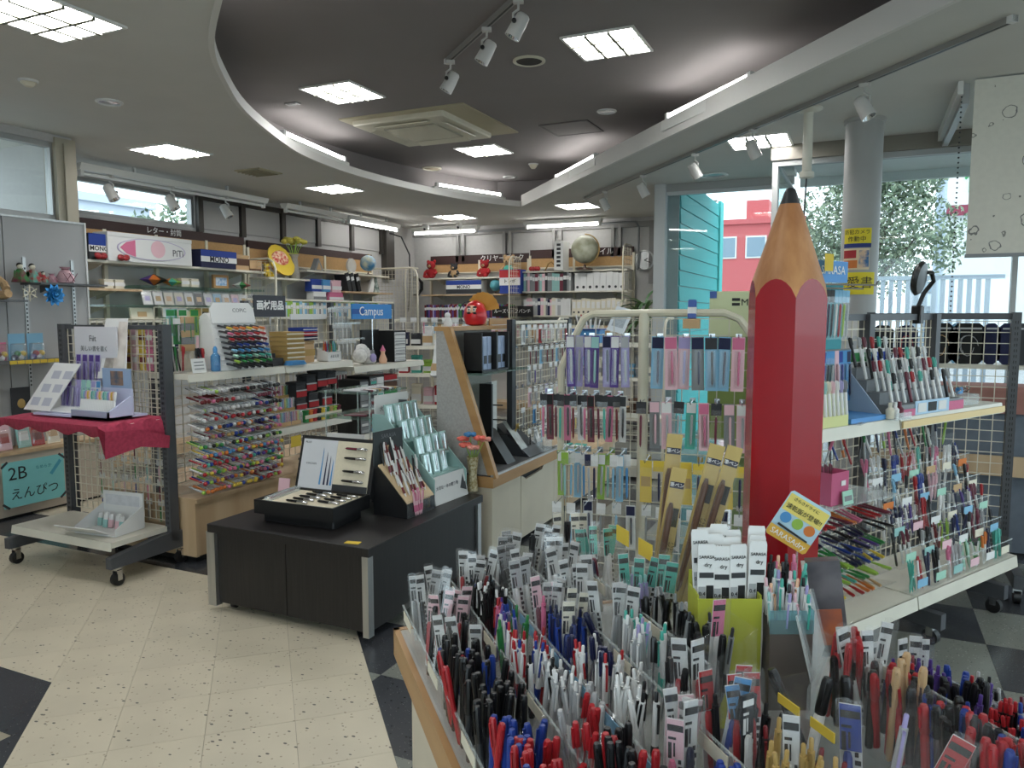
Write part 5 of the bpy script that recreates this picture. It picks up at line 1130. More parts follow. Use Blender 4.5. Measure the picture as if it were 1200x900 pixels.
# ================================================================== BLACK DISPLAY TABLE
BT = Fr(-2.40, 2.70, 0)
M_BLACKW = mat('black_oak_laminate', (34,31,31), .42, c2=(24,22,22), scale=10, stretch=(14,14,.5))
bt = thing('display_table', 'low black wood display table with aluminium corner posts on small casters', 'table', BT.w(0,.52,0), 0)
part(bt, 'table_top', MB().cbox(.955, 1.10, .04, .003, 0, .40), M_BLACKW)
for s_ in (-1, 1): part(bt, 'side_panel', MB().box(s_*.445-.008, s_*.445+.008, -.49, .50, .045, .40), M_BLACKW)
part(bt, 'front_panel', MB().box(-.455, -.012, -.525, -.51, .045, .395), M_BLACKW); part(bt, 'front_panel', MB().box(-.008, .455, -.525, -.51, .045, .395), M_BLACKW)
part(bt, 'back_panel', MB().box(-.44, .44, .50, .515, .045, .40), M_BLACKW)
for sx in (-1, 1):
    for sy in (-1, 1):
        part(bt, 'corner_post', MB().box(sx*.462-.026, sx*.462+.006 if sx > 0 else sx*.462+.026, sy*.525-.02, sy*.525+.02, .03, .40), M_STEEL)
        cs = part(bt, 'caster', MB().cyl((sx*.40-.012,sy*.46,.02),(sx*.40+.012,sy*.46,.02), .02, None, 12), P('black')); part(cs, 'fork', MB().box(sx*.40-.016,sx*.40+.016,sy*.46-.012,sy*.46+.012,.03,.046), M_CHROME)
pricetag(bt, (.36, -.535+.03, .4412), .07, .035, 'yellow', (rad(90),0,rad(10)))
zt = .441
# open pen case
PC = Fr(-2.46, 2.955, 0, zt)
CR_ = mat('cream_velvet', (214,204,180), .9, noise=.05, scale=80); BK = P('black', .45)
pc = thing('pen_case', 'open black presentation case of fountain pens on the black table', 'pen case', PC.w(0,0,0), rad(2)); KC = .9; pc.scale = (KC,KC,KC)
part(pc, 'base_foot', MB().cbox(.46, .26, .05, .006), BK)
part(pc, 'base_tray', MB().box(-.26,.26,-.17,.17,.05,.10).box(-.26,.26,-.17,-.16,.1,.125).box(-.26,.26,.16,.17,.1,.125).box(-.26,-.25,-.16,.16,.1,.125).box(.25,.26,-.16,.16,.1,.125), BK)
part(pc, 'cream_lining', MB().box(-.25,.25,-.16,.16,.1,.112), CR_)
LM = T(0,.17,.10) @ RX(-16)
part(pc, 'lid', MB().box(-.26,.26,-.0,.045,0,.33,0,LM), BK)
part(pc, 'lid_lining', MB().box(-.0,.235,-.004,0,.02,.31,0,LM), CR_)
part(pc, 'lid_poster', MB().box(-.24,.0,-.005,0,.02,.31,0,LM), mat('silver_poster', (200,202,206), .5, noise=.04, scale=6))
part(pc, 'lid_caption', MB().box(.0,.235,-.0055,-.003,.02,.06,0,LM), P('charcoal'))
LR = (PI/2 - rad(16), 0, 0)
def lidpt(x, z, y=-.006): return LM @ Vector((x, y, z))
letters(pc, 'PILOT', .016, M_INK, lidpt(-.205,.29), LR); letters(pc, 'cocoon', .024, M_GREYINK, lidpt(-.165,.17), LR)
for k, (x, c) in enumerate(((-.09,'lightblue'),(-.06,'navy'),(-.035,'navy'),(-.015,'lightblue'))):
    part(pc, 'printed_pen', MB().prism([(x-.006,.05),(x+.006,.05),(x+.003,.24-.02*k),(x,.26-.02*k)], .005, .006, 0, LM @ RX(90)), P(c))
_fp = [('fountain_pen', MB().lathe([(.002,0),(.006,.01),(.0068,.05),(.0068,.075)], 10, 0, RY(90)).mesh('barrel', P('black', .2))), ('cap', MB().lathe([(.0068,.075),(.0076,.078),(.0072,.13),(.004,.138)], 10, 0, RY(90)).mesh('cap', M_CHROME)), ('clip', MB().box(.085,.13,-.0015,.0015,.008,.0095).mesh('clip', M_CHROME))]
_fp2 = [('fountain_pen', MB().lathe([(.002,0),(.006,.01),(.0068,.05),(.0068,.075)], 10, 0, RY(90)).mesh('barrel', P('wine', .2)))] + _fp[1:]
for k in range(4):
    q = pc.matrix_basis @ lidpt(.06, .27-.055*k-.02*(k>1), -.012)
    put(_fp if k else _fp2, ('wine fountain pen, topmost in the lid of the open case','black fountain pen, second in the lid of the open case','black fountain pen, third in the lid of the open case','black fountain pen, lowest in the lid of the open case')[k], 'fountain pen', q, (-rad(16),0,0))
for k in range(9):
    r_, c_ = k % 5, k // 5
    put(_fp, ('black fountain pen in the left column of the open case tray','black fountain pen in the right column of the open case tray')[c_], 'fountain pen', PC.w((-.10+.17*c_)*KC, (.12-.055*r_)*KC, .12*KC), (0,0,rad(-3)), ('left tray column of fountain pens','right tray column of fountain pens')[c_])
t = thing('clear_pen_box', 'long clear box with a pen at the left of the open case tray', 'pen box', PC.w(-.21*KC,-.0,.1125*KC), rad(6)); part(t, 'box', MB().cbox(.035,.26,.02,.003), M_ACRE); part(t, 'pen', MB().cyl((0,-.1,.01),(0,.1,.01), .005), P('wine'))
# black stepped pen display
PB = Fr(-2.13, 3.275, 86, zt); KB = .68
pb = thing('pen_display_stand', 'black stepped pen display with red and white pens on the black table', 'display stand', PB.w(0,0,0), PB.rz); pb.scale = (1.15,KB,1)
part(pb, 'body', MB().prism([(-.16,0),(.15,0),(.15,.24),(.09,.24),(-.16,.07)], -.105, .105, 0, XZ), BK)
part(pb, 'header', MB().box(-.105,.105,.14,.15,.2,.42), mat('dark_slate_card', (50,56,58), .6)); letters(pb, 'SARASA', .03, M_GREYINK, (0,.138,.39)); part(pb, 'header_print', MB().box(-.04,.0,.136,.14,.25,.34), paper('tan'))
part(pb, 'tan_deck', MB().box(-.10,.10,-.15,.17,0,.008,0,T(0,-.03,.155) @ RX(34)), mat('tan_deck', (196,172,136), .6))
part(pb, 'clear_front', MB().box(-.105,.105,-.168,-.163,0,.09), M_ACR)
part(pb, 'leaflet', MB().box(-.0,.07,-.16,-.157,.02,.075), paper('tan'))
for k in range(26):
    c = ('darkred','white','wine','black','white','darkred')[k % 6]; r_ = k % 4; i = k // 4
    put(pen('click', c, c if k % 2 else 'white'), '%s pen standing in the black stepped display on the black table' % cn(c), 'pen', PB.w(-.085+.028*i+R.uniform(-.004,.004), (-.12+.07*r_)*KB, .10+.048*r_), (rad(-20+R.uniform(-6,6)), rad(R.uniform(-8,8)), PB.rz+R.uniform(-.3,.3)), '%s pens in the black stepped display' % cn(c), 'ink_pen')
for k in range(5): put(pen('click', 'pink', 'palepink'), 'pink pen in the clear front of the black stepped display', 'pen', PB.w(-.06+.012*k, -.175*KB, .004), (rad(-4), rad(R.uniform(-18,18)), PB.rz), 'pink pens in front of the black stepped display')
# teal tiered display
TD = Fr(-2.235, 3.60, 86, zt)
M_TEALC = mat('grey_teal_card', (146,178,174), .55)
td = thing('tiered_pen_display', 'pale teal four-tier card display of silver pen boxes on the black table', 'display stand', TD.w(0,0,0), TD.rz)
part(td, 'body', MB().prism([(-.20,0),(.2,0),(.2,.40),(.12,.40),(.12,.32),(.02,.32),(.02,.235),(-.08,.235),(-.08,.15),(-.17,.15),(-.2,.02)], -.155, .155, 0, XZ), M_TEALC)
for s_ in (-1,1): part(td, 'side_wing', MB().prism([(-.21,0),(.2,0),(.2,.47),(.12,.47),(-.21,.14)], -.004, .004, 0, T(s_*.158,0,0) @ XZ), M_TEALC)
part(td, 'front_card', MB().box(-.16,.16,-.005,.0,.0,.15,0,T(0,-.215,.0) @ RX(-10)), W_); letters(td, '大切な一本の贈り物', .024, M_GREYINK, (-.03,-.206,.085), (rad(80),0,0)); part(td, 'bow_print', MB().prism([(.09,.05),(.15,.08),(.15,.03),(.11,.06),(.13,.12)], .0055, .0062, 0, T(0,-.215,0) @ RX(80)), P('charcoal'))
part(td, 'header_card', MB().box(-.15,.15,.19,.195,.38,.57), W_); letters(td, '大切な一本', .032, M_GREYINK, (-.03,.188,.49)); part(td, 'bow_print', MB().prism([(.05,.44),(.14,.52),(.14,.43),(.06,.53)], -.187, -.186, 0, RX(90)), M_GREYINK)
_bx = [('pen_gift_box', MB().cbox(.062,.018,.125,.003).mesh('pen_gift_box', M_TEALC)), ('clear_window', MB().box(-.024,.024,-.0105,-.009,.012,.115).mesh('clear_window', mat('silver_film', (198,216,214), .15, .7, noise=.3, scale=30))), ('pen', MB().cyl((0,-.0125,.02),(.005,-.0125,.11), .004).mesh('pen', M_CHROME))]
for r_ in range(4):
    for k in range(4 if r_ else 3):
        put(_bx, 'silver-windowed teal pen box in the %s tier of the teal display' % ('lowest','second','third','top')[r_], 'pen box', TD.w(-.115+.077*k, (-.14,-.095,.005,.105)[r_]-.0, (.152,.237,.322,.402)[r_]-.004-(.085 if r_ else .055)+.0862*(1 if r_ else .64)), (rad(-12),0,TD.rz), 'pen boxes in the %s tier of the teal display' % ('lowest','second','third','top')[r_])
# papers behind the case
def standcard(name, label, p, deg, w, h, m, lean=-10, foot=True):
    t = thing(name, label, 'card stand', p, rad(deg)); part(t, 'sheet', MB().box(-w/2,w/2,-.003,.003,0,h,0,RX(lean)), m)
    if foot: part(t, 'foot', MB().box(-w*.3,w*.3,.0,.08,0,.005).bar((0,.075,0),(0,-.003*0+.02,h*.5),.01,.004), M_ACRE)
    return t
standcard('white_board', 'tall white blank card standing behind the open pen case', (-2.60,3.36,zt), 4, .24, .36, W_)
t = standcard('price_notice', 'small yellow price notice on a grey stand behind the open pen case', (-2.80,3.34,zt), 6, .10, .26, P('grey', .6)); part(t, 'yellow_print', MB().box(-.05,.03,-.006,-.003,.17,.25,0,RX(-10)), paper('yellow')); letters(t, '¥3,300', .022, M_INK, (-.01,-.045,.215), (rad(80),0,0))
t = thing('leaflet_rack', 'clear rack of white leaflets behind the black pen display', 'leaflet rack', (-2.52,3.55,zt), rad(4))
part(t, 'holder', MB().box(-.12,.12,-.06,-.057,0,.12).box(-.12,.12,.06,.063,0,.2).box(-.12,-.117,-.06,.06,0,.16).box(.117,.12,-.06,.06,0,.16), M_ACR)
for k in range(6): part(t, 'leaflet', MB().box(-.1,-.02,-.001,.001,0,.24,0,T(.025*k,-.05+.02*k,.003) @ RX(-6)), W_)
part(t, 'blue_leaflet', MB().prism([(0,0),(.1,0),(.1,.2)], -.001, .001, 0, T(0,-.064,.003) @ RX(90)), mat('blue_print_card', (40,80,170), .6))
t = thing('grey_pen_pouch', 'dark grey pouch leaning behind the black pen display', 'pouch', (-2.36,3.38,zt), rad(4)); part(t, 'pouch', MB().cbox(.09,.03,.3,.01), P('charcoal', .8)); part(t, 'flap', MB().box(-.045,.045,-.018,-.015,.2,.3), P('grey', .8))
standcard('small_pink_card', 'small pink note block left of the open pen case', (-2.80,3.12,zt), 4, .07, .14, paper('palepink'))
# ================================================================== CENTRE COUNTER WITH SLANTED PARTITION
CT = Fr(-1.93, 0, 90)
M_GREYTEX = mat('grey_textured_board', (168,166,162), .8, noise=.15, scale=90)
M_CTRTOP = mat('charcoal_counter_top', (66,68,70), .6, noise=.15, scale=60)
ct = thing('display_counter', 'low cream counter with tan edging and a slanted partition panel', 'counter', CT.w(4.4,.25,0), CT.rz); o = 4.4; bo = .25
def cb(a0,a1,b0,b1,z0,z1): return MB().box(a0-o,a1-o,b0-bo,b1-bo,z0,z1)
part(ct, 'front_panel', cb(3.92,4.33,.01,.03,.03,.45), M_CREAMP)
part(ct, 'door', MB().prism([(4.337-o,.03),(4.90-o,.03),(4.90-o,.45),(4.72-o,.45),(4.68-o,.415),(4.42-o,.40),(4.36-o,.43),(4.337-o,.43)], -.028, -.01, 0, T(0,-bo,0) @ RX(90) @ Matrix.Scale(1,4)), M_CREAMP)
part(ct, 'carcass', cb(3.92,4.97,.035,.60,.03,.45), P('black', .7))
part(ct, 'front_panel', cb(4.905,4.97,.01,.03,.03,.45), M_CREAMP)
part(ct, 'end_panel', cb(3.90,3.92,.0,.62,.03,.46), M_CREAMP)
part(ct, 'edge_band', cb(3.89,4.98,-.012,.62,.45,.515), M_TAN)
part(ct, 'worktop', cb(3.9,4.97,.01,.62,.515,.522), M_CTRTOP)
part(ct, 'metal_strip', cb(3.89,4.98,-.012,.004,.515,.527), M_STEEL)
part(ct, 'kick', cb(3.94,4.95,.06,.58,0,.03), P('black', .7))
# wedge partition in the plane across the aisle: slanted tan edge
y0 = 3.905
wedge = [(0,.522),(.30,1.36),(.37,1.36),(.37,.522)]
part(ct, 'partition', MB().prism([(b-bo,z) for b,z in wedge][::-1], y0-o, y0-o+.03, 0, XZ), M_GREYTEX)
part(ct, 'slanted_edge', MB().bar((y0-o+.015,-.004-bo,.50),(y0-o+.015,.297-bo,1.37), .036, .05), M_TAN)
part(ct, 'top_board', cb(3.90,4.85,.28,.38,1.36,1.385), M_TAN)
part(ct, 'back_board', cb(3.935,4.6,.35,.37,.53,1.36), M_GREYTEX)
part(ct, 'glass_shelf', cb(3.94,4.62,.08,.35,1.10,1.108), M_SHELFGLASS)
gt = thing('glass_shelf_stand', 'small glass shelf stand left of the slanted partition', 'shelf stand', CT.w(3.60,.68,.442), CT.rz)
for z in (.578,.438): part(gt, 'glass_shelf', MB().box(-.2,.2,-.17,.17,z,z+.008), M_SHELFGLASS)
for x in (-.2,.2):
    for y in (-.15,.15): part(gt, 'leg', MB().cyl((x*.75,y,0),(x*.75,y,.588), .005, None, 8), M_ACRE)
# goods around the partition
cs_ = thing('pen_case_display', 'black display case of pale blue boxed pens on the glass shelf', 'display case', CT.w(4.20,.18,1.109), CT.rz)
part(cs_, 'frame', MB().box(-.19,.19,.05,.06,0,.24).box(-.19,-.18,-.06,.05,0,.24).box(.18,.19,-.06,.05,0,.24).box(.01,.03,-.06,.05,0,.24).box(-.19,.19,-.06,.05,0,.012), BK)
for k in range(6):
    x = -.155+.06*k if k < 3 else -.155+.06*k+.015
    part(cs_, 'boxed_pen', MB().cbox(.05,.03,.2,.004,0,.014,T(x,-.02,0)), mat('pale_blue_box', (158,176,206), .4, noise=.15, scale=20)); part(cs_, 'label', MB().box(x-.018,x+.018,-.037,-.035,.05,.1), P('black') if k % 2 else P('charcoal'))
t = thing('price_rail', 'long tan price strip standing on top of the partition', 'price strip', CT.w(4.62,.3,1.386), CT.rz); part(t, 'strip', MB().box(-.15,.16,-.004,.004,0,.045), M_TAN); part(t, 'foot', MB().box(-.14,.15,-.02,.02,0,.004), P('white'))
# daruma doll with a fan
dr = thing('daruma_doll', 'red round daruma doll with a gold fan on top of the partition', 'daruma doll', CT.w(CT.px(557,385,.33)[0],.33,1.386), rad(14)); dr.scale = (.62,.62,.7)
part(dr, 'body', MB().lathe([(.06,0),(.1,.015),(.125,.08),(.11,.15),(.08,.2),(.03,.225),(.0,.23)], 20), mat('glossy_red_paint', (196,30,34), .3))
part(dr, 'face', MB().ball((-.01,-.085,.135), .062, 14, 8, (1,.55,.8)), P('peach', .6))
for k in (-1,1):
    e_ = part(dr, 'eye', MB().ball((-.01+k*.026,-.118,.145), .016, 10, 6, (1,.4,1)), P('white')); part(e_, 'pupil', MB().ball((-.01+k*.026,-.124,.145), .007, 8, 5), P('black'))
    part(dr, 'eyebrow', MB().ball((-.01+k*.032,-.11,.168), .02, 8, 5, (1.2,.5,.45)), P('black')); part(dr, 'moustache', MB().ball((-.01+k*.03,-.115,.115), .018, 8, 5, (1.2,.5,.6)), P('black'))
for k in range(9):
    q = -70+17.5*k
    part(dr, 'fan_blade', MB().prism([(0,0),(.035,.17),(.0,.18),(-.035,.17)], -.002, .002, 0, T(.06,.09,.13) @ RY(q) @ RX(90)), mat('gold_fan', (196,140,50), .45, .2))
part(dr, 'ring', MB().tube([(-.09+.1*math.cos(x*PI/8),.08,.12+.1*math.sin(x*PI/8)) for x in range(17)], .005, 6), P('charcoal'))
for k, (a, c, l) in enumerate(((4.14,'tan','small tan cat figure beside the daruma doll'),(3.86,'white','small white figure left of the daruma doll'))):
    t = thing('figurine', l, 'figurine', CT.w(a+.30,.33,1.386), 0) if k == 0 else thing('figurine', l, 'figurine', CT.w(3.98,.33,1.386), 0)
    t.scale = (.6,.6,.6)
    part(t, 'body', MB().lathe([(.035,0),(.045,.03),(.03,.08),(.0,.1)], 12), P(c, .6)); part(t, 'head', MB().ball((0,-.01,.11), .03), P(c, .6))
# black leaning displays on the counter
bd = thing('pen_card_stand', 'tall black and white pen poster stand on the counter', 'display stand', CT.w(4.36,.22,.523), CT.rz)
part(bd, 'back_card', MB().box(-.1,.12,.03,.036,0,.5), W_); part(bd, 'black_side', MB().box(-.12,-.1,-.05,.036,0,.5), P('black')); part(bd, 'header', MB().box(-.095,.03,.024,.03,.42,.5), P('black'))
part(bd, 'photo', MB().box(-.09,-.03,.024,.03,.1,.38), paper('tan'))
for k in range(3): part(bd, 'hook_arm', MB().bar((-.06+.05*k,.03,.36-.1*k),(-.04+.05*k,-.09,.36-.1*k),.008,.008), P('black'))
part(bd, 'black_base', MB().prism([(-.16,0),(.03,0),(.03,.22),(-.02,.2)], -.12, .0, 0, XZ), P('black'))
bl = thing('calligraphy_stand', 'black wedge display of silver pens on the counter', 'display stand', CT.w(4.64,.16,.523), CT.rz)
part(bl, 'wedge', MB().prism([(-.13,0),(.12,0),(.12,.2)], -.12, .12, 0, XZ), P('charcoal')); part(bl, 'silver_sheet', MB().box(-.1,.0,-.002,.002,0,.26,0,T(-.02,-.09,.02) @ RX(-38)), mat('silver_sheet', (170,170,166), .3, .4, noise=.3, scale=20)); part(bl, 'gold_trim', MB().tube([(-.05,.02,.12),(-.02,.0,.2),(.03,.02,.16),(.0,.06,.24)], .006, 6), mat('gold_metal', (190,160,90), .3, .8))
t = thing('clear_case', 'small clear case with a white card at the far end of the counter', 'display case', CT.w(4.80,.06,.523), CT.rz); part(t, 'case', MB().cbox(.14,.1,.08,.004), M_ACRE); part(t, 'card', MB().box(-.03,.03,-.002,.002,.06,.17,0,RX(-20)), W_)
t = thing('clear_case', 'clear case of blue clips beside the white card case', 'display case', CT.w(4.90,.17,.523), CT.rz); part(t, 'case', MB().cbox(.13,.1,.06,.004), M_ACRE); part(t, 'clips', MB().cbox(.1,.07,.035,.008,0,.005), mat('blue_clip_mix', (60,110,180), .5, c2=(220,220,220), scale=60))
# flowers in a glass by the partition
fv = thing('flower_glass', 'coral and blue paper flowers in a patterned glass by the partition', 'vase', (-2.02,3.83,.442), 0)
part(fv, 'glass', MB().lathe([(.03,0),(.03,.02),(.024,.1),(.035,.2),(.031,.19)], 14), mat('gold_mesh_glass', (160,140,90), .3, .3, c2=(220,210,180), scale=70))
for k, (x,y,z,c) in enumerate(((-.05,-.02,.30,'coral'),(0,-.03,.33,'blue2'),(.05,-.01,.31,'coral'),(-.02,-.05,.27,'coral'),(.03,-.05,.26,'pale'),(-.06,.02,.26,'pale'),(.07,.02,.30,'pale'))):
    m = {'coral': mat('coral_petal', (226,110,96), .8), 'blue2': mat('blue_petal', (60,120,170), .8), 'pale': mat('salmon_petal', (224,150,136), .8)}[c]
    s_ = part(fv, 'stem', MB().tube([(0,0,.05),(x*.3,y*.3,.2),(x,y,z)], .003, 4), P('lime'))
    fm = MB()
    for q in range(8): fm.ball((x+.022*math.cos(q*PI/4),y+.022*math.sin(q*PI/4),z+.006*(q%2)), .017, 7, 5, (1,1,.6))
    part(s_, 'flower', fm, m)
# glass shelves left of the partition: small goods
for k in range(12):
    c = ('silver','black','wine','white','grey','gold')[k % 6]
    put(pen('cap', c, 'silver'), '%s pen lying on the glass shelf left of the partition' % cn(c), 'pen', CT.w(3.44+.026*k, .70, 1.035), (rad(92), 0, CT.rz+.2), '%s pens on the glass shelf left of the partition' % cn(c))
for k in range(10):
    put(pen('cap', ('wine','black','darkred')[k%3], ('wine','black','darkred')[k%3]), '%s pen lying on the lower glass shelf beside the flowers' % cn(('wine','black','darkred')[k%3]), 'pen', CT.w(3.44+.026*k, .70, .895), (rad(88), 0, CT.rz+.1), '%s pens on the lower glass shelf' % cn(('wine','black','darkred')[k%3]))
t = thing('brown_pen_roll', 'brown and white packaged pen rolls leaning on the partition top', 'goods pack', CT.w(CT.px(520,425,.42)[0],.42,1.20), CT.rz)
for k in range(2): part(t, 'pack', MB().cbox(.06,.05,.22,.006,0,0,T(.08*k-.1,0,-.12) @ RY(18)), paper('white' if k == 0 else 'brown')); part(t, 'band', MB().cbox(.064,.054,.05,.006,0,.03,T(.08*k-.1,0,-.12) @ RY(18)), paper('tan'))
# ================================================================== CENTRE GRID RACK ABOVE THE COUNTER
GR = Fr(-2.13, 0, 90)
cg = thing('grid_display_rack', 'dark-posted grid rack of hanging packs behind the counter', 'display rack', GR.w(5.15,0,.524), GR.rz); o2 = 5.15
for a in (4.60, 5.66): part(cg, 'post', MB().box(a-o2-.03, a-o2+.03, -.02, .02, .0 if a < 5 else -.13, .90), mat('dark_post', (48,50,54), .5))
part(cg, 'grid', wiregrid(4.63-o2, 5.63-o2, .02, .88, .05), M_WIRE); part(cg, 'top_bar', MB().box(4.63-o2,5.63-o2,-.01,.01,.87,.89), M_WIRE)
cols_ = [['white','red','cream','white','tan'], ['green','darkred','red','wine','pink','skyblue'], ['silver','white','purple','grey'], ['silver','skyblue','white','palepink','lilac'], ['orange','navy','white','lightblue','grey'], ['black','charcoal','silver','yellow','skyblue']]
for r_ in range(6):
    for k in range(10):
        c = cols_[r_][(k*2+r_) % len(cols_[r_])]; a = 4.68+.1*k; z = 1.38-.14*r_
        if r_ in (1,3,5): link('hook', HOOK, cg, (a-o2, 0, z-.524+.004))
        if R.random() < .1: continue
        put(hangpack('bag' if (k+r_)%3 else 'blister', c if (k+r_)%3 == 0 else 'white', .06, .125, c if (k+r_)%3 else 'white'), '%s pack hanging in row %s of the dark-posted centre rack' % (cn(c), ('one','two','three','four','five','six')[r_]), 'pen pack', GR.w(a, -.10 if r_ % 2 else -.05, z), (0,0,GR.rz), '%s packs in row %d of the centre rack' % (cn(c), r_+1))
# second plinth beyond the counter
p2 = thing('low_plinth', 'low beige wood plinth with a display tray beyond the counter', 'plinth', CT.w(5.75,.3,0), CT.rz)
part(p2, 'front_panel', MB().box(-.55,.6,-.29,-.27,.045,.35), M_WOODP); part(p2, 'end_panel', MB().box(-.57,-.55,-.29,.3,.045,.35), M_WOODP); part(p2, 'top', MB().box(-.58,.62,-.31,.32,.35,.39), M_WOODP); part(p2, 'kick', MB().box(-.53,.58,-.25,.28,0,.045), P('black', .7))
for k in range(10):
    c = ('white','skyblue','grey','white','teal')[k%5]
    carton(CT, 5.3+.085*(k%5), .08+.12*(k//5), .391, .075, .09, .04, c, '%s small goods box on the low plinth' % cn(c), bands=((.2,.7,'grey'),), group='%s small boxes on the low plinth' % cn(c), name='goods_box')
# ================================================================== MIDDLE DISTANCE: WIRE SHELF RACKS
def wirerack(label, fr, a0, a1, zs_, h, d=.3):
    o = (a0+a1)/2; t = thing('wire_shelf_rack', label, 'shelf rack', fr.w(o,0,0), fr.rz)
    for a in (a0-o, a1-o): part(t, 'upright', MB().tube([(a,0,0),(a,0,h-.1),(a,.03,h-.03),(a,.1,h),(a,d,h)], .012, 7), M_WIRE)
    part(t, 'back_grid', wiregrid(a0-o,a1-o,.3,h-.02,.07,d,.002), M_WIRE)
    for z in zs_: part(t, 'shelf', shelfboard(a0-o,a1-o,.0,d,z,.02,.03), M_SHELF)
    part(t, 'base', MB().box(a0-o,a1-o,.0,d,.02,.12), M_SHELF)
    return t
W1 = Fr(0, 6.48, 0)
wirerack('cream wire shelf rack behind the dark-posted centre rack', W1, -2.55, -1.55, (.55,.9,1.2), 1.42)
t = thing('blue_basket', 'blue basket of small goods on the wire rack', 'basket', W1.w(-2.28,.12,1.201), 0); part(t, 'basket', MB().prism([(-.13,-.08),(.13,-.08),(.13,.08),(-.13,.08)], 0, .12), P('lightblue', .5)); part(t, 'rim', MB().box(-.14,.14,-.09,.09,.115,.125), P('blue', .5))
for k in range(6): put(pen('marker', ('white','red','white','skyblue','white','darkred')[k], 'white'), '%s tube standing in the blue basket' % cn(('white','red','white','skyblue','white','darkred')[k]), 'tube', W1.w(-2.36+.035*k,.1,1.325), (rad(-8),rad(6*(k-3)),0), '%s tubes in the blue basket' % ('white','red','white','skyblue','white','darkred')[k])
t = thing('clipboard_notice', 'pale blue printed notice sheet leaning above the wire rack', 'notice', W1.w(-2.02,.08,1.30), rad(-8)); part(t, 'sheet', MB().box(-.09,.09,-.002,.002,0,.24,0,RX(-24) @ RY(14)), mat('pale_blue_paper', (206,216,222), .7)); part(t, 'print', MB().box(-.06,.06,-.004,-.002,.05,.19,0,RX(-24) @ RY(14)), mat('pale_print', (170,182,190), .7, noise=.2, scale=60)); part(t, 'stand', MB().box(-.05,.05,0,.08,-.1,.0), M_ACRE)
for k in range(9): carton(W1, -2.48+.1*k, .12, .901, .08, .1, R.uniform(.08,.2), ('white','skyblue','grey','cream','lilac')[k%5], '%s small pack on the middle shelf of the wire rack' % cn(('white','skyblue','grey','cream','lilac')[k%5]), bands=((.2,.5,'grey'),), group='%s packs on the wire rack' % ('white','skyblue','grey','cream','lilac')[k%5], name='goods_box')
# rack seen between the gondola and the partition
W2 = Fr(-4.02, 6.02, 18)
wirerack('cream shelf rack of small goods between the gondola and the partition', W2, .0, .86, (.6,.9,1.16), 1.4)
for r_, z in enumerate((.601,.901,1.161)):
    for k in range(7):
        c = ('white','red','navy','cream','teal','charcoal','palepink','lime')[(k*3+r_)%8]
        carton(W2, .08+.115*k, .12+.04*math.sin(k), z, .09, .09, R.uniform(.08,.2), c, '%s goods box on the %s shelf of the rack left of the partition' % (cn(c), ('lower','middle','upper')[r_]), bands=((.15,.5,'white' if c != 'white' else 'tan'),), group='%s boxes on the %s rack shelf' % (cn(c), ('lower','middle','upper')[r_]), name='goods_box')
for k in range(8):
    c = ('white','silver','pink','skyblue','red','white')[k%6]
    put(hangpack('bag','white',.06,.15,c), '%s pack hanging on top of the rack left of the partition' % cn(c), 'goods pack', W2.w(.1+.1*k,.02,1.42), (0,0,W2.rz), '%s packs on top of the rack left of the partition' % cn(c))
# ================================================================== BACK WALL SHELVING
BW = Fr(0, 10.57, 0)
wallunit('back wall shelving with plush toys and a brown lettered header', BW, -6.50, -4.75, (-5.6,), ('クリヤーブック', .11, -5.2), [(-6.5,-4.75,2.03,M_SHELF,.36),(-6.5,-4.75,1.77,M_WOODP,.36),(-6.5,-4.75,1.4,M_SHELF,.36),(-6.5,-4.75,1.1,M_SHELF,.36)], 2.40, .14)
wallunit('back wall shelving of clear books and binders with a brown header', BW, -4.72, -3.08, (-4.0,), ('ファイル', .11, -3.6), [(-4.72,-3.08,2.10,M_SHELF,.36),(-4.72,-3.08,1.80,M_SHELF,.36),(-4.72,-3.08,1.44,M_SHELF,.36),(-4.72,-3.08,1.1,M_SHELF,.36)], 2.44, .13)
for a, s, c, sh, l in ((-6.36,.62,'red',None,'red plush toy at the left of the back wall shelf'), (-5.94,.5,'charcoal','tan','small dark plush in a tan coat on the back wall shelf'), (-5.40,.58,'red',None,'red plush bear in the middle of the back wall shelf')):
    plush(BW, a, .1, 2.03, s*.85, c, l, sh)
plush(BW, -4.98-.0, .1, 2.03, .6, 'tan', 'beige teddy bear in a teal shirt on the back wall shelf', 'teal')
plush(BW, -4.80, .05, 1.97+.06, .4, 'palepink', 'small pink plush at the right end of the plush shelf', 'pink') if False else None
carton(BW, -5.72, .1, 1.77, .62, .2, .22, 'white', 'striped blue white and black eraser box on the back wall shelf', bands=((.66,.98,'blue'),(.36,.66,'white'),(.02,.36,'charcoal')), text=('MONO', .075, M_INK, .5))
carton(BW, -4.88, .02, 1.77, .34, .22, .36, 'blue', 'tall red white and blue box at the right end of the back wall shelf', bands=((.66,.98,'red'),(.34,.66,'white')), text=('トンボ', .07, M_INK, .5))
globe(BW, -5.20, .08, 1.772, .09, mat('teal_globe', (80,150,160), .4), 'little teal globe on the back wall shelf')
globe(BW, -3.72, .0, 2.102, .20, mat('antique_globe', (190,192,172), .5, c2=(150,150,124), scale=6), 'large antique desk globe on top of the binder shelving')
t = thing('silver_mirror_box', 'silver framed square beside the little teal globe', 'picture frame', BW.w(-5.06-.0,.1,1.772), 0); part(t, 'frame', MB().box(-.1,.1,-.01,.01,0,.2), P('silver')); part(t, 'glass', MB().box(-.08,.08,-.012,-.01,.02,.18), M_CHROME)
t = thing('white_file_box', 'white lettered file box standing by the antique globe', 'file box', BW.w(-4.10,.05,2.102), 0); part(t, 'box', MB().box(-.07,.07,-.12,.12,0,.42), paper('white'))
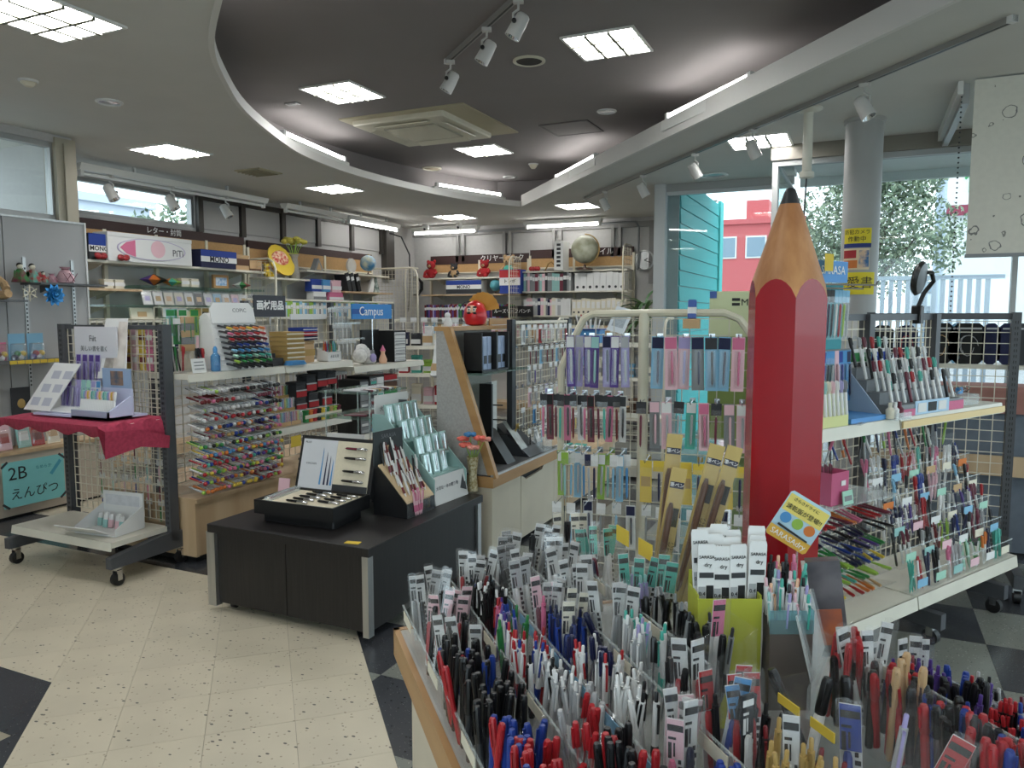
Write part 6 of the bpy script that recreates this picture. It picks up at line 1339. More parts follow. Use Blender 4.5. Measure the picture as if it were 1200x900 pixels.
for k in range(6): part(t, 'print', MB().box(-.03,.03,-.123,-.12,.05+.06*k,.085+.06*k), paper('charcoal'))
t = thing('red_ornament', 'small red ornament on top of the binder shelving', 'ornament', BW.w(-4.52,.02,2.102), 0)
for k in range(4): part(t, 'lobe', MB().ball((-.06+.04*k,0,.035), .035, 8, 6), P('red'))
t = thing('eyeglass_stand', 'bent brass wire stand on top of the binder shelving', 'wire stand', BW.w(-4.25,.02,2.102), 0); part(t, 'wire', MB().tube([(-.1,0,0),(-.05,0,.1),(0,0,.13),(.05,0,.08),(.1,0,0)], .01, 6), mat('brass', (150,120,70), .4, .7)); part(t, 'foot', MB().box(-.12,.12,-.03,.03,0,.008), P('brown'))
bookrow(BW, -4.70, -3.95, .12, 1.80, .28, ['grey','charcoal','paleteal','silver','palepink','teal','wine'], '{c} clear book standing on the upper binder shelf', 'clear book', '{c} clear books on the upper binder shelf', 'book', (.025,.06))
bookrow(BW, -3.88, -3.14, .12, 1.69+.11, .27, ['white'], 'tall white binder with a finger hole on the upper right back shelf', 'binder', 'tall white binders on the upper back shelf', 'binder', (.085,.1))
bookrow(BW, -4.70, -3.95, .12, 1.44, .26, ['silver','palepink','grey','white','navy','cream'], '{c} file standing on the second binder shelf', 'file', '{c} files on the second binder shelf', 'book', (.02,.06))
bookrow(BW, -3.92, -3.12, .12, 1.44, .25, ['cream'], 'cream binder with a finger hole on the lower right back shelf', 'binder', 'cream binders on the lower back shelf', 'binder', (.065,.08))
bookrow(BW, -6.45, -4.95, .12, 1.40, .22, ['navy','wine','charcoal','purple','green','lilac','darkred'], '{c} notebook on the back wall shelf below the striped box', 'notebook', '{c} notebooks on the back wall', 'book', (.02,.04))
bookrow(BW, -6.45, -3.15, .12, 1.1, .2, ['cream','white','tan','skyblue','palepink'], '{c} pad on the lowest back wall shelf', 'pad', '{c} pads on the lowest back wall shelf', 'book', (.04,.1))
t = thing('black_sign', 'black sign with white characters hanging on the back shelving', 'sign', BW.w(-4.82,-.12,1.42), 0); part(t, 'board', MB().box(-.34,.34,-.006,.006,0,.16), P('black')); letters(t, 'ルーズリーフパンチ', .068, M_WHITEINK, (0,-.0085,.08)); part(t, 'hanger', MB().box(-.3,.3,0,.1,.155,.16), P('black'))
endframe('cream wire end frame at the left of the back shelving', (-6.62, 10.3, 0), 90, .4, 2.2)
endframe('cream wire end frame between the plush and binder shelving', (-4.735, 10.15, 0), 90, .4, 2.3)
endframe('cream wire end frame at the right of the binder shelving', (-3.02, 10.15, 0), 90, .4, 2.42)
# clock
q = aty(755, 305, YB-.05); ck = thing('wall_clock', 'round silver wall clock at the right of the back wall', 'clock', (q.x, YB-.02, q.z))
part(ck, 'rim', MB().lathe([(.13,0),(.15,.01),(.15,.04),(.13,.045),(.125,.03)], 28, 0, RX(90)), M_STEEL); part(ck, 'face', MB().lathe([(.0,.02),(.128,.02),(.128,.026),(.0,.026)], 28, 0, RX(90)), P('white', .5))
for k in range(12): part(ck, 'hour_mark', MB().box(-.005,.005,-.029,-.026,.095,.115,0,RY(30*k)), M_INK)
part(ck, 'hour_hand', MB().box(-.006,.006,-.032,-.029,0,.06,0,RY(60)), M_INK); part(ck, 'minute_hand', MB().box(-.004,.004,-.035,-.032,0,.095,0,RY(110)), M_INK)
# palm plant below the clock
q = aty(755, 345, 9.9); pl_ = thing('potted_palm', 'green palm with narrow leaves below the wall clock', 'potted plant', (q.x, 9.9, 0))
part(pl_, 'pot', MB().lathe([(.14,0),(.18,.3),(.2,.32),(.18,.31)], 16), P('brown', .7)); part(pl_, 'stand', MB().lathe([(.2,.0),(.2,.02),(.15,.03)], 16), P('charcoal'))
LFM = [mat('palm_green', (70,110,66), .55), mat('palm_pale', (110,146,90), .55)]
_lf = {}
for k in range(58):
    q_ = R.uniform(0, 2*PI); el = R.uniform(-.15, 1.25); L = R.uniform(.35,.6); w_ = .022
    pts = []
    for s_ in range(6):
        t_ = s_/5; rr = L*t_*math.cos(el*(1-.3*t_)); zz = L*t_*math.sin(el) - .28*t_*t_
        pts.append((rr*math.cos(q_), rr*math.sin(q_), 1.25 + .08*(k%5) + zz))
    lm = MB(); n_ = Vector((-math.sin(q_), math.cos(q_), .2)); vv = []
    for s_, p_ in enumerate(pts):
        ww = w_*math.sin(PI*(s_+.6)/6.2); vv += [Vector(p_)-n_*ww, Vector(p_)+n_*ww]
    lm.add(vv, [(2*s_,2*s_+1,2*s_+3,2*s_+2) for s_ in range(5)])
    part(pl_, 'leaf', lm, LFM[k % 2])
for k in range(4): part(pl_, 'stem', MB().tube([(.03*math.cos(k*1.6),.03*math.sin(k*1.6),.3),(.06*math.cos(k*1.6),.06*math.sin(k*1.6),.9),(.02*math.cos(k),.02*math.sin(k),1.5)], .012, 6), P('brown', .8))
# ================================================================== CREAM WIRE RACK WITH HANGING PACKS
CRK = Fr(-1.12, 3.15, 8)          # a from the left foot
cr = thing('hanging_display_rack', 'cream tubular wire rack hung with pen packs left of the giant pencil', 'display rack', CRK.w(.40,0,0), CRK.rz); oc = .40
W0, W1_ = -.09-oc, .74-oc
tubeM = mat('cream_tube', (204,198,176), .4)
part(cr, 'frame', MB().tube([(W0,0,.05),(W0,0,1.0),(W0,0,1.22),(W0+.05,0,1.34),(W0+.10,0,1.44),(W0+.14,0,1.46),(W0+.40,0,1.465),(W1_-.14,0,1.465),(W1_-.08,0,1.44),(W1_-.02,0,1.36),(W1_,0,1.3),(W1_,0,.05)], .016, 8), tubeM)
part(cr, 'centre_post', MB().cyl((.27-oc,0,.03),(.27-oc,0,1.465), .022, None, 10), tubeM)
part(cr, 'grid', wiregrid(W0+.02, W1_-.02, .35, 1.30, .075, .015, .002), M_WIRE)
part(cr, 'grid', wiregrid(W0+.15, W1_-.12, 1.30, 1.44, .075, .015, .002), M_WIRE)
for a in (W0, .27-oc, W1_): part(cr, 'foot', MB().box(a-.02,a+.02,-.2,.2,0,.04), tubeM)
def hangrow(a0, a1, n, z, b, spec, h, w, row):
    for k in range(n):
        a = a0 + (a1-a0)*k/max(1,n-1); kind, c, c2 = spec[k % len(spec)]
        if k % 2 == 0: link('hook', HOOK, cr, (a-oc, 0, z+.006))
        put(hangpack(kind, c, w, h, c2), '%s pen pack hanging in the %s row of the cream wire rack' % (cn(c if kind != 'bag' else c2), row), 'pen pack', CRK.w(a, b + R.uniform(-.03,.03), z), (0, rad(R.uniform(-2,2)), CRK.rz + rad(R.uniform(-8,8))), '%s packs in the %s row of the cream rack' % (cn(c if kind != 'bag' else c2), row))
PW = [('blister','purple','white'),('blister','lilac','silver'),('blister','purple','white'),('blister','purple','paleteal'),('blister','lilac','navy')]
hangrow(-.03, .20, 7, 1.36, -.10, PW, .21, .036, 'upper left')
hangrow(.34, .66, 7, 1.36, -.09, [('blister','skyblue','navy'),('blister','palepink','pink'),('blister','palepink','lilac'),('blister','grey','navy'),('blister','skyblue','charcoal')], .21, .05, 'upper right')
hangrow(-.14, .20, 14, 1.11, -.11, [('bag','charcoal','pink'),('blister','wine','black'),('bag','charcoal','wine'),('bag','charcoal','teal'),('blister','pink','charcoal'),('bag','charcoal','darkred'),('blister','white','charcoal')], .19, .03, 'middle left')
hangrow(.28, .68, 9, 1.09, -.10, [('bag','charcoal','wine'),('blister','grey','palepink'),('blister','palepink','white'),('bag','charcoal','silver'),('blister','teal','white'),('blister','palepink','pink')], .19, .042, 'middle right')
hangrow(-.07, .22, 12, .86, -.11, [('blister','lime','white'),('bag','lime','paleteal'),('bag','white','skyblue'),('blister','skyblue','white'),('bag','white','lightblue'),('bag','navy','silver'),('bag','white','navy')], .19, .032, 'lower left')
hangrow(.30, .68, 8, .84, -.10, [('card','yellow','gold'),('bag','yellow','navy'),('card','gold','charcoal')], .17, .05, 'lower right')
hangrow(-.08, .68, 13, .64, -.09, [('bag','white','grey'),('bag','white','skyblue'),('blister','white','navy')], .18, .04, 'lowest')
t = thing('eraser_box_small', 'small brown box tied to the top bar of the cream wire rack', 'box', CRK.w(.47,-.02,1.40), CRK.rz); part(t, 'box', MB().cbox(.07,.05,.04,.004), paper('tan')); part(t, 'striped_cap', MB().cbox(.035,.035,.08,.004,0,.04,RX(-14)), mat('mono_stripe', (60,90,160), .5)); part(t, 'white_band', MB().cbox(.037,.037,.03,.004,0,.06,RX(-14)), P('white', .5))
# green MONO sign behind the rack
q = CRK.px(868, 352, .25); sg_ = thing('green_sign_stand', 'pale green lettered sign board behind the cream wire rack', 'sign', CRK.w(.66,.25,0), CRK.rz)
M_PG = mat('pale_green_sign', (206,212,168), .6)
part(sg_, 'board', MB().box(-.13,.17,-.01,.01,1.36,1.56), M_PG); part(sg_, 'backing', MB().box(-.13,.17,.0,.008,.9,1.36), mat('green_backing', (140,160,90), .6)); part(sg_, 'base', MB().box(-.01,.05,-.03,.03,0,.9), mat('green_base', (120,140,90), .6))
letters(sg_, '〓MONO', .042, M_INK, (.05,-.0115,1.51))
part(sg_, 'corner_stripe', MB().box(-.13,-.1,-.012,-.01,1.53,1.56), mat('mono_stripe', (60,90,160), .5))
# hanging erasers on the right side of the rack
for k in range(6):
    put(hangpack('card', 'white', .045, .16, 'charcoal'), 'white card of leads hanging at the right end of the cream wire rack', 'lead pack', CRK.w(.72,-.05-.025*k,1.22-.03*k), (rad(14), rad(-18), CRK.rz+.3), 'white lead cards at the right end of the cream rack')
# ================================================================== GIANT RED PENCIL
C43F = Fr(0, 0, 43)
pp = C43F.w(.945, 1.21, 0)
pcl = thing('giant_pencil', 'giant red hexagonal pencil with a sharpened wooden tip', 'giant pencil', (pp.x, pp.y, .802), rad(47))
M_REDL = mat('red_lacquer', (156,10,26), .25, noise=.06, scale=5, coat=.3); M_RIM = mat('rose_rim', (170,70,84), .5)
M_CONE = mat('pencil_cedar', (196,142,92), .5, c2=(160,104,60), scale=7, stretch=(3,3,.8))
rr = .0735; hb, ht, tip = .722, .862, .89      # body top, cone top, tip
def hexpt(k, r, z): return (r*math.cos(rad(60*k)), r*math.sin(rad(60*k)), z)
body = MB(); n6 = 6; div = 8
bot = []; top = []
for k in range(6):
    a, b = Vector(hexpt(k, rr, 0)), Vector(hexpt(k+1, rr, 0))
    for q in range(div):
        t_ = q/div; p_ = a.lerp(b, t_); bot.append((p_.x, p_.y, 0))
        top.append((p_.x, p_.y, hb - .035 + .035*math.sin(PI*t_)**.7))
N_ = len(bot)
for k in range(6):
    idx = [(k*div+q) % N_ for q in range(div+1)]
    f = MB(); f.add([bot[i] for i in idx] + [top[i] for i in idx], [(q, q+1, div+2+q, div+1+q) for q in range(div)])
    part(pcl, 'facet', f, M_REDL)
cone = MB(); nr = 10; vs_ = list(top)
apex_r = .0185
for j in range(1, nr+1):
    t_ = j/nr
    for i in range(N_):
        x, y, z = top[i]; ang = math.atan2(y, x); r0 = math.hypot(x, y)
        r_ = r0*(1-t_) + apex_r*t_; zz = z*(1-t_) + ht*t_
        vs_.append((r_*math.cos(ang), r_*math.sin(ang), zz))
cone.add(vs_, [(j*N_+i, j*N_+(i+1)%N_, (j+1)*N_+(i+1)%N_, (j+1)*N_+i) for j in range(nr) for i in range(N_)])
part(pcl, 'wooden_cone', cone, M_CONE)
part(pcl, 'graphite_tip', MB().lathe([(.0187,ht),(.011,ht+.022),(.0085,ht+.028),(.005,ht+.03)], 24), mat('graphite', (44,45,48), .35, .2))
part(pcl, 'base_disc', MB().lathe([(.07,0),(.07,.004),(.05,.006)], 6), P('black'))
# ================================================================== RIGHT GONDOLA
RG = Fr(-1.351, .78, 60)
rg = thing('gondola_shelf', 'right gondola with grid back, cream shelves and rows of clear pen trays', 'gondola', RG.w(3.3,.2,0), RG.rz); og = 3.3; ob_ = .2
def rb(a0,a1,b0,b1,z0,z1): return MB().box(a0-og,a1-og,b0-ob_,b1-ob_,z0,z1)
def roff(mb_, dz=0): return mb_
for a in (2.76, 3.40, 4.02): part(rg, 'post', rb(a-.022,a+.022,.36,.42,.1,1.46), M_GREYPOST)
for a in (2.76, 3.40, 4.02):
    lg_ = part(rg, 'leg', rb(a-.022,a+.022,-.02,.5,.08,.15), M_GREYPOST)
    cs = part(rg, 'caster', MB().cyl((a-og-.016,.03-ob_,.035),(a-og+.016,.03-ob_,.035), .035, None, 14), P('black', .5)); part(cs, 'fork', rb(a-.02,a+.02,.015,.045,.04,.085), M_CHROME)
part(rg, 'grid', wiregrid(2.78-og, 3.38-og, .2, 1.44, .05, .39-ob_), M_WIRE); part(rg, 'grid', wiregrid(3.42-og, 4.0-og, .2, 1.44, .05, .39-ob_), M_WIRE)
part(rg, 'top_bar', rb(2.76,4.02,.38,.40,1.43,1.46), M_GREYPOST)
M = T(0,-ob_,0)
def sh(a0,a1,b0,b1,z,m,lip=.05):
    mb_ = shelfboard(a0-og,a1-og,b0-ob_,b1-ob_,z,.03,lip); return part(rg, 'shelf', mb_, m)
sh(2.60,3.19,.10,.37,1.02,M_SHELF); s2 = sh(3.20,4.17,.10,.37,1.02,M_SHELF)
part(rg, 'tan_price_rail', rb(3.2,4.17,.092,.10,.975,1.005), mat('pale_tan_rail', (222,196,142), .5))
sh(2.60,3.215,.0,.37,.26,M_SHELF,.055); sh(3.225,4.19,.0,.37,.26,M_SHELF,.055)
part(rg, 'clear_shelf', rb(2.5,3.15,.08,.36,.70,.705), M_ACRE)
# clear pen tray tower: tiers of bins rising to the back
tw = thing('clear_pen_tier', 'wide clear tiered pen bin rack on the right gondola', 'pen rack', RG.w(3.68,.2,.262), RG.rz)
tiers = [(.02,.00),(.075,.10),(.13,.20),(.185,.30),(.24,.40)]
for r_, (b, z) in enumerate(tiers):
    part(tw, 'front_panel', MB().box(-.48,.48,b-.2,b-.197,z,z+.085), M_ACR)
    part(tw, 'bin_floor', MB().box(-.48,.48,b-.197,b-.145,z,z+.003), M_ACR)
    part(tw, 'top_edge', MB().box(-.48,.48,b-.2005,b-.1965,z+.083,z+.087), M_ACRE)
    for k in range(7): part(tw, 'divider', MB().box(-.48+.16*k-.001,-.48+.16*k+.001,b-.197,b-.145,z,z+.09), M_ACR)
    for k in range(6): pricetag(tw, (-.40+.16*k, b-.2015, z+.045), .085, .036, ('skyblue','mint','paleteal','palepink','white','cream')[(k+r_)%6] if r_ < 3 else ('mint','tan','cream','orange','white','skyblue')[(k+r_)%6])
rowpal = [['teal','red','navy','black','pink','silver','mint','green','orange','navy'], ['navy','blue','black','wine','silver','black','darkred','lime'], ['wine','red','black','white','silver','navy','purple'], ['navy','skyblue','black','red','blue','palepink','silver'], ['pink','white','navy','blue','red','palepink','teal','silver']]
for r_, (b, z) in enumerate(tiers):
    for k in range(34):
        if R.random() < .16: continue
        c = rowpal[r_][(k//3 + r_*2) % len(rowpal[r_])]
        put(pen(('click','cap','marker')[(k//6+r_)%3], c, c if R.random() < .6 else 'white'), '%s pen standing in the %s tier of the clear rack on the right gondola' % (cn(c), ('lowest','second','third','fourth','top')[r_]), 'pen', RG.w(3.68-.46+.027*k+R.uniform(-.004,.004), b+.015+R.uniform(0,.02), .262+z+.004), (rad(-R.uniform(2,14)), rad(R.uniform(-14,14)), RG.rz+R.uniform(-.5,.5)), '%s pens in tier %d of the right gondola' % (cn(c), r_+1), 'assorted_pen')  # click, capped and marker pens mixed under one name
# loose pens above in clear cups
for k in range(26):
    c = ('red','black','green','white','navy','lime','pink','black','blue','orange')[k%10]
    put(pen('click' if k%2 else 'cap', c, 'silver' if k%3==0 else c), '%s pen in the clear cup row under the right gondola shelf' % cn(c), 'pen', RG.w(2.62+.055*k,.30,.80+.02*math.sin(k)), (rad(-10), rad(R.uniform(-26,26)), RG.rz+R.uniform(-.5,.5)), '%s pens in the cup row of the right gondola' % cn(c), 'assorted_pen')  # click and capped pens, same shared name
part(rg, 'clear_cup_row', rb(2.55,4.05,.265,.268,.78,.86), M_ACR); part(rg, 'clear_cup_floor', rb(2.55,4.05,.268,.36,.78,.783), M_ACR)
# trays of lying glitter pens at the left of the tier
lay = [['pink','red','wine','orange'], ['black','navy','charcoal'], ['purple','green','green','blue','navy'], ['yellow','purple','green','lime','navy','blue'], ['green','lime','lime','teal'], ['orange','tan','gold','yellow','red']]
for r_, pal in enumerate(lay):
    z = .62 - .062*r_
    tr = thing('clear_tray', 'clear tray of lying pens, %s from the top at the left of the right gondola' % ('first','second','third','fourth','fifth','sixth')[r_], 'tray', RG.w(2.88,.1,z), RG.rz)
    part(tr, 'floor', MB().box(-.30,.30,-.02,.25,0,.002,0,RX(-8)), M_ACR); part(tr, 'lip', MB().box(-.30,.30,-.022,-.02,0,.009), M_ACR); part(tr, 'bracket', MB().box(-.01,.01,.2,.28,-.03,.0), M_ACRE)
    for k in range(14):
        c = pal[(k//2) % len(pal)]
        put(pen('cap', c, c), '%s pen lying in the %s tray of the right gondola' % (cn(c), ('first','second','third','fourth','fifth','sixth')[r_]), 'pen', RG.w(2.62+.04*k, .24, z+.008+.006), (rad(90+6), 0, RG.rz+R.uniform(-.5,.2)), '%s lying pens in tray %d of the right gondola' % (cn(c), r_+1), 'glitter_pen')
# pink pen cup on the clear shelf
pk = thing('pink_pen_cup', 'translucent pink square cup on the clear shelf of the right gondola', 'pen cup', RG.w(2.77,.16,.706), RG.rz)
PKM = clear('pink_acrylic', tint=(240,170,200), body=.5, bodyc=(230,130,170))
part(pk, 'side', MB().box(-.06,.06,-.05,-.047,0,.13).box(-.06,.06,.047,.05,0,.13).box(-.06,-.057,-.047,.047,0,.13).box(.057,.06,-.047,.047,0,.13), PKM); part(pk, 'base', MB().box(-.06,.06,-.05,.05,0,.003), PKM); pricetag(pk, (.02,-.052,.085), .03, .02)
for k in range(3): put(pen('cap', 'wine', 'wine'), 'wine pen standing in the pink cup', 'pen', RG.w(2.74+.02*k,.16,.712), (rad(-4),rad(5*(k-1)),RG.rz), 'wine pens in the pink cup')
t = thing('price_card', 'small white price card in front of the pink cup', 'price card', RG.w(2.80,.09,.706), RG.rz); part(t, 'card', MB().box(-.035,.035,-.002,.002,0,.055,0,RX(-8)), paper('mint')); part(t, 'print', MB().box(-.025,.025,-.0035,-.002,.015,.035,0,RX(-8)), paper('grey'))
# ---- on the upper shelf
zr = 1.022
gs = thing('mint_pen_stand', 'pale green card stand of pastel pens at the left of the right gondola shelf', 'display stand', RG.w(2.70,.18,zr), RG.rz)
MG = mat('light_green_card', (190,206,130), .6)
part(gs, 'body', MB().prism([(-.07,0),(.06,0),(.06,.20),(-.07,.05)], -.10, .10, 0, XZ), MG); part(gs, 'back_card', MB().prism([(-.1,.0),(.1,.0),(-.02,.24),(-.1,.26)], -.064, -.06, 0, RX(90)), mat('dark_green_card', (150,172,84), .6)); part(gs, 'front_lip', MB().box(-.10,.10,-.075,-.07,0,.05), mat('lemon_card', (214,216,150), .6))
for k in range(7): put(pen('marker', ('white','paleteal','cream','palepink','white','lilac','grey')[k], 'white'), '%s marker in the pale green stand on the right gondola' % cn(('white','paleteal','cream','palepink','white','lilac','grey')[k]), 'marker pen', RG.w(2.61+.028*k,.10,zr+.045), (rad(-6),0,RG.rz), '%s markers in the pale green stand' % ('white','paleteal','cream','palepink','white','lilac','grey')[k])
bs_ = thing('blue_pen_stand', 'blue and grey cardboard stand hung with blue pens on the right gondola', 'display stand', RG.w(2.96,.24,zr), RG.rz)
BLC = mat('sky_blue_card', (90,150,210), .6); TLC = mat('teal_panel', (40,140,150), .6)
part(bs_, 'tray', MB().box(-.13,.13,-.13,.1,0,.02), BLC); part(bs_, 'back', MB().box(-.16,.12,.08,.09,0,.3), TLC); part(bs_, 'side_panel', MB().prism([(-.13,0),(.1,0),(.1,.26)], .125, .131, 0, XZ), mat('blue_grey_side', (150,166,186), .6))
part(bs_, 'upper_board', MB().box(-.17,.09,.06,.07,.28,.56), TLC); part(bs_, 'header', MB().box(-.12,.11,.055,.06,.57,.66), BLC); letters(bs_, 'SARASA', .05, M_WHITEINK, (0,.053,.62))
part(bs_, 'wire_arm', MB().tube([(-.16,.05,.56),(.1,-.02,.56),(.17,-.04,.56),(.18,-.04,.575)], .004, 5).tube([(-.16,.06,.545),(.14,.0,.545)], .004, 5), M_CHROME)
part(bs_, 'lower_bar', MB().tube([(-.17,.05,.28),(.14,.05,.285)], .006, 5), P('grey'))
pricetag(bs_, (-.07,.03,.65), .06, .07, 'yellow')
for k in range(9):
    c = ('charcoal','silver','black','navy','charcoal','white','red','lime','silver')[k]
    put(hangpack('bag','charcoal' if k < 5 else 'skyblue',.026,.20,c), '%s pen pack hanging on the upper teal board of the right gondola' % cn(c), 'pen pack', RG.w(2.83+.028*k,.28,zr+.53), (0,rad(4),RG.rz), '%s packs on the upper teal board' % cn(c))
for k in range(9):
    c = ('teal','blue','blue','black','silver','palepink','blue','lightblue','navy')[k]
    put(hangpack('blister' if k not in (3,4) else 'bag', 'skyblue' if k < 3 else ('palepink' if k == 5 else 'lightblue'), .03, .21, c), '%s pen pack hanging on the lower board of the blue stand' % cn(c), 'pen pack', RG.w(2.82+.03*k,.27,zr+.275), (0,rad(R.uniform(-4,4)),RG.rz), '%s packs on the lower board of the blue stand' % cn(c))
# stepped marker display
sd_ = thing('stepped_marker_display', 'black stepped display of correction pens and markers on the right gondola shelf', 'display stand', RG.w(3.46,.24,zr), RG.rz)
part(sd_, 'body', MB().prism([(-.13,0),(.1,0),(.1,.2),(.05,.2),(.05,.15),(-.0,.15),(-.0,.1),(-.06,.1),(-.06,.05),(-.13,.05)], -.3, .3, 0, XZ), mat('clear_grey_step', (120,124,128), .4))
part(sd_, 'front_label', MB().box(-.14,.16,-.134,-.13,.0,.06), mat('pale_blue_label', (170,200,224), .6)); 
for k in range(3): part(sd_, 'picture', MB().box(-.12+.09*k,-.05+.09*k,-.137,-.134,.01,.05), paper(('white','charcoal','white')[k]))
part(sd_, 'front_label', MB().box(-.30,-.14,-.134,-.13,.0,.03), paper('pink')); part(sd_, 'front_label', MB().box(.16,.3,-.134,-.13,.0,.04), paper('pink'))
part(sd_, 'header', MB().box(-.34,.0,.09,.1,.22,.28), paper('white')); part(sd_, 'header_print', MB().box(-.28,-.12,.086,.09,.225,.265), paper('green')); part(sd_, 'header_print', MB().box(-.12,.0,.086,.09,.225,.265), paper('blue'))
for k in range(44):
    r_ = k % 4; i = k // 4; c = ('white','black','silver','wine','red','teal','white','black')[(i+r_*3)%8]
    if i > 5 and r_ == 3: continue
    put(pen('marker', c, 'white' if k%3 else c), '%s marker standing in the black stepped display of the right gondola' % cn(c), 'marker pen', RG.w(3.46-.27+.054*i, .24+(-.10,-.035,.02,.07)[r_], zr+(.052,.102,.152,.202)[r_]-.03+.03), (rad(-14), rad(R.uniform(-6,6)), RG.rz), '%s markers in the stepped display' % cn(c))
t = thing('eraser_tray', 'clear tray of small bottles between the blue stand and the stepped display', 'tray', RG.w(3.14,.10,zr), RG.rz); part(t, 'tray', MB().box(-.06,.06,-.04,.04,0,.004).box(-.06,.06,-.04,-.037,0,.03), M_ACRE)
for k in range(3): part(t, 'bottle', MB().lathe([(.016,.004),(.018,.04),(.008,.05),(.008,.07)], 10, 0, T(-.04+.038*k,0,0)), P(('cream','white','wine')[k]))
t = thing('leaflet_sheet', 'pale sheet lying on the right gondola shelf', 'leaflet', RG.w(2.92,.13,zr), RG.rz+.3); part(t, 'sheet', MB().box(-.1,.1,-.03,.03,0,.003), M_BAG); part(t, 'print', MB().box(-.05,.08,-.02,.02,.003,.0035), paper('silver'))
# chrome spiral test-pen holder at the right of the shelf
t = thing('test_pad_clip', 'clear test-pad holder at the right end of the right gondola shelf', 'holder', RG.w(3.92,.2,zr), RG.rz); part(t, 'block', MB().cbox(.16,.12,.05,.004), M_ACRE); part(t, 'blue_eraser', MB().cbox(.04,.02,.03,.004,0,.051), P('lightblue')); part(t, 'spring_pen', MB().tube([(-.06+.012*k,.02*math.sin(k*1.6),.07+.015*math.cos(k*1.6)) for k in range(14)], .003, 5), M_CHROME)
# clamp mirror / magnifier on the top bar
cm = thing('clamp_mirror', 'small dark mirror on a bent arm clamped to the right gondola top', 'mirror', RG.w(3.86,.39,1.462), RG.rz)
part(cm, 'clamp', MB().cbox(.04,.05,.09,.006,0,-.05), P('black')); part(cm, 'arm', MB().tube([(0,0,.03),(.01,-.02,.1),(.02,-.06,.16),(-.02,-.07,.2),(-.08,-.06,.2)], .011, 7), P('black'))
h_ = part(cm, 'mirror_case', MB().lathe([(.03,-.02),(.075,-.015),(.085,.0),(.075,.012),(.03,.014)], 18, 0, T(-.12,-.06,.17) @ RZ(-78) @ RY(-80) @ Matrix.Scale(1.0,4,(1,0,0))), P('black')); part(h_, 'reflector', MB().lathe([(.0,.013),(.07,.013),(.07,.016),(.0,.017)], 18, 0, T(-.12,-.06,.17) @ RZ(-78) @ RY(-80) @ Matrix.Scale(1.0,4,(1,0,0))), mat('crackle_mirror', (150,156,160), .2, .9, noise=.6, scale=60))
# ================================================================== RACK OF BAGS BEHIND THE RIGHT GONDOLA
BR = Fr(aty(1182, 520, 4.95).x, 4.95, 0); q2 = BR.o
br = thing('grid_display_rack', 'dark wheeled grid rack of pouches behind the right gondola', 'display rack', BR.w(-.3,0,0), 0); ox = -.3
for a in (0.0, -.72): part(br, 'post', MB().box(a-ox-.022,a-ox+.022,-.03,.03,.14,1.47), M_GREYPOST)
sl = MB()
for k in range(38): sl.box(-.008-ox,-.003-ox,-.0315,-.030,.26+.031*k,.276+.031*k); sl.box(.003-ox,.008-ox,-.0315,-.030,.26+.031*k,.276+.031*k)
part(br, 'post_slots', sl, P('black'))
part(br, 'grid', wiregrid(-.70-ox,-.02-ox,.2,1.42,.06,.0), M_WIRE); part(br, 'top_bar', MB().box(-.72-ox,0-ox,-.012,.012,1.43,1.465), M_GREYPOST)
part(br, 'base_bar', MB().box(-.72-ox,0-ox,-.02,.02,.1,.17), M_GREYPOST); part(br, 'leg', MB().box(-.022-ox,.022-ox,-.52,.30,.08,.15), M_GREYPOST); part(br, 'leg', MB().box(-.742-ox,-.698-ox,-.06,.30,.08,.15), M_GREYPOST)
for a in (-.72,0.0):
    for b in ((-.48,.26) if a == 0 else (-.03,.26)): cs = part(br, 'caster', MB().cyl((a-ox-.016,b,.035),(a-ox+.016,b,.035), .035, None, 14), P('black')); part(cs, 'fork', MB().box(a-ox-.02,a-ox+.02,b-.015,b+.015,.05,.085), M_CHROME)
part(br, 'shelf', MB().box(-.74-ox,.42-ox,.05,.34,1.15,1.17), M_SHELF); part(br, 'tan_board', MB().box(-.74-ox,.42-ox,.3,.32,.5,.62), M_WOODP)
def tote(fr, a, b, z, w, h, c, label, print_=None, pr=None):
    t = thing('pouch_bag', label, 'bag', fr.w(a,b,z), fr.rz)
    part(t, 'bag', MB().prism([(-w/2+.03,0),(w/2-.03,0),(w/2,.03),(w/2,h-.03),(w/2-.03,h),(-w/2+.03,h),(-w/2,h-.03),(-w/2,.03)], -.02, .02, 0, RX(90)), mat('fabric_'+c, PAL[c], .8, noise=.1, scale=40))
    part(t, 'zip', MB().box(-w/2+.02,w/2-.02,-.023,-.02,h-.035,h-.025), P('silver'))
    if print_:
        for k in range(5): part(t, 'line_drawing', MB().tube([(w*.3*math.cos(k*.9+x*.5)*(1-.1*k),-.0225,h*.45+.06*math.sin(k*.9+x*.5)) for x in range(6)], .0016, 4), P(print_))
    return t
for k, (a, w, c, pr, l) in enumerate(((-.60,.22,'black','tan','black pouch with a tan line drawing behind the dark grid'), (-.37,.1,'skyblue',None,'pale blue pouch between the black pouches'), (-.24,.24,'black','silver','black pouch with a pale plant drawing behind the dark grid'), (-.06,.13,'navy',None,'navy pouch behind the right post of the dark grid'), (.10,.14,'navy',None,'navy pouch just right of the dark grid post'), (.24,.12,'charcoal',None,'dark pouch at the right edge beside the orange one'), (.34,.12,'orange',None,'orange pouch at the right edge of the picture'))):
    tote(BR, aty((1102,1118,1134,1161,1181,1197,1212)[k], 400, 5.13).x-BR.o.x, .18, 1.172, (.14,.06,.17,.09,.10,.09,.09)[k], .235, c, l, pr)
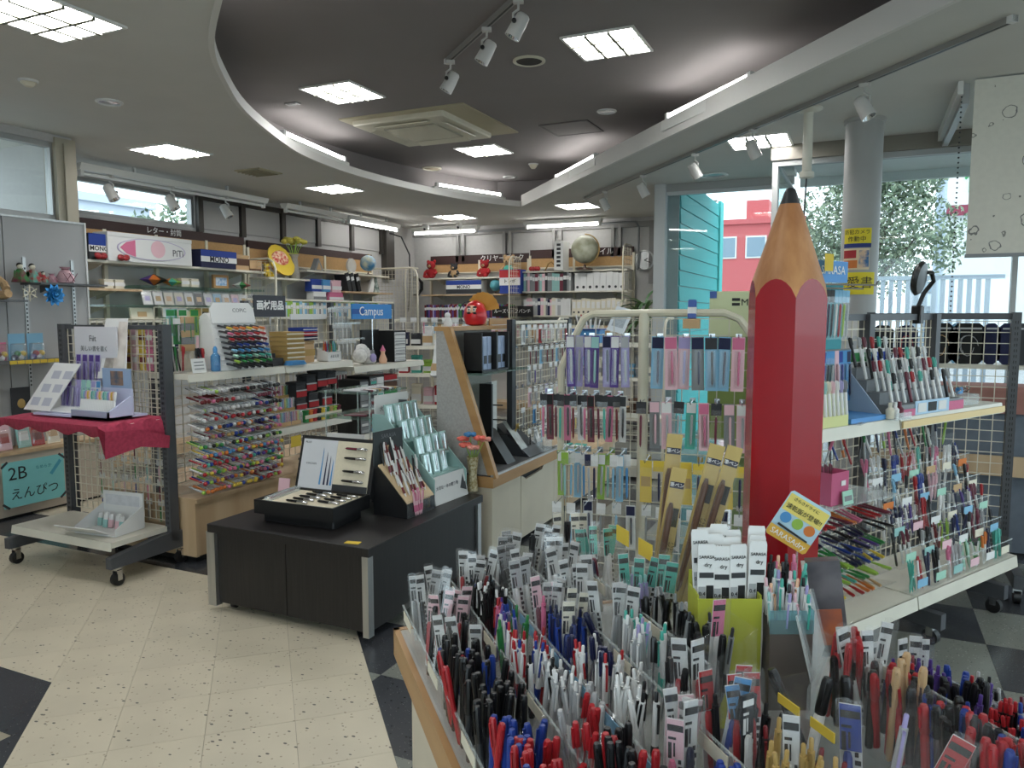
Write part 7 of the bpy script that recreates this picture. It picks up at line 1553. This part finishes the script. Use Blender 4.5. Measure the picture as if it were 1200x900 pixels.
for k, (a, w, c, l) in enumerate(((-1.05,.16,'charcoal','dark glossy pouch behind the left part of the grid'), (-.88,.18,'navy','navy pouch with a red print behind the stepped display'))):
    tote(BR, aty((1034,1062)[k], 400, 5.13).x-BR.o.x, .18, 1.172, .12, .22, c, l, 'red' if k else None)
xb = thing('cloth_cover', 'dusty pink and grey cloth covered boxes under the pouch shelf', 'covered box', BR.w(-.1,.55,.02), 0)
part(xb, 'lower_box', MB().cbox(1.0,.3,.84,.02), mat('grey_blue_cloth', (104,112,122), .9, noise=.1, scale=20)); part(xb, 'pink_cover', MB().cbox(1.03,.33,.16,.02,0,.845), mat('dusty_pink_cloth', (170,120,110), .9, noise=.1, scale=20))
wb = thing('wicker_basket', 'brown wicker basket on the floor at the right edge', 'basket', BR.w(.30,-.25,.0), 0)
part(wb, 'basket', MB().lathe([(.13,0),(.16,.02),(.19,.3),(.2,.32),(.17,.31)], 14), mat('wicker', (96,56,40), .8, noise=.4, scale=60)); part(wb, 'lining', MB().ball((0,0,.3), .17, 12, 6, (1,1,.3)), M_BAG)
for k in range(5): part(wb, 'woven_band', MB().lathe([(.155+.008*k,.04+.055*k),(.168+.008*k,.055+.055*k),(.163+.008*k,.07+.055*k)], 14), mat('wicker_dark', (76,42,30), .8))
# ================================================================== COLUMN, BLIND
cl_ = struct('column', MB().lathe([(.128,0),(.128,2.83),(.14,2.835),(.14,2.86)], 40), mat('grey_column_paint', (168,168,166), .5, noise=.04, scale=6), None, (-.05, 6.2, 0))
def curved(parent, name, a0, a1, z0, z1, r, m, n=10):
    mb_ = MB(); vs__ = []
    for i in range(n+1):
        q_ = rad(a0+(a1-a0)*i/n)
        for z in (z0,z1):
            for rr_ in (r, r+.0015): vs__.append((rr_*math.cos(q_), rr_*math.sin(q_), z))
    f = []
    for i in range(n):
        k = 4*i; f += [(k+1,k+5,k+7,k+3),(k,k+2,k+6,k+4),(k+2,k+3,k+7,k+6),(k,k+4,k+5,k+1)]
    f += [(0,1,3,2),(4*n,4*n+2,4*n+3,4*n+1)]
    mb_.add(vs__, f); return part(parent, name, mb_, m)
YEL = mat('notice_yellow', (226,206,40), .6)
def pz(y): return aty(1005, y, 6.07).z
def textwrap(parent, s, size, z, ang, m, r=.1305):
    """lettering bent round the column, one character at a time"""
    n = len(s)
    for i, ch in enumerate(s):
        q_ = rad(ang) + (i-(n-1)/2)*size*1.02/r
        link('lettering', textmesh(ch, size, m), parent, (r*math.cos(q_), r*math.sin(q_), z), (PI/2, 0, q_+PI/2))
ca_ = -97
s1 = thing('camera_notice', 'yellow security camera notice on the round column', 'notice', (-.05,6.2,pz(290)), 0); h1 = pz(267)-pz(290)
curved(s1, 'sheet', ca_-45, ca_+42, .0, h1, .129, YEL); curved(s1, 'blue_band', ca_-45, ca_+42, .0, .03, .1302, mat('notice_blue', (30,50,120), .6))
textwrap(s1, '防犯カメラ', .036, h1*.78, ca_-2, M_INK, .1318); textwrap(s1, '作動中', .042, h1*.42, ca_-2, M_INK, .1318)
s2_ = thing('patrol_poster', 'small colourful patrol poster on the round column below the camera notice', 'poster', (-.05,6.2,pz(316)), 0); h2 = pz(291)-pz(316)
curved(s2_, 'sheet', ca_-46, ca_+38, 0, h2, .129, mat('poster_cream', (224,206,170), .6)); curved(s2_, 'red_print', ca_-44, ca_-2, h2*.55, h2*.92, .1302, P('red', .6)); curved(s2_, 'blue_print', ca_+6, ca_+36, h2*.1, h2*.9, .1302, mat('poster_blue', (60,110,160), .6, c2=(220,190,160), scale=25)); curved(s2_, 'orange_print', ca_-44, ca_+2, h2*.08, h2*.45, .1302, P('orange', .6))
s3 = thing('recruit_poster', 'yellow poster with black characters low on the round column', 'poster', (-.05,6.2,pz(345)), 0); h3 = pz(319)-pz(345)
curved(s3, 'sheet', ca_-46, ca_+60, 0, h3, .129, YEL); textwrap(s3, '愛書', .09, h3*.5, ca_+12, M_INK, .1308)
s4 = thing('white_poster_roll', 'white sheet wrapped round the lower part of the column', 'poster', (-.05,6.2,.9), 0); curved(s4, 'sheet', ca_-60, ca_+75, 0, .55, .129, W_); curved(s4, 'print', ca_-40, ca_+50, .1, .4, .1302, mat('pale_print2', (200,206,210), .7, noise=.2, scale=20))
# roller blind with faint doodles
M_BL = mat('cream_blind_fabric', (214,210,198), .9, noise=.04, scale=30, bump=.1)
nt = M_BL.node_tree; b_ = nt.nodes['Principled BSDF']; src = b_.inputs['Base Color'].links[0].from_socket
N = nt.nodes.new; L = nt.links.new; tc = N('ShaderNodeTexCoord')
prev = src
for (sc, th0, th1, dens, col) in ((7, .26, .30, .55, (96,96,96)), (16, .0, .10, .25, (80,80,80)), (11, .18, .22, .3, (120,118,112))):
    vo = N('ShaderNodeTexVoronoi'); vo.inputs['Scale'].default_value = sc; L(tc.outputs['Object'], vo.inputs['Vector'])
    nz = N('ShaderNodeTexNoise'); nz.inputs['Scale'].default_value = sc*2.5; L(tc.outputs['Object'], nz.inputs['Vector'])
    ad = N('ShaderNodeMath'); ad.operation = 'MULTIPLY_ADD'; ad.inputs[1].default_value = .35; ad.inputs[2].default_value = -.17; L(nz.outputs['Fac'], ad.inputs[0])
    sm_ = N('ShaderNodeMath'); sm_.operation = 'ADD'; L(vo.outputs['Distance'], sm_.inputs[0]); L(ad.outputs[0], sm_.inputs[1])
    g_ = N('ShaderNodeMath'); g_.operation = 'GREATER_THAN'; g_.inputs[1].default_value = th0; L(sm_.outputs[0], g_.inputs[0])
    l_ = N('ShaderNodeMath'); l_.operation = 'LESS_THAN'; l_.inputs[1].default_value = th1; L(sm_.outputs[0], l_.inputs[0])
    sx = N('ShaderNodeSeparateColor'); L(vo.outputs['Color'], sx.inputs[0]); d_ = N('ShaderNodeMath'); d_.operation = 'LESS_THAN'; d_.inputs[1].default_value = dens; L(sx.outputs[0], d_.inputs[0])
    m1 = N('ShaderNodeMath'); m1.operation = 'MULTIPLY'; L(g_.outputs[0], m1.inputs[0]); L(l_.outputs[0], m1.inputs[1]); m2 = N('ShaderNodeMath'); m2.operation = 'MULTIPLY'; L(m1.outputs[0], m2.inputs[0]); L(d_.outputs[0], m2.inputs[1])
    m3 = N('ShaderNodeMath'); m3.operation = 'MULTIPLY'; m3.inputs[1].default_value = .85; L(m2.outputs[0], m3.inputs[0])
    mx = N('ShaderNodeMix'); mx.data_type = 'RGBA'; mx.inputs[7].default_value = (*lin(col), 1); L(m3.outputs[0], mx.inputs[0]); L(prev, mx.inputs[6]); prev = mx.outputs[2]
L(prev, b_.inputs['Base Color'])
rbx = .545; rl = thing('roller_blind', 'cream roller blind with faint space doodles at the right window', 'roller blind', (rbx, 5.40, 1.80), 0)
part(rl, 'fabric', MB().box(0, 1.3, -.002, .002, .02, 1.05), M_BL); part(rl, 'hem_bar', MB().box(-.005, 1.305, -.008, .008, 0, .022), P('grey')); part(rl, 'roller', MB().cyl((0,.03,1.02),(1.3,.03,1.02), .03, None, 14), P('white', .5))
ch = MB()
for k in range(54): ch.ball((-.06,.05,1.0-.03*k), .006, 6, 4)
part(rl, 'bead_chain', ch, P('charcoal'))
struct('trim_15', MB().box(.44,.475,5.36,6.8,2.70,2.858).box(.44,.475,5.36,5.40,2.5,2.70) if False else MB().box(.46,.49,5.42,6.8,2.78,2.858), M_LIP)
struct('trim_16', MB().box(.49,.53,5.5,6.8,2.74,2.858), M_FRAME)
# ================================================================== FOREGROUND PEN ISLAND
IS = Fr(0, 0, 43)                 # a: across the tiers, b: along the island away from the camera
U0, U1, VA, VB = .40, 1.545, .245, 1.06
isl = thing('pen_table', 'cream pen sales table with a tan edge in the foreground', 'table', IS.w(.65,.97,0), IS.rz); oa, obb = .65, .97
part(isl, 'side_panel', MB().box(VA+.03-oa,VB-.03-oa,U0+.04-obb,U1-.04-obb,.05,.75), M_CREAMP)
part(isl, 'table_top', MB().box(VA+.012-oa,VB-.012-oa,U0-obb,U1-.012-obb,.755,.80), mat('grey_white_top', (176,174,168), .5))
part(isl, 'tan_edge', MB().box(VA-oa,VA+.012-oa,U0-obb,U1-obb,.745,.802).box(VA-oa,VB-oa,U1-.012-obb,U1-obb,.745,.802).box(VB-.012-oa,VB-oa,U0-obb,U1-obb,.745,.802), M_TAN)
part(isl, 'kick', MB().box(VA+.06-oa,VB-.06-oa,U0+.06-obb,U1-.06-obb,0,.05), P('black', .7))
part(isl, 'riser', MB().prism([(.50,.802),(.98,.802),(.98,.83),(.86,.88),(.70,.90),(.62,.88),(.5,.82)], 0, U1-.08-U0, 0, T(-oa, U1-.06-obb, 0) @ RX(90)) if False else MB().box(.42-oa,.9-oa,U0+.02-obb,U1-.06-obb,.80,.815), M_ACRE)
ROWS = {  # name: (v front, v back, floor z, front panel height, back height, far u, label)
 'L1': (.262,.352,.803,.055,.11,1.52,'left edge row'),
 'L2': (.362,.420,.835,.068,.10,1.51,'second left row'),
 'L3': (.427,.488,.862,.068,.10,1.50,'third left row'),
 'L4': (.495,.556,.888,.070,.10,1.48,'fourth left row'),
 'L5': (.564,.640,.905,.080,.12,1.47,'fifth left row'),
}
def tier(key, n, u_end=.46, right=False):
    va, vb, z, hf, hbk, uf, lab = ROWS[key]
    L_ = uf - u_end; t = thing('acrylic_pen_tray', 'clear divided pen tray, %s of the pen table' % lab, 'pen tray', IS.w((va+vb)/2,(uf+u_end)/2,z), IS.rz)
    w = (vb-va)/2; l = L_/2
    f, bk = (-w, w) if not right else (w, -w)
    part(t, 'front_panel', MB().box(f-.0012,f+.0012,-l,l,0,hf), M_ACR); part(t, 'front_edge', MB().box(f-.0016,f+.0016,-l,l,hf,hf+.002), M_ACRE)
    part(t, 'back_panel', MB().box(bk-.0012,bk+.0012,-l,l,0,hbk), M_ACR); part(t, 'floor_sheet', MB().box(-w,w,-l,l,-.002,0), M_ACR)
    for k in range(n+1):
        y = l - L_*k/n
        part(t, 'divider', MB().prism([(-w,0),(w,0),(w,hbk if not right else hf),(-w,hf if not right else hbk)], -.001, .001, 0, T(0,y,0) @ RX(90)), M_ACR)
    for k in range(n):
        if (k + len(key)) % 2 == 0 or key in ('L3',): pricetag(t, (f-.002 if not right else f+.002, l-L_*(k+.5)/n, hf-.012), L_/n*.62, .018, 'cream' if key != 'L3' else 'skyblue', (0,0,rad(-90) if not right else rad(90)))
    return t
KP, KS_ = .85, .90
def fill(key, k, n, spec, u_end=.46, right=False):
    """spec: list of (kind, colour, second colour, count, lean)"""
    va, vb, z, hf, hbk, uf, lab = ROWS[key]; L_ = (uf-u_end)/n
    ub, ua = uf - L_*k - .008, uf - L_*(k+1) + .008
    tot = sum(s_[3] for s_ in spec); i = 0
    cols = max(1, int(math.ceil((ub-ua)/.0108))); 
    spots = []
    for r_ in range(max(1, int((vb-va-.010)/.0115))):
        for c_ in range(cols): spots.append((va+.009+.0118*r_+R.uniform(-.002,.002), ub-(c_+.5)*(ub-ua)/cols+R.uniform(-.002,.002)))
    R.shuffle(spots)
    ordn = ('first','second','third','fourth','fifth','sixth','seventh','eighth','ninth','tenth','eleventh')[k]
    for kind, c, c2, cnt, lean in spec:
        if kind != 'sachet': cnt = int(cnt*1.4 + .5); lean = lean*1.25
        else: lean = lean*1.5
        for q in range(cnt):
            v, u = spots[i % len(spots)]; i += 1
            if kind == 'sachet':
                v = va + .012 + (vb-va-.02)*((q+.5)/cnt); u = (ua+ub)/2 + R.uniform(-.3,.3)*(ub-ua)
                o_ = put(sachet(c, c2 or 'white', R.choice((.155,.165,.172)), R.choice((.024,.028))), '%s pen sachet, %s header, %s bin from the far end, %s' % (cn(c), cn(c2 or 'white'), ordn, lab), 'pen sachet', IS.w(v,u,z+.002), (rad(R.uniform(-lean,lean*.3)), rad(R.uniform(-lean,lean)), IS.rz+rad(-18+R.uniform(-25,25))), '%s %s sachets in bin %d of the %s' % (cn(c), cn(c2 or 'white'), k+1, lab)); o_.scale = (KS_,)*3
            else:
                o_ = put(pen(kind, c, c2), '%s%s %s in %s bin from far end, %s' % (cn(c), (' and ' + cn(c2)) if c2 and c2 != c else '', {'cap':'capped pen','click':'click pen','marker':'marker','gel':'clear-barrel pen'}[kind], ordn, lab), 'pen', IS.w(v,u,z+.002), (rad(R.uniform(-lean,lean)), rad(R.uniform(-lean,lean)), IS.rz+rad(-40+R.uniform(-60,60))), '%s %s %s pens in bin %d of the %s' % (cn(c), cn(c2 or c), kind, k+1, lab)); o_.scale = ((KP if kind != 'marker' else .76),)*3
S = 'sachet'
PLAN = {
 'L1': [[(S,'grey','silver',4,6),(S,'black','white',2,6)], [(S,'red','palepink',6,9),('cap','black',None,6,6)], [(S,'blue','white',3,8),('cap','black',None,4,6)], [('cap','black',None,14,5),('cap','red',None,2,8),('cap','blue','white',2,6)], [('cap','black','charcoal',16,5)], [('cap','blue',None,9,7),('cap','red',None,8,7)], [('cap','red',None,10,8),('cap','blue',None,8,8)], [('cap','black',None,12,5)], [('cap','black',None,10,5)]],
 'L2': [[(S,'red','white',3,8),(S,'blue','white',3,8)], [('click','black','black',9,6),('click','white','black',5,6)], [('click','green','green',2,7),('click','blue','lilac',3,7),('click','red','pink',2,7),('click','purple','white',3,6)], [('click','red','white',9,6),('click','blue','white',2,6)], [('click','white','silver',9,8),('click','black','white',3,8)], [('gel','red',None,5,8),('gel','silver',None,4,8)], [('cap','black','grey',9,6),('cap','red','black',3,6)], [('cap','navy','grey',14,4),('cap','red','grey',3,6)], [('cap','navy','charcoal',12,4)]],
 'L3': [[(S,'black','grey',5,5),(S,'red','white',2,6)], [(S,'red','white',4,8),(S,'white','silver',2,8)], [('click','pink','pink',2,5),(S,'black','white',3,5),(S,'wine','palepink',2,5)], [('click','navy','blue',9,4),(S,'blue','cream',3,6)], [('gel','navy',None,5,6),('click','red','white',3,6),('click','white','white',3,8)], [('click','white','white',6,7),('click','black','white',4,7)], [(S,'pink','palepink',4,8),(S,'navy','white',3,8)], [('gel','blue',None,6,5),('gel','darkred',None,3,5)], [('click','black','black',8,6),('click','palepink','pink',3,6)]],
 'L4': [[(S,'silver','white',3,8),('cap','black',None,2,4)], [(S,'white','white',3,9),(S,'red','white',2,9)], [(S,'black','white',5,8)], [(S,'grey','white',4,8),('marker','navy','navy',1,20)], [('click','teal','white',4,6),('click','white','silver',5,6),('click','lilac','lilac',2,6)], [(S,'red','white',2,9),('gel','black',None,7,5)], [('click','black','black',5,6),(S,'blue','lightblue',3,7),(S,'red','red',4,7),(S,'white','charcoal',1,4)], [('click','gold','gold',8,6),(S,'white','white',1,5),('click','darkred','black',3,6)], [('marker','white','white',4,6),('click','black','white',5,6),('click','gold','gold',4,6)]],
 'L5': [[(S,'tan','cream',3,5),('cap','black',None,2,4)], [(S,'white','teal',5,8)], [('marker','navy','white',2,8),('marker','wine','white',1,8),('marker','white','white',2,8)], [('click','paleteal','lilac',2,4),(S,'silver','teal',3,8),(S,'white','teal',2,8)], [('marker','black','black',4,9),('click','grey','black',3,8)], [('marker','black','black',3,9),(S,'white','pink',1,4),('click','charcoal','grey',2,6)]],
}
for key, bins in PLAN.items():
    ue = .86 if key == 'L5' else .46
    tier(key, len(bins), ue)
    for k, spec in enumerate(bins): fill(key, k, len(bins), spec, ue)
ROWS.update({
 'R1': (.745,.82,.882,.085,.13,.86,'inner right row'),
 'R2': (.828,.925,.845,.09,.12,.87,'middle right row'),
 'R3': (.935,1.02,.803,.075,.10,.83,'right edge row'),
})
PLANR = {
 'R1': [[('marker','black','black',6,5),(S,'white','white',4,8),('cap','red',None,5,5),('marker','red','black',3,5)], [('marker','black','black',5,6),('marker','red','red',4,5),('cap','tan','tan',3,4)], [('marker','black','charcoal',8,12),('marker','red','red',4,6),('marker','blue','blue',2,10)], [('marker','red','red',10,8),('marker','blue','white',2,8)], [('marker','red','red',9,8)]],
 'R2': [[(S,'blue','white',4,5),('click','red','white',4,5),('click','purple','purple',7,5)], [('cap','black','black',8,5),('gel','blue',None,4,5),('click','red','red',3,6),('click','purple','purple',5,5)], [('click','red','black',14,5),('click','blue','silver',5,5)], [('gel','blue',None,6,6),('gel','red',None,4,6),(S,'red','white',4,8)], [('click','blue','silver',8,6),(S,'red','white',3,8)]],
 'R3': [[('click','silver','black',6,6),('click','black','silver',5,6)], [('marker','white','white',6,5),('click','wine','black',4,7)], [('click','black','white',8,6),('marker','white','white',3,5)], [('click','navy','silver',8,6)], [('click','black','black',8,6)]],
}
for key, bins in PLANR.items():
    tier(key, len(bins), .46, True)
    for k, spec in enumerate(bins): fill(key, k, len(bins), spec, .46, True)
# ---- centre of the island
# gold calligraphy brush packs in a clear stand
bsx = thing('brush_pack_stand', 'clear tall stand holding gold calligraphy brush packs on the pen table', 'stand', IS.w(.69,1.22,.802), IS.rz)
part(bsx, 'front', MB().box(-.05,-.047,-.1,.1,0,.27), M_ACR); part(bsx, 'back', MB().box(.047,.05,-.1,.1,0,.27), M_ACR); part(bsx, 'base', MB().box(-.05,.05,-.1,.1,0,.003), M_ACR)
for k in range(3): part(bsx, 'divider', MB().box(-.047,.047,-.1+.1*k-.001,-.1+.1*k+.001,0,.26), M_ACR)
for k in range(2): pricetag(bsx, (-.052,-.04+.09*k,.24), .05, .03, 'yellow', (0,0,rad(-90)))
GOLDP = mat('gold_foil_card', (196,170,104), .45, .1, noise=.15, scale=12); BRN = P('brown')
_bp = [('brush_pack', MB().box(-.0145,.0145,-.002,.002,0,.30).mesh('gold_card', GOLDP)), ('sleeve', MB().box(-.0145,.0145,-.0125,-.012,.0,.27).mesh('sleeve', M_FILM)), ('brush_pen', MB().lathe([(.002,.02),(.005,.03),(.006,.14),(.0065,.15),(.0065,.22),(.003,.235)], 9, 0, T(-.006,-.008,0)).mesh('brush_pen', BRN)),
       ('header_print', MB().box(-.013,.013,-.0032,-.002,.262,.274).mesh('header_print', mat('navy_print', (36,38,60), .6))), ('picture_print', MB().box(.001,.012,-.0032,-.002,.19,.225).mesh('picture_print', P('black')))]
for k, (v, u, z, tx, ty) in enumerate(((.705,1.25,.955,-4,6),(.715,1.20,.95,-5,15),(.735,1.19,.95,-5,17),(.675,1.22,.90,-4,10))):
    o_ = put(_bp, ('tall gold brush pack, leftmost upright in the clear stand','gold brush pack leaning right in the clear stand','gold brush pack nearest the giant pencil','lower gold brush pack in front of the clear stand')[k], 'brush pack', IS.w(v,u,z-.02), (rad(tx), rad(ty), rad(26)))
    letters(o_, '筆ペン', .009, M_WHITEINK, (0,-.0036,.268)); letters(o_, 'ペン\n習字', .012, M_INK, (.007,-.0036,.15))
# yellow-green holder of white refill sachets
sh_ = thing('refill_holder', 'yellow green card holder of white refill sachets on the pen table', 'holder', IS.w(.675,.985,.905), rad(25)); LMC = mat('olive_lime_card', (172,176,56), .6)
part(sh_, 'front', MB().box(-.052,.045,-.032,-.029,-.08,.125), LMC); part(sh_, 'back', MB().box(-.052,.045,.029,.032,-.08,.15), LMC)
for s_ in (-.052,.043): part(sh_, 'side', MB().box(s_,s_+.002,-.029,.029,-.08,.13), LMC)
part(sh_, 'base', MB().box(-.05,.043,-.029,.029,-.08,-.077), LMC)
SF = Fr(sh_.location.x, sh_.location.y, 25, .905)
_rs = [('refill_sachet', MB().prism([(-.0135,0),(.0135,0),(.0135,.205),(.012,.21),(-.012,.21),(-.0135,.205)], -.0012, .0012, 0, RX(90)).mesh('refill_sachet', mat('white_sachet', (226,226,224), .5))),
       ('black_band', MB().box(-.011,.011,-.0024,-.0012,.158,.166).mesh('black_band', P('charcoal', .6))), ('size_block', MB().box(.000,.011,-.0024,-.0012,.120,.146).mesh('size_block', P('black', .6))), ('size_frame', MB().box(-.012,-.0015,-.0022,-.0012,.122,.144).mesh('size_frame', paper('silver')))]
for k in range(12):
    r_ = k // 4; x = -.036+.0245*(k%4)+.003*r_; y = -.018+.016*r_
    o_ = put(_rs, 'white printed refill sachet, %s rank in the yellow green holder' % ('front','middle','rear')[r_], 'refill sachet', SF.w(x,y,.008*r_+R.uniform(-.01,.006)), (rad(-3),rad(R.uniform(-3,3)),rad(25+R.uniform(-9,9))), 'refill sachets in the %s rank' % ('front','middle','rear')[r_])
    letters(o_, 'SARASA', .0068, M_INK, (0,-.0026,.190)); letters(o_, 'dry', .0085, M_INK, (.002,-.0026,.178)); letters(o_, '0.4', .0085, M_INK, (-.0065,-.0026,.133)); link('lettering', textmesh('JLV-0.4', .0095, M_INK), o_, (.004,-.0026,.088), (PI/2,rad(-90),0))
# grey-brown box of white pens
gb = thing('grey_pen_box', 'grey brown square box of white pens beside the refill holder', 'pen box', IS.w(.752,.945,.862), rad(25)); gb.scale = (.85,.85,1); GBM = mat('taupe_card', (98,90,84), .6)
for (x0,x1,y0,y1) in ((-.038,.038,-.038,-.035),(-.038,.038,.035,.038),(-.038,-.035,-.035,.035),(.035,.038,-.035,.035)): part(gb, 'side', MB().box(x0,x1,y0,y1,0,.14), GBM)
part(gb, 'base', MB().box(-.036,.036,-.036,.036,0,.003), GBM); part(gb, 'clear_rim', MB().box(-.039,.039,-.039,-.037,.12,.156).box(.037,.039,-.037,.039,.12,.156), clear('pale_blue_rim', tint=(200,230,235), body=.3, bodyc=(170,210,215)))
GF = Fr(gb.location.x, gb.location.y, 25, .862)
for k in range(24):
    c = ('paleteal','lilac','palepink','teal','peach','black')[k%6] if k < 16 else ('black','teal','black','peach','charcoal','pink')[k%6]
    put(pen('click', c, 'white' if k < 16 else c), '%s-topped white pen in the grey brown box' % cn(c) if k < 16 else '%s pen at the back of the grey brown box' % cn(c), 'pen', GF.w(-.022+.0148*(k%4), -.023+.0083*(k//4), .062+.009*(k//4)), (rad(R.uniform(-4,4)), rad(R.uniform(-5,5)), rad(25+R.uniform(-40,40))), '%s pens in the grey brown box%s' % (cn(c), '' if k < 16 else ' back rank')).scale = (KP,)*3
# promotional card leaning on the pencil
pr_ = thing('promo_card', 'tilted yellow and blue promotional card in front of the giant pencil', 'promo card', IS.w(.85,1.04,1.11), rad(20)); pr_.scale = (.82,)*3
PM = RY(31)
part(pr_, 'card', MB().prism([(-.042,-.052),(.042,-.052),(.047,-.047),(.047,.047),(.042,.052),(-.042,.052),(-.047,.047),(-.047,-.047)], -.001, .001, 0, PM @ RX(90)), mat('promo_blue', (176,206,220), .5))
part(pr_, 'yellow_band', MB().prism([(-.047,-.047),(-.042,-.052),(.042,-.052),(.047,-.047),(.047,-.028),(-.047,-.028)], .001, .0018, 0, PM @ RX(90)), mat('promo_gold', (224,176,70), .5)); part(pr_, 'yellow_band', MB().box(-.045,.045,-.0018,-.001,.008,.046,0,PM), mat('promo_yellow', (228,208,110), .5))
def plet(s, size, m, x, z): link('lettering', textmesh(s, size, m), pr_, PM @ Vector((x,-.0025,z)), Euler((PI/2,rad(31),0)).to_matrix().to_euler() if False else (PM @ RX(90)).to_euler())
plet('さらさドライに', .0085, M_INK, -.005, .038); plet('速乾版が登場!!', .0125, M_INK, 0, .02); plet('SARASAdry', .0165, M_WHITEINK, 0, -.040)
for x, c in ((-.028,'lightblue'),(.0,'lime'),(.028,'orange')): part(pr_, 'badge', MB().cyl((x,-.0012,-.006),(x,-.0024,-.006), .0115, None, 16) if False else MB().lathe([(.0115,.001),(.0115,.0024),(.0,.0026)], 16, 0, PM @ T(x,0,-.004) @ RX(90)), P(c, .6))
part(pr_, 'printed_pen', MB().cyl(PM @ Vector((-.035,-.004,-.022)), PM @ Vector((.035,-.004,-.026)), .0025, .0018, 8), P('black')); part(pr_, 'stick', MB().cyl((0,.004,0),(.01,.03,-.22), .002, None, 6), M_ACRE)
# sloping acrylic holders with loose leaflets, big clear box
lh = thing('leaflet_holder', 'sloping white leaflet board with a blue stripe in the middle of the pen table', 'leaflet holder', IS.w(.835,.95,.905), rad(-5))
part(lh, 'sheet', MB().box(-.002,.002,-.10,.10,0,.11,0,RY(-14)), M_ACRE); part(lh, 'leaflet', MB().box(-.004,-.002,-.095,.09,.01,.11,0,RY(-14)), W_); part(lh, 'blue_stripe', MB().box(-.0052,-.004,-.09,.05,.03,.055,0,RY(-14)), paper('skyblue')); part(lh, 'yellow_stripe', MB().box(-.0052,-.004,-.05,.03,.06,.075,0,RY(-14)), paper('yellow')); part(lh, 'foot', MB().box(-.01,.01,-.1,.1,-.045,.0), M_ACRE)
gh = thing('grey_leaflet_case', 'grey and orange leaflet case standing behind the red markers', 'leaflet case', IS.w(.885,.985,.90), rad(10))
part(gh, 'case', MB().box(-.028,.024,-.012,.012,0,.16,0,RY(-8)), mat('grey_print_case', (112,108,112), .4, c2=(60,60,66), scale=12)); part(gh, 'orange_print', MB().box(-.02,.018,-.0135,-.012,.02,.08,0,RY(-8)), mat('orange_print', (200,110,70), .5, c2=(90,80,90), scale=14)); part(gh, 'white_side', MB().box(-.034,-.028,-.014,.014,0,.155,0,RY(-8)), W_)
cb_ = thing('clear_bin', 'square clear bin with yellow tags and loose pens near the bottom of the picture', 'clear bin', IS.w(.665,.70,.862), IS.rz)
for (x0,x1,y0,y1) in ((-.055,-.053,-.09,.09),(.053,.055,-.09,.09),(-.053,.053,-.09,-.088),(-.053,.053,.088,.09)): part(cb_, 'side', MB().box(x0,x1,y0,y1,0,.13), M_ACR)
part(cb_, 'base', MB().box(-.053,.053,-.088,.088,0,.002), M_ACR)
for k in range(2): pricetag(cb_, (-.057,.05-.06*k,.115), .04, .012, 'yellow', (0,0,rad(-90)))
for k, (c, c2, x, y, ty) in enumerate((('black','white',-.02,.06,10),('black','white',.03,.03,-6),('black','black',-.0,.07,-24),('lilac','silver',.0,-.05,8))):
    put(pen('marker' if k != 3 else 'click', c, c2), ('white patterned pen with a black cap in the clear bin','second white pen standing at the rear of the clear bin','black curved pen hooked over the clear bin','lilac click pen at the front of the clear bin')[k], 'pen', IS.w(.665+x,.70+y,.866), (rad(-6),rad(ty),IS.rz-.7))
put(sachet('blue','blue',.15,.03), 'blue tagged pen sachet in the clear bin', 'pen sachet', IS.w(.63,.66,.866), (rad(-10),rad(-4),IS.rz-.8)); put(sachet('red','red',.15,.03), 'red tagged pen sachet in the clear bin', 'pen sachet', IS.w(.665,.62,.866), (rad(-8),rad(22),IS.rz-.8))
